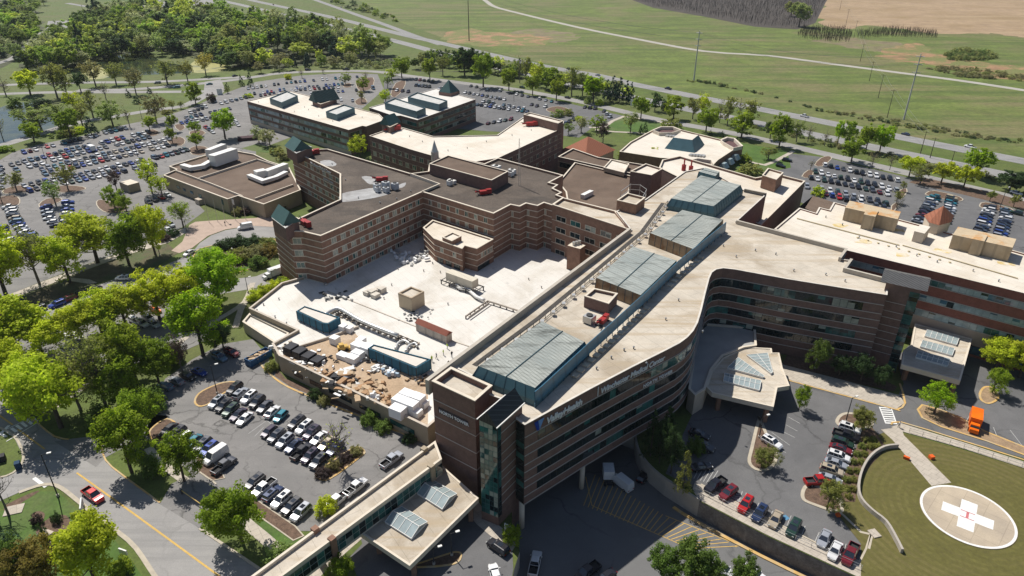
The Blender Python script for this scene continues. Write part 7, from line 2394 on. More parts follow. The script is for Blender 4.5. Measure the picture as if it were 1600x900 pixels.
duct('air_duct', 'short curled duct end beside the long blue unit', [(618, 545), (622, 536), (632, 532), (640, 537)], RZ + .7, .35, M('silver_duct', (.62, .62, .6)))
duct('air_duct', 'second curled duct end right of the first by the blue unit', [(634, 549), (638, 541), (648, 536), (652, 541)], RZ + .7, .35, M('silver_duct', (.62, .62, .6)))
p0, p1 = at(522, 488, RZ), at(650, 540, RZ)
root = thing('pipe_rack', 'long low pipe rack with white crossbars on the podium roof', 'pipe rack', (*p0, RZ))
mb = MB()
for o_ in (-.7, 0, .7):
 dx, dy = p1[0] - p0[0], p1[1] - p0[1]
 l = math.hypot(dx, dy)
 nx, ny = -dy / l * o_, dx / l * o_
 mb.tube((p0[0] + nx, p0[1] + ny, RZ + .6), (p1[0] + nx, p1[1] + ny, RZ + .6), .13, 5)
part(mb, 'pipes', m_dark, root)
mb = MB()
for k in range(16):
 t = k / 15
 mb.box(p0[0] + dx * t, p0[1] + dy * t, RZ, .5, 2.4, .5, math.atan2(dy, dx))
part(mb, 'crossbars', m_stonew, root)
gbox('roof_cabin', 'square tan roof cabin in the middle of the white courtyard roof', 'cabin', (644, 478), RZ, 5.2, 5.2, 4.0, R(-37), M('tan_stucco', (.5, .41, .29), var=.05),
 extra=lambda r, x, y: (part((lambda m: (m.ring([(x + 2.75 * math.cos(R(-37 + 45 + 90 * k)) * 1.35, y + 2.75 * math.sin(R(-37 + 45 + 90 * k)) * 1.35) for k in range(4)], [(x + 2.3 * math.cos(R(-37 + 45 + 90 * k)) * 1.35, y + 2.3 * math.sin(R(-37 + 45 + 90 * k)) * 1.35) for k in range(4)], RZ + 3.9, RZ + 4.5), m)[1])(MB()), 'parapet', M('tan_stucco_dark', (.4, .32, .23)), r),), top=m_rtan)
def hut(r, x, y):
 mb = MB()
 mb.gable(x, y, RZ + 2.4, 11.4, 2.6, .9, R(-37))
 part(mb, 'roof', M('rust_red_roof', (.22, .075, .05)), r)
gbox('louvre_house', 'long narrow louvre house with a rust red roof', 'roof vent', (678, 524), RZ, 11, 2.2, 2.4, R(-37), M('pale_louvre', (.48, .42, .36), stripes=(.8, R(-37), .75, .8)), extra=hut)
for i, (x, y, n) in enumerate(((575, 460, 3), (590, 456, 2))):
 q = at(x, y, RZ)
 root = thing('fan_box', 'low cream fan box, ' + ('left' if i == 0 else 'right') + ' of two beside the courtyard shadow', 'roof vent', (*q, RZ))
 mb = MB()
 for k in range(n):
  mb.box(q[0] + k * 1.3, q[1] - k * .9 + (k % 2) * .8, RZ, 1.9, 2.2, 1.2 + .3 * (k % 2), R(-37))
 part(mb, 'body', M('cream_unit2', (.58, .53, .46)), root)
q = [(*at(a, b, RZ), RZ + .8) for a, b in ((728, 498), (762, 474), (812, 490))]
root = thing('pipe_rail', 'angled grey pipe rail at the right of the white courtyard roof', 'pipe rail', (q[0][0], q[0][1], RZ))
mb = MB()
mb.pipe(q, .28, 6)
mb.pipe([(a + .9, b - .4, c) for a, b, c in q], .22, 6)
part(mb, 'pipes', M('dusty_pipe', (.42, .37, .31)), root)
mb = MB()
for a, b in zip(q, q[1:]):
 for k in range(6):
  t = k / 5
  mb.box(a[0] + (b[0] - a[0]) * t, a[1] + (b[1] - a[1]) * t, RZ, .35, .35, .7)
part(mb, 'stands', m_dark, root)
rnd = random.Random(5)
def vents(group, where, pts, z):
 for i, (x, y) in enumerate(pts):
  X, Y = at(x, y, z)
  root = thing('roof_vent', 'small vent stub, ' + ORD[i] + ' from the left ' + where, 'roof vent', (X, Y, z), group)
  mb = MB()
  mb.tube((X, Y, z), (X, Y, z + rnd.uniform(.4, .6)), .13, 6)
  part(mb, 'pipe', m_stoned if rnd.random() < .5 else m_dark, root)
  mb = MB()
  mb.tube((X, Y, z + .5), (X, Y, z + .7), .26, 7, 0, .1)
  part(mb, 'cowl', m_metal, root)
vents('vents on the courtyard roof', 'on the white courtyard roof', [(402, 486), (412, 477), (430, 496), (448, 506), (436, 468), (600, 467), (612, 446), (622, 421), (662, 424), (676, 412), (688, 426), (826, 437), (846, 450), (700, 476)], RZ)
vents('vents on the curved tower roof', 'on the tan tower roof', [(895, 590), (932, 577), (955, 560), (975, 548), (990, 545), (1010, 570), (1040, 500), (1060, 470), (1150, 402), (1180, 392), (1212, 398), (1240, 424), (1290, 430), (1320, 440), (1098, 520), (1130, 385)], NT['zr'])
vents('vents on the gravel wing roof', 'on the gravel ward roof', [(505, 270), (519, 257), (540, 282), (560, 310), (594, 318), (620, 312), (642, 300)], BW['zr'])
vents('vents on the central roof', 'on the bent white central roof', [(620, 206), (640, 214), (660, 222), (680, 228), (700, 236), (730, 232), (760, 222), (800, 212), (830, 204), (850, 200)], CE['zr'])
vents('vents on the right long roof', 'on the long white right roof', [(1290, 340), (1316, 352), (1342, 372), (1400, 386), (1432, 400), (1464, 410), (1520, 424), (1560, 440)], FR['zr'])
vents('vents on the left office roof', 'on the left office roof', [(404, 160), (460, 175), (476, 168), (482, 172), (498, 182), (520, 190), (566, 184)], M1['zr'])
def units(name, label, px, z, boxes, mat, cat='air conditioner'):
 X, Y = at(*px, z)
 root = thing(name, label, cat, (X, Y, z))
 mb = MB()
 for dx, dy, sx, sy, h in boxes:
  mb.box(X + dx, Y + dy, z + .25, sx, sy, h, R(-38))
 part(mb, 'casing', mat, root)
 mb = MB()
 for dx, dy, sx, sy, h in boxes:
  mb.box(X + dx, Y + dy, z, sx * .8, sy * .8, .25, R(-38))
  mb.tube((X + dx, Y + dy, z + h + .25), (X + dx, Y + dy, z + h + .5), min(sx, sy) * .35, 10)
 part(mb, 'fans', m_dark, root)
 return root
units('cooling_units', 'cluster of white cooling units on grey roof patch', (603, 297), BW['zr'], [(-3, 0, 2, 2, 2), (0, .6, 2.4, 2, 2.6), (3.2, .4, 2, 2, 2.2), (.5, -2.4, 2, 1.6, 1.6), (-2.4, -2.2, 1.6, 1.6, 1.6)], M('unit_grey', (.5, .52, .54)))
units('cooling_units', 'two white units at the left of the red machine', (706, 287), BW['zr'], [(0, 0, 3.2, 1.5, 1.2), (-.6, -2, 1.6, 1.6, 1.6)], m_wmetal)
units('cooling_units', 'white units at the end of the penthouse', (800, 272), BW['zr'], [(0, 0, 2.6, 1.8, 1.6), (-.6, -2.6, 2, 2, 1.6), (-6, 6, 3.2, 2.2, 1.2)], m_wmetal)
units('cooling_units', 'grey units with two red fans on the tower roof', (936, 505), NT['zr'], [(-2.2, .3, 2.2, 2.2, 1.6)], m_metal)
def redmachine(label, px, z, s=1.0, rz=0.0):
 X, Y = at(*px, z)
 root = thing('hoist_machine', label, 'machine', (X, Y, z))
 c, si = math.cos(rz), math.sin(rz)
 mb = MB()
 for dx, dy, sx, sy, h0, h in ((0, 0, 2.6 * s, 1.6 * s, .3, 1.2 * s), (2.0 * s, 0, 1.8 * s, 1.3 * s, .3, 1.5 * s), (-2.0 * s, .2, 1.6 * s, .5 * s, 1.0, .5 * s)):
  mb.box(X + dx * c - dy * si, Y + dx * si + dy * c, z + h0, sx, sy, h, rz)
 part(mb, 'body', m_redpaint, root)
 mb = MB()
 for u in (-1.6, 1.6):
  mb.box(X + u * c, Y + u * si, z, .4, 2.2 * s, .32, rz)
 mb.tube((X, Y, z + 1), (X - 3.4 * s * c, Y - 3.4 * s * si, z + 2.0), .13, 5)
 part(mb, 'skid', m_dark, root)
 return root
redmachine('red window hoist beside the green turret of the left wing', (477, 352), BW['zr'], 1.1, R(-50))
redmachine('red window hoist behind the far green turret', (486, 242), BW['zr'], 1.2, R(30))
redmachine('red hoist on the gravel roof above the cooling units', (594, 283), BW['zr'], 1.0, 0)
redmachine('red hoist in the middle of the centre gravel roof', (755, 304), BW['zr'], 1.0, R(20))
redmachine('red hoist at the turret end of the central white roof', (613, 205), CE['zr'], 1.4, R(35))
redmachine('red hoist with yellow stain at the right end of the central roof', (828, 197), CE['zr'], 1.3, R(10))
redmachine('red pump pair beside the brick penthouse on the tower roof', (941, 505), NT['zr'], .8, R(55))
for i, (x, y) in enumerate(((1068, 266), (1079, 268))):
 X, Y = at(x, y, 13.3)
 root = thing('red_tank', 'small red tank with pipes, ' + ('left' if i == 0 else 'right') + ' of two on the low white roof', 'tank', (X, Y, 13.3), 'red tanks')
 mb = MB()
 mb.tube((X, Y, 13.3), (X, Y, 15.6), .9, 10)
 mb.tube((X, Y, 15.6), (X, Y, 18), .3, 6)
 part(mb, 'body', m_redpaint, root, False)
def flatduct(label, px, z, w_, h):
 q = P(px, z)
 a, b = offset(q, w_ / 2, False), offset(q, -w_ / 2, False)
 root = thing('roof_duct', label, 'duct', (q[0][0], q[0][1], z))
 mb = MB()
 mb.prism(ccw(a + b[::-1]), z + .7, z + .7 + h)
 part(mb, 'casing', m_wmetal, root)
 mb = MB()
 for x, y in q:
  mb.box(x, y, z, 1, 1, .7)
 part(mb, 'stand', m_dark, root)
 return root
sz = SB['zr']
flatduct('white duct curling at the left end of the service roof', [(286, 264), (300, 268), (318, 265), (330, 258)], sz, 2.4, 1.6)
flatduct('long white air unit behind the other on the service roof', [(327, 248), (352, 238)], sz, 3.0, 3.6)
flatduct('long white air unit in front on the service roof', [(334, 262), (369, 250)], sz, 4.0, 5.0)
flatduct('low white duct bending at the right end of the service roof', [(390, 279), (412, 288), (432, 282), (448, 274)], sz, 2.2, 1.3)
flatduct('white duct box at the right end of the service roof', [(416, 278), (448, 266)], sz, 3.0, 2.6)
gbox('air_unit', 'white cube air unit in the middle of the service roof', 'air conditioner', (408, 277), sz + .2, 4.5, 3.5, 3.2, R(40), m_wmetal)
gbox('roof_canister', 'white cylinder casing lying on the brown roof block', 'duct', (917, 307), 11.6, 6.5, 1.7, 1.6, R(52), m_wmetal)
YZ = PD['zr'] + .05
def foam(label, px, boxes):
 X, Y = at(*px, YZ)
 root = thing('foam_stack', label, 'foam boards', (X, Y, YZ), 'stacks of white foam boards')
 for dx, dy, sx, sy, h in boxes:
  mb = MB()
  c, s_ = math.cos(R(-30)), math.sin(R(-30))
  mb.box(X + dx * c - dy * s_, Y + dx * s_ + dy * c, YZ, sx, sy, h, R(-30))
  part(mb, 'bundle', m_foam, root)
foam('big stack of white foam boards beside the tower block', (633, 638), [(-1.2, 2.4, 3.0, 2.4, 2.6), (2.0, 2.3, 3.0, 2.4, 2.8), (-1.2, -.2, 3.0, 2.4, 2.6), (2.0, -.3, 3, 2.4, 2.7), (.4, -2.9, 3.4, 2.4, 2.4)])
foam('small white foam bundle right of the big stack', (650, 648), [(0, 0, 2.6, 2, 1.4)])
foam('white foam bundle behind the small one at the tower wall', (660, 634), [(0, 0, 2.6, 2, 1.4)])
foam('white foam boards against the long blue unit', (565, 549), [(-1.2, .2, 3, 2.6, 2.0), (2.0, .2, 3, 2.6, 2.2), (1.2, -2.6, 3, 2, 1.8), (-2.4, 2.6, 2, 2.2, 1.8)])
foam('low white foam stack in front of the yellow loader', (544, 562), [(-1.6, 0, 3, 2.0, 1.2), (1.6, 0, 3, 2.2, 1.6)])
foam('single white foam cube beside the teal unit', (524, 536), [(0, 0, 2.2, 2, 1.9)])
foam('white foam cube leaning by the teal unit corner', (537, 517), [(0, 0, 1.8, 1.8, 1.8), (1.8, .5, 1.5, 1.6, 1.5)])
X, Y = at(536, 547, YZ)
root = thing('yellow_loader', 'small yellow loader among the foam stacks', 'machine', (X, Y, YZ))
mb = MB()
mb.box(X, Y, YZ + .4, 2.6, 1.4, .9, R(20))
mb.box(X - .3, Y, YZ + 1.3, 1.2, 1.2, .6, R(20))
mb.box(X + 1.8, Y + .6, YZ + .2, 1.0, 1.6, .6, R(20), 0, tx=.6)
part(mb, 'body', m_yellow, root)
for s_ in (-1, 1):
 for u in (-.9, .9):
  mb = MB()
  ca, sa = math.cos(R(20)), math.sin(R(20))
  cx_, cy_ = X + u * ca - s_ * .8 * sa, Y + u * sa + s_ * .8 * ca
  mb.tube((cx_ + .12 * sa, cy_ - .12 * ca, YZ + .4), (cx_ - .12 * sa, cy_ + .12 * ca, YZ + .4), .4, 10)
  part(mb, 'wheel', m_tyre, root)
def heap(name, label, px, n, spread, mat_list, seed, sz=(.4, 2.6), flat=.4, cat='rubble'):
 rnd = random.Random(seed)
 X, Y = at(*px, YZ)
 root = thing(name, label, cat, (X, Y, YZ))
 for mi, mm in enumerate(mat_list):
  mb = MB()
  for k in range(n // len(mat_list)):
   dx, dy = rnd.gauss(0, spread), rnd.gauss(0, spread * .7)
   mb.box(X + dx, Y + dy, YZ + rnd.uniform(0, .5), rnd.uniform(*sz), rnd.uniform(sz[0], sz[1] * .5), rnd.uniform(.1, flat), rnd.uniform(0, PI), 0, tx=rnd.uniform(.5, 1), ty=rnd.uniform(.6, 1))
  pr = part(mb, 'pieces', mm, root)
  pr['kind'] = 'stuff'
 return root
heap('scrap_heap', 'heap of broken plywood sheets near the foam stack', (572, 610), 26, 2.2, [m_ply, m_wood], 1, (.8, 3.2), .9)
heap('scrap_heap', 'pile of lumber and pallets at the yard edge', (520, 594), 20, 1.8, [m_wood, m_dark], 2, (.6, 3), .7)
heap('scrap_heap', 'bundle of grey boards in the builders yard', (541, 586), 14, .9, [m_metal, m_ply], 3, (1.5, 3.4), .5)
heap('scrap_heap', 'scattered white sheeting and rags beside the blue unit', (596, 574), 34, 2.2, [m_foam, m_metal], 4, (.4, 1.6), .5)
heap('scrap_heap', 'second spread of white rags left of the blue unit', (571, 562), 26, 1.8, [m_foam, m_dark], 5, (.3, 1.3), .5)
heap('scrap_heap', 'plywood offcuts near the corner of the big foam stack', (608, 628), 26, 1.8, [m_wood, m_ply], 6, (.5, 2.4), .8)
heap('scrap_heap', 'crumpled grey sheeting at the yard edge', (590, 620), 16, 1.0, [m_foam, m_metal], 7, (.5, 1.6), .9)
heap('scrap_heap', 'blue wrapped pallets by the blue unit corner', (612, 586), 14, 1.2, [M('pale_blue_wrap', (.35, .45, .55)), m_foam], 8, (.8, 1.8), 1.0)
heap('scrap_heap', 'odds and ends stacked on the white lower roof corner', (446, 545), 16, 1.6, [m_wmetal, m_stonew], 9, (.6, 1.8), .9)
heap('scrap_heap', 'shaded white sacks in the courtyard corner', (640, 402), 44, 4.2, [m_foam, m_metal], 10, (.8, 2.0), .9)
heap('scrap_heap', 'dark tools along the foot of the left wing', (526, 464), 22, 3.2, [m_dark, m_metal], 11, (.4, 1.8), .6)
heap('scrap_heap', 'loose planks and offcuts across the middle of the yard', (548, 600), 40, 4.5, [m_wood, m_ply, m_metal, m_dark], 21, (.3, 2.2), .25)
heap('scrap_heap', 'small offcuts and straps strewn near the yard edge', (500, 578), 36, 3.2, [m_ply, m_foam, m_dark, m_metal], 22, (.2, 1.1), .25)
heap('scrap_heap', 'bent pipes and boxes between the blue unit and the tower', (655, 592), 24, 1.6, [m_metal, m_ply, m_dark], 23, (.4, 1.8), .6)
heap('scrap_heap', 'coils and small tools on the white roof beside the louvre house', (650, 493), 22, 2.4, [m_dark, m_metal], 24, (.3, 1.0), .3)
X, Y = at(472, 556, YZ)
root = thing('tarped_stack', 'stack of goods under shiny black tarpaulin at the yard corner', 'stack', (X, Y, YZ))
rnd = random.Random(3)
mb = MB()
for k in range(4):
 mb.box(X - 3 + 2.6 * k, Y + 1.6 - 1.5 * k, YZ, 3.0, 3.4, 2.0 - .35 * k + rnd.uniform(0, .3), R(-30), 0, tx=.85, ty=.85)
part(mb, 'tarpaulin', m_tarp, root)
mb = MB()
for k in range(18):
 mb.box(X - 4 + rnd.uniform(0, 9), Y + rnd.uniform(-4, 2.4), YZ + rnd.uniform(0, .2), rnd.uniform(.6, 2.2), rnd.uniform(.3, .9), .2, rnd.uniform(0, PI))
part(mb, 'boards', m_foam, root)['kind'] = 'stuff'
heap('tarp_scraps', 'torn black sheeting trailing from the tarpaulin stack', (490, 565), 18, 1.6, [m_tarp, m_metal], 12, (.6, 2.0), .7)
X, Y = at(405, 563)
root = thing('dumpster', 'open blue dumpster full of scrap wood at the lot edge', 'dumpster', (X, Y, .05))
A_ = math.atan2(at(424, 552)[1] - at(388, 572)[1], at(424, 552)[0] - at(388, 572)[0])
mb = MB()
c, s_ = math.cos(A_), math.sin(A_)
def rect(a, b):
 return [(X + u * c - v * s_, Y + u * s_ + v * c) for u, v in ((-a, -b), (a, -b), (a, b), (-a, b))]
mb.ring(rect(3.4, 1.25), rect(3.25, 1.1), .1, 2.0)
mb.poly(rect(3.3, 1.15), .3)
for u in (-2.6, -1.3, 0, 1.3, 2.6):
 for v in (-1.3, 1.3):
  mb.box(X + u * c - v * s_, Y + u * s_ + v * c, .2, .14, .12, 1.7, A_)
part(mb, 'body', m_blue, root)
mb = MB()
rnd = random.Random(9)
for k in range(26):
 u, v = rnd.uniform(-2.8, 2.8), rnd.uniform(-.8, .8)
 mb.box(X + u * c - v * s_, Y + u * s_ + v * c, 1.2 + rnd.uniform(0, .6), rnd.uniform(.5, 2.2), rnd.uniform(.2, .8), .25, rnd.uniform(0, PI))
part(mb, 'scrap', m_ply, root)['kind'] = 'stuff'
def boxtruck(name, label, px, hx, hy, colr, z=.05, L_=7.2, cab=True, boxm=None, H_=2.9, cat='truck'):
 a, b = at(*px, 1), at(px[0] + hx, px[1] + hy, 1)
 hd = math.atan2(b[1] - a[1], b[0] - a[0])
 root = thing(name, label, cat, (*a, z), None, hd)
 def add(mb, nm, m):
  return mb.build(nm, m, root)
 mb = MB()
 mb.box(-.9, 0, .75, L_ - 2.3, 2.3, H_ - .75)
 add(mb, 'cargo_box', boxm or colr)
 if cab:
  mb = MB()
  mb.box(L_ / 2 - 1.5, 0, .5, 1.7, 2.0, 1.5, 0, 0, tx=.82, ty=.85)
  mb.box(L_ / 2 - .35, 0, .5, 1.3, 1.9, .8, 0, 0, tx=.85, ty=.9)
  add(mb, 'cab', colr)
  mb = MB()
  mb.face([(L_ / 2 - .62, -.85, 1.25), (L_ / 2 - .62, .85, 1.25), (L_ / 2 - .82, .75, 1.9), (L_ / 2 - .82, -.75, 1.9)])
  add(mb, 'windscreen', m_cglass)
 mb = MB()
 mb.box(-.3, 0, .45, L_ - .8, 1.1, .3)
 add(mb, 'chassis', m_dark)
 for x in (-L_ / 2 + 1.6, L_ / 2 - 1.0):
  for s_ in (-1, 1):
   o = bpy.data.objects.new('wheel', W_ME)
   o.parent = root
   o.location = (x, s_ * .95, .42)
   o.scale = (1.25,) * 3
   COL.objects.link(o)
 return root
boxtruck('box_truck', 'bright orange box truck parked by the right canopy', (1523, 660), -2, 24, M('orange_truck', (.8, .15, .005), rough=.4), H_=3.0)
boxtruck('box_truck', 'white box truck beside the brick ward wing end', (428, 428), -28, 10, M('white_truck', (.7, .7, .7)), H_=3.0)
boxtruck('box_truck', 'white box truck standing among the cars of the west lot', (142, 233), -16, -6, M('white_truck', (.7, .7, .7)), H_=3.2)
boxtruck('box_trailer', 'white box trailer under the overhanging tower front on the dock', (953, 722), 4, 26, M('white_truck', (.7, .7, .7)), z=DOCKZ + .05, L_=5.2, cab=False, cat='trailer')
def pole(name, label, px, h, r, mat, cat, arm=None, z=0.0, head=True, group=None):
 X, Y = at(*px, z)
 root = thing(name, label, cat, (X, Y, z), group)
 mb = MB()
 mb.tube((X, Y, z), (X, Y, z + h), r, 8, 0, r * .6)
 part(mb, 'pole', mat, root)
 mb = MB()
 mb.tube((X, Y, z), (X, Y, z + .6), r * 2.2, 10)
 part(mb, 'base', m_concw, root)
 if arm:
  mb = MB()
  for s_ in arm:
   mb.tube((X, Y, z + h - .1), (X + s_[0], Y + s_[1], z + h), r * .45, 5)
  ao = part(mb, 'arm', mat, root)
  for s_ in arm:
   mb = MB()
   mb.box(X + s_[0], Y + s_[1], z + h - .08, .75, .4, .2, math.atan2(s_[1], s_[0]))
   part(mb, 'lamp_head', m_wmetal, ao)
 return root
gp_ = 'street lamps'
for px, h, lab in (((91, 776), 10.8, 'tall dark lamp post in the corner garden beside the avenue'), ((340, 616), 8.5, 'lamp post on the upper kerbed island of the north lot'), ((1321, 660), 7, 'lamp post on the shrub island of the east lot'),
    ((1186, 684), 6, 'lamp post on the paved strip left of the white car'), ((388, 458), 5.5, 'lamp post beside the hedge path'), ((427, 443), 5, 'lamp post at the end of the drop off pavement'), ((706, 868), 5.5, 'lamp post at the tip of the canopy island'),
    ((678, 882), 4, 'short lamp post inside the canopy island'), ((74, 258), 9, 'left lamp post in the west lot'), ((215, 244), 9, 'right lamp post in the west lot'), ((1342, 300), 8, 'lamp post in the middle of the northeast lot'), ((1562, 326), 9, 'lamp post in the last column of the right lot'),
    ((803, 158), 8, 'lamp post in the visitor lot'), ((250, 400), 6, 'lamp post in the verge beside the drop off walk'), ((292, 362), 5, 'lamp post at the edge of the brick forecourt'), ((222, 186), 7, 'lamp post at the west lot entrance')):
 pole('street_lamp', lab, px, h, .13, m_dark, 'street lamp', [(1.2, .5)], group=gp_)
gf = 'flag poles in front of the service building'
for i, px in enumerate(((327, 348), (340, 346), (352, 345), (368, 344), (384, 343))):
 X, Y = at(*px)
 root = thing('flag_pole', ORD[i] + ' flag pole from the left at the brick forecourt' + (' with a green flag' if i == 2 else ' with a white flag' if i == 3 else ''), 'flag pole', (X, Y, 0), gf)
 mb = MB()
 mb.tube((X, Y, 0), (X, Y, 9.5), .09, 6, 0, .05)
 part(mb, 'pole', m_metal, root)
 if i in (2, 3):
  mb = MB()
  z = 9.2
  pts = [(X + .15 * k, Y + .18 * math.sin(k * 1.4), z - .12 * k) for k in range(6)]
  for a, b in zip(pts, pts[1:]):
   mb.face([(a[0], a[1], a[2]), (b[0], b[1], b[2]), (b[0], b[1], b[2] - 2.3), (a[0], a[1], a[2] - 2.3)])
  part(mb, 'flag', m_teal if i == 2 else m_white, root)
gb_ = 'railing posts along the pavement above the dock wall'
rail = smooth(P([(1090, 752), (1200, 808), (1290, 853), (1340, 876)]), 4)
rail = offset(smooth(P([(1086, 768), (1200, 826), (1290, 868), (1345, 893)]), 4), -.25, False)
root = thing('railing', 'thin metal railing along the pavement above the dock wall', 'railing', (*rail[0], .12))
mb = MB()
for z in (.55, 1.15):
 mb.pipe([(x, y, .12 + z) for x, y in rail], .035, 5)
part(mb, 'rails', m_metal, root)
for k in range(12):
 q, dd = along(plen(rail) * k / 11.01, rail)
 mb = MB()
 mb.tube((*q, .1), (*q, 1.3), .05, 5)
 part(mb, 'post', m_metal, root)
fn = smooth(P([(1420, 676), (1500, 699), (1600, 730), (1720, 768)]), 3)
root = thing('railing', 'thin fence along the pavement north of the helipad lawn', 'railing', (*fn[0], .15))
mb = MB()
for z in (.5, 1.1):
 mb.pipe([(x, y, .12 + z) for x, y in fn], .03, 5)
part(mb, 'rails', m_metal, root)
for k in range(14):
 q, dd = along(plen(fn) * k / 13.01, fn)
 mb = MB()
 mb.tube((*q, .1), (*q, 1.3), .045, 5)
 part(mb, 'post', m_metal, root)
a, b = at(290, 752), at(318, 798)
a, b = at(285, 772), at(319, 796)
root = thing('barrier_gate', 'yellow barrier arm across the lot driveway', 'barrier', (*a, 0))
mb = MB()
mb.tube((*a, 1.0), (*b, 1.0), .09, 5)
part(mb, 'arm', M('barrier_yellow', (.6, .42, .15)), root)
for q in (a, b):
 mb = MB()
 mb.box(q[0], q[1], 0, .3, .3, 1.1)
 part(mb, 'post', m_dark, root)
def sign(name, label, px, w_, h, ang, board, text=None, z=0.0, txtmat=None, ts=.5, legs=True, up_=0.0):
 X, Y = at(*px, z)
 root = thing(name, label, 'sign', (X, Y, z))
 c, s_ = math.cos(ang), math.sin(ang)
 mb = MB()
 mb.box(X, Y, z + up_, w_, .25, h, ang)
 part(mb, 'board', board, root)
 if up_:
  for u in (-w_ * .35, w_ * .35):
   mb = MB()
   mb.box(X + u * c, Y + u * s_, z, .14, .14, up_)
   part(mb, 'leg', m_dark, root)
 return root
sign('direction_sign', 'white direction sign at the avenue kerb in front of the corner garden', (130, 797), 3.2, 1.5, R(-64), m_white, up_=.4)
sign('direction_sign', 'tall white and blue sign beside the dark evergreens at the glass tower', (794, 838), 1.6, 2.6, R(-35), m_white, up_=.3)
sign('direction_sign', 'white slanted sign on the drop off island', (365, 398), 2.6, 1.4, R(-55), m_white, up_=.8)
sign('direction_sign', 'slim white sign in the bed before the east wing', (1273, 574), 1.4, 3.0, R(60), m_white)
sign('direction_sign', 'small white sign by the boulevard junction', (344, 148), 3.5, 4, R(20), m_white)
sign('direction_sign', 'white roadside sign near the dark conifers', (988, 168), 3, 4, R(-40), m_white, up_=1)
sign('direction_sign', 'white sign at the avenue bottom near the yellow kerb', (196, 872), 1.8, 1.2, R(-20), m_white, up_=1)
gbox('utility_box', 'pale concrete utility box in the mulch of the corner garden', 'utility box', (73, 838), .1, 2.4, 1.6, .9, R(-20), m_stonew)
gbox('utility_box', 'small white utility slab beside the avenue garden tree', 'utility box', (89, 847), .1, 1.8, .9, .35, R(-10), m_white)
gbox('stone_pad', 'flat grey stone slab on the corner lawn', 'slab', (22, 797), .05, 3.2, 2.6, .15, R(20), m_conc)
gbox('post_box', 'dark blue drop box at the side street kerb', 'post box', (30, 732), .05, 1.0, 1.2, 1.7, R(30), M('dark_blue', (.02, .05, .1)))
gbox('post_box', 'dark covered box at the left edge of the corner lawn', 'post box', (2, 720), .05, 1.8, 1.4, 1.4, R(30), m_dark)
gbox('orange_marker', 'orange marker block on the lawn left of the helipad path', 'marker', (1416, 717), .14, 1.2, .6, .6, R(-40), m_orange)
gbox('orange_marker', 'orange marker block on the lawn right of the helipad path', 'marker', (1455, 716), .14, .9, .9, .7, R(10), m_orange)
gbox('orange_marker', 'orange marker at the kerb below the round tree', 'marker', (1309, 806), .14, .7, .7, .6, R(10), m_orange)
gbox('drain_box', 'square concrete drain box at the corner of the east lot', 'drain', (1366, 834), .14, 1.6, 1.9, .2, R(15), m_conc)
gbox('pump_house', 'small tan stone pump house under the tree by the west lot', 'hut', (205, 297), 0, 7, 5, 3.6, R(-35), m_stoned, top=m_stone)
gbox('gate_booth', 'small tan kiosk at the service building wall', 'hut', (314, 318), 0, 3.2, 3, 2.2, R(-38), m_stonew)
gbox('site_fence_box', 'dark fenced equipment pen by the round tree island', 'enclosure', (390, 218), 0, 12, 5, 1.6, R(20), M('dark_maroon_fence', (.06, .03, .035)))
gbox('brick_pier', 'brick chimney pier with fan at the courtyard end of the long roof', 'chimney', (902, 408), 20, 3, 3, 3.0, R(55), m_brick, top=m_stone) if False else None
X, Y = at(899, 420, RZ)
root = thing('brick_chimney', 'brick chimney block with metal fans against the tower parapet', 'chimney', (X, Y, RZ))
mb = MB()
mb.box(X, Y, RZ, 3.4, 4.6, 8.2, R(55), 0, 1)
part(mb, 'stack', [m_brick, m_stone], root)
mb = MB()
for k in range(3):
 mb.tube((X - .8 + k * .9, Y + .5 * k, RZ + 8.2), (X - .8 + k * .9, Y + .5 * k, RZ + 9.4), .5, 8)
part(mb, 'fans', m_metal, root)
def pylon(label, px, tpy, mat, r, arms, name='steel_pole', cat='power pole', group=None, dirn=None):
 X, Y = at(*px)
 h = zat(X, Y, tpy)
 root = thing(name, label, cat, (X, Y, 0), group)
 mb = MB()
 mb.tube((X, Y, 0), (X, Y, h), r, 8, 0, r * .5)
 part(mb, 'pole', mat, root)
 d = dirn or (.64, .77)
 tops = []
 for dz, w_ in arms:
  mb = MB()
  mb.tube((X - d[1] * w_, Y + d[0] * w_, h - dz), (X + d[1] * w_, Y - d[0] * w_, h - dz), r * .45, 5)
  part(mb, 'crossarm', mat, root)
  tops += [(X - d[1] * w_, Y + d[0] * w_, h - dz), (X + d[1] * w_, Y - d[0] * w_, h - dz)]
 return (X, Y, h, tops)
m_steel = M('pale_steel', (.5, .5, .48), rough=.5)
m_wpole = M('weathered_pole', (.09, .075, .065))
p1 = pylon('tall pale steel power pole nearest the right lots', (1412, 187), 84, m_steel, .55, [(1.5, 2.4), (6, 2.4), (10.5, 2.4)])
p2 = pylon('tall pale steel power pole in the middle of the meadow', (1084, 126), 48, m_steel, .6, [(1.5, 2.4), (6, 2.4), (10.5, 2.4)])
p3 = pylon('thin dark steel power pole at the left of the meadow', (733, 64), -20, m_wpole, .5, [(1.5, 2.4), (6, 2.4)])
wood_px = [((1438, 240), 205), ((1453, 247), 215), ((1386, 184), 140), ((1372, 153), 116), ((1358, 127), 96), ((1344, 96), 68), ((1334, 60), 32), ((1321, 42), 14), ((1312, 16), -6)]
wp_ = []
for i, (b, t) in enumerate(wood_px):
 wp_.append(pylon('wooden power pole, ' + ORD[i] + ' from the highway in the meadow line', b, t, m_wpole, .22, [(.6, 1.6)], 'wooden_pole', 'power pole', 'wooden power poles'))
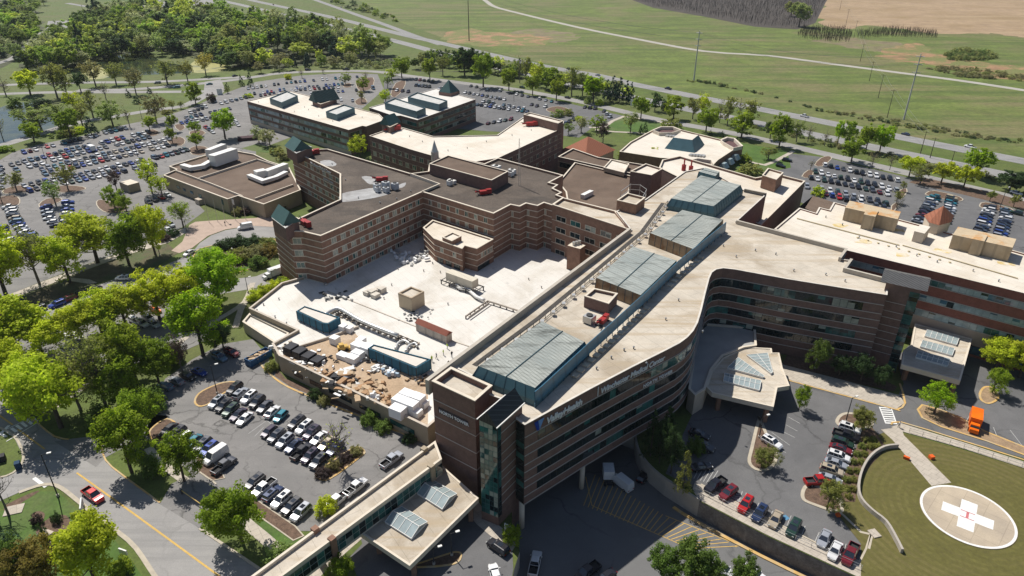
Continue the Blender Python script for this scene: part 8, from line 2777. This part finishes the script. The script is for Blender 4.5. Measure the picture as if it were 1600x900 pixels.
def wire(label, pts, sag=1.5, r=.035):
 root = thing('power_line', label, 'power line', pts[0], 'power lines')
 mb = MB()
 for a, b in zip(pts, pts[1:]):
  q = []
  for k in range(9):
   t = k / 8
   q.append((a[0] + (b[0] - a[0]) * t, a[1] + (b[1] - a[1]) * t, a[2] + (b[2] - a[2]) * t - sag * 4 * t * (1 - t)))
  mb.pipe(q, r, 3)
 part(mb, 'wire', M('wire', (.3, .3, .3), rough=.5), root)
for s_ in (0, 1):
 wire('thin power line on the ' + ('left' if s_ == 0 else 'right') + ' end of the wooden crossarms', [w_[3][s_] for w_ in wp_ if w_ is not wp_[1]], 1.2, .05)
for k in range(4):
 wire('sagging high line, ' + ORD[k] + ' between the tall steel poles', [p1[3][k], p2[3][k], p3[3][k % 4]], 6, .05)
pylon('dark lamp-like pole among the trees at the top left', (134, 34), 8, m_wpole, .3, [(.5, 1.5)], 'wooden_pole', 'power pole')
pylon('dark pole beside the slip road bridge', (197, 14), -14, m_wpole, .3, [(.5, 1.5)], 'wooden_pole', 'power pole')
pylon('slim pole in the highway verge right of the bright tree', (1486, 256), 236, m_wpole, .2, [(.4, 1.0)], 'wooden_pole', 'power pole')
X, Y = at(811, 290, BW['zr'])
root = thing('antenna_mast', 'thin lattice antenna mast on the centre gravel roof', 'antenna', (X, Y, BW['zr']))
mb = MB()
for k in range(3):
 th = 2 * PI * k / 3
 mb.tube((X + .5 * math.cos(th), Y + .5 * math.sin(th), BW['zr']), (X + .1 * math.cos(th), Y + .1 * math.sin(th), BW['zr'] + 17), .07, 4)
for k in range(16):
 mb.tube((X + .4, Y, BW['zr'] + k), (X - .3, Y + .3, BW['zr'] + k + .9), .04, 3)
part(mb, 'lattice', m_metal, root)
def person(label, px, z, heading, top, legs, lean=0.0, stride=.25, hat=None):
 X, Y = at(*px, z)
 me = bpy.data.meshes.new('body')
 J = [(0, 0, .95), (0, 0, 1.25), (lean * .3, 0, 1.45), (lean * .4, 0, 1.54), (lean * .5, 0, 1.66), (lean * .5 + .01, 0, 1.76),
  (0, .1, .9), (stride * .4, .11, .5), (stride * .5 - .05, .11, .08), (stride * .5 + .12, .11, .04),
  (0, -.1, .9), (-stride * .3, -.11, .5), (-stride, -.11, .1), (-stride + .15, -.11, .04),
  (lean * .3, .19, 1.42), (-stride * .3, .24, 1.15), (.1 - stride * .1, .23, .9),
  (lean * .3, -.19, 1.42), (stride * .4, -.24, 1.15), (.15 + stride * .4, -.23, .95)]
 E_ = [(0, 1), (1, 2), (2, 3), (3, 4), (4, 5), (0, 6), (6, 7), (7, 8), (8, 9), (0, 10), (10, 11), (11, 12), (12, 13), (2, 14), (14, 15), (15, 16), (2, 17), (17, 18), (18, 19)]
 Rr = [.15, .16, .15, .065, .1, .08, .1, .07, .05, .045, .1, .07, .05, .045, .075, .05, .04, .075, .05, .04]
 me.from_pydata(J, E_, [])
 root = thing('person', label, 'person', (X, Y, z), None, heading)
 o = bpy.data.objects.new('body', me)
 COL.objects.link(o)
 md = o.modifiers.new('skin', 'SKIN')
 for i, r in enumerate(Rr):
  me.skin_vertices[0].data[i].radius = (r, r * 1.05)
 me.skin_vertices[0].data[0].use_root = True
 s_ = o.modifiers.new('sub', 'SUBSURF')
 s_.levels = s_.render_levels = 1
 bpy.context.view_layer.update()
 dg = bpy.context.evaluated_depsgraph_get()
 m2 = bpy.data.meshes.new_from_object(o.evaluated_get(dg))
 bpy.data.objects.remove(o)
 m2.materials.clear()
 for m in (top, legs, M('skin', (.4, .25, .18)), hat or M('hair', (.05, .035, .025))):
  m2.materials.append(m)
 for p in m2.polygons:
  c = p.center
  p.material_index = 3 if c.z > 1.72 else 2 if c.z > 1.53 else 1 if c.z < .98 and abs(c.y) < .19 else 2 if (abs(c.y) > .2 and c.z < 1.0) else 0
  p.use_smooth = True
 b = bpy.data.objects.new('body', m2)
 b.parent = root
 COL.objects.link(b)
 return root
m_hv = M('hi_vis', (.55, .75, .05))
m_jean = M('denim', (.04, .06, .12))
m_hat = M('hard_hat', (.75, .7, .6))
person('roof worker in dark clothes walking on the white roof left of the others', (682, 560), RZ, R(20), m_jean, m_dark, 0, .3, m_hat)
person('roof worker in a lime vest standing near the middle of the group', (693, 555), RZ, R(200), m_hv, m_jean, 0, .1, m_hat)
person('roof worker in a lime vest beside the blue unit corner', (675, 565), RZ, R(120), m_hv, m_dark, .3, .15, m_hat)
person('roof worker in black nearest the long parapet', (701, 572), RZ, R(300), m_dark, m_dark, .1, .2, m_hat)
person('roof worker bending in the upper right of the group', (706, 558), RZ, R(80), m_dark, m_jean, .6, .1, m_hat)
person('roof worker in a lime vest farthest up the white roof', (699, 545), RZ, R(30), m_hv, m_jean, 0, .2, m_hat)
person('pedestrian in dark clothes on the brick forecourt', (352, 352), .12, R(60), m_dark, m_jean, 0, .3)
person('pedestrian in a pale shirt at the zebra crossing by the helipad path', (1404, 668), .12, R(100), m_wmetal, m_dark, 0, .25)
hz = MB()
hz.box(0, 1900, -6, 5000, 4060, 118, 0)
mh, nth, bh = new_mat('haze_air')
nth.nodes.remove(bh)
pv = nth.nodes.new('ShaderNodeVolumePrincipled')
pv.inputs['Color'].default_value = (.8, .87, .95, 1)
pv.inputs['Density'].default_value = .000045
nth.links.new(pv.outputs[0], nth.nodes['Material Output'].inputs['Volume'])
tag(hz.build('haze', mh), kind='stuff')
for o in [o for o in bpy.data.objects if o.type == 'EMPTY' and not o.children and o.get('category')]:
 bpy.data.objects.remove(o)
for o in bpy.data.objects:
 for key in ('label', 'group'):
  v = o.get(key)
  if v:
   for a_, b_ in (('lower west lot', 'tree covered lot'), ('big west lot', 'west lot'), ('west lots', 'left lots'), ('west lot', 'big left lot'), ('northeast lot', 'upper right lot'), ('north lot', 'footbridge lot'), ('east lot', 'helipad lot'), ('east wing', 'right wing')):
    v = v.replace(a_, b_)
   o[key] = v
from collections import Counter
_c = Counter(o['label'] for o in bpy.data.objects if o.get('label'))
for k, v in _c.items():
 if v > 1 or len(k.replace(',', '').split()) > 16 or len(k.split()) < 4:
  print('LABEL', v, len(k.split()), k)
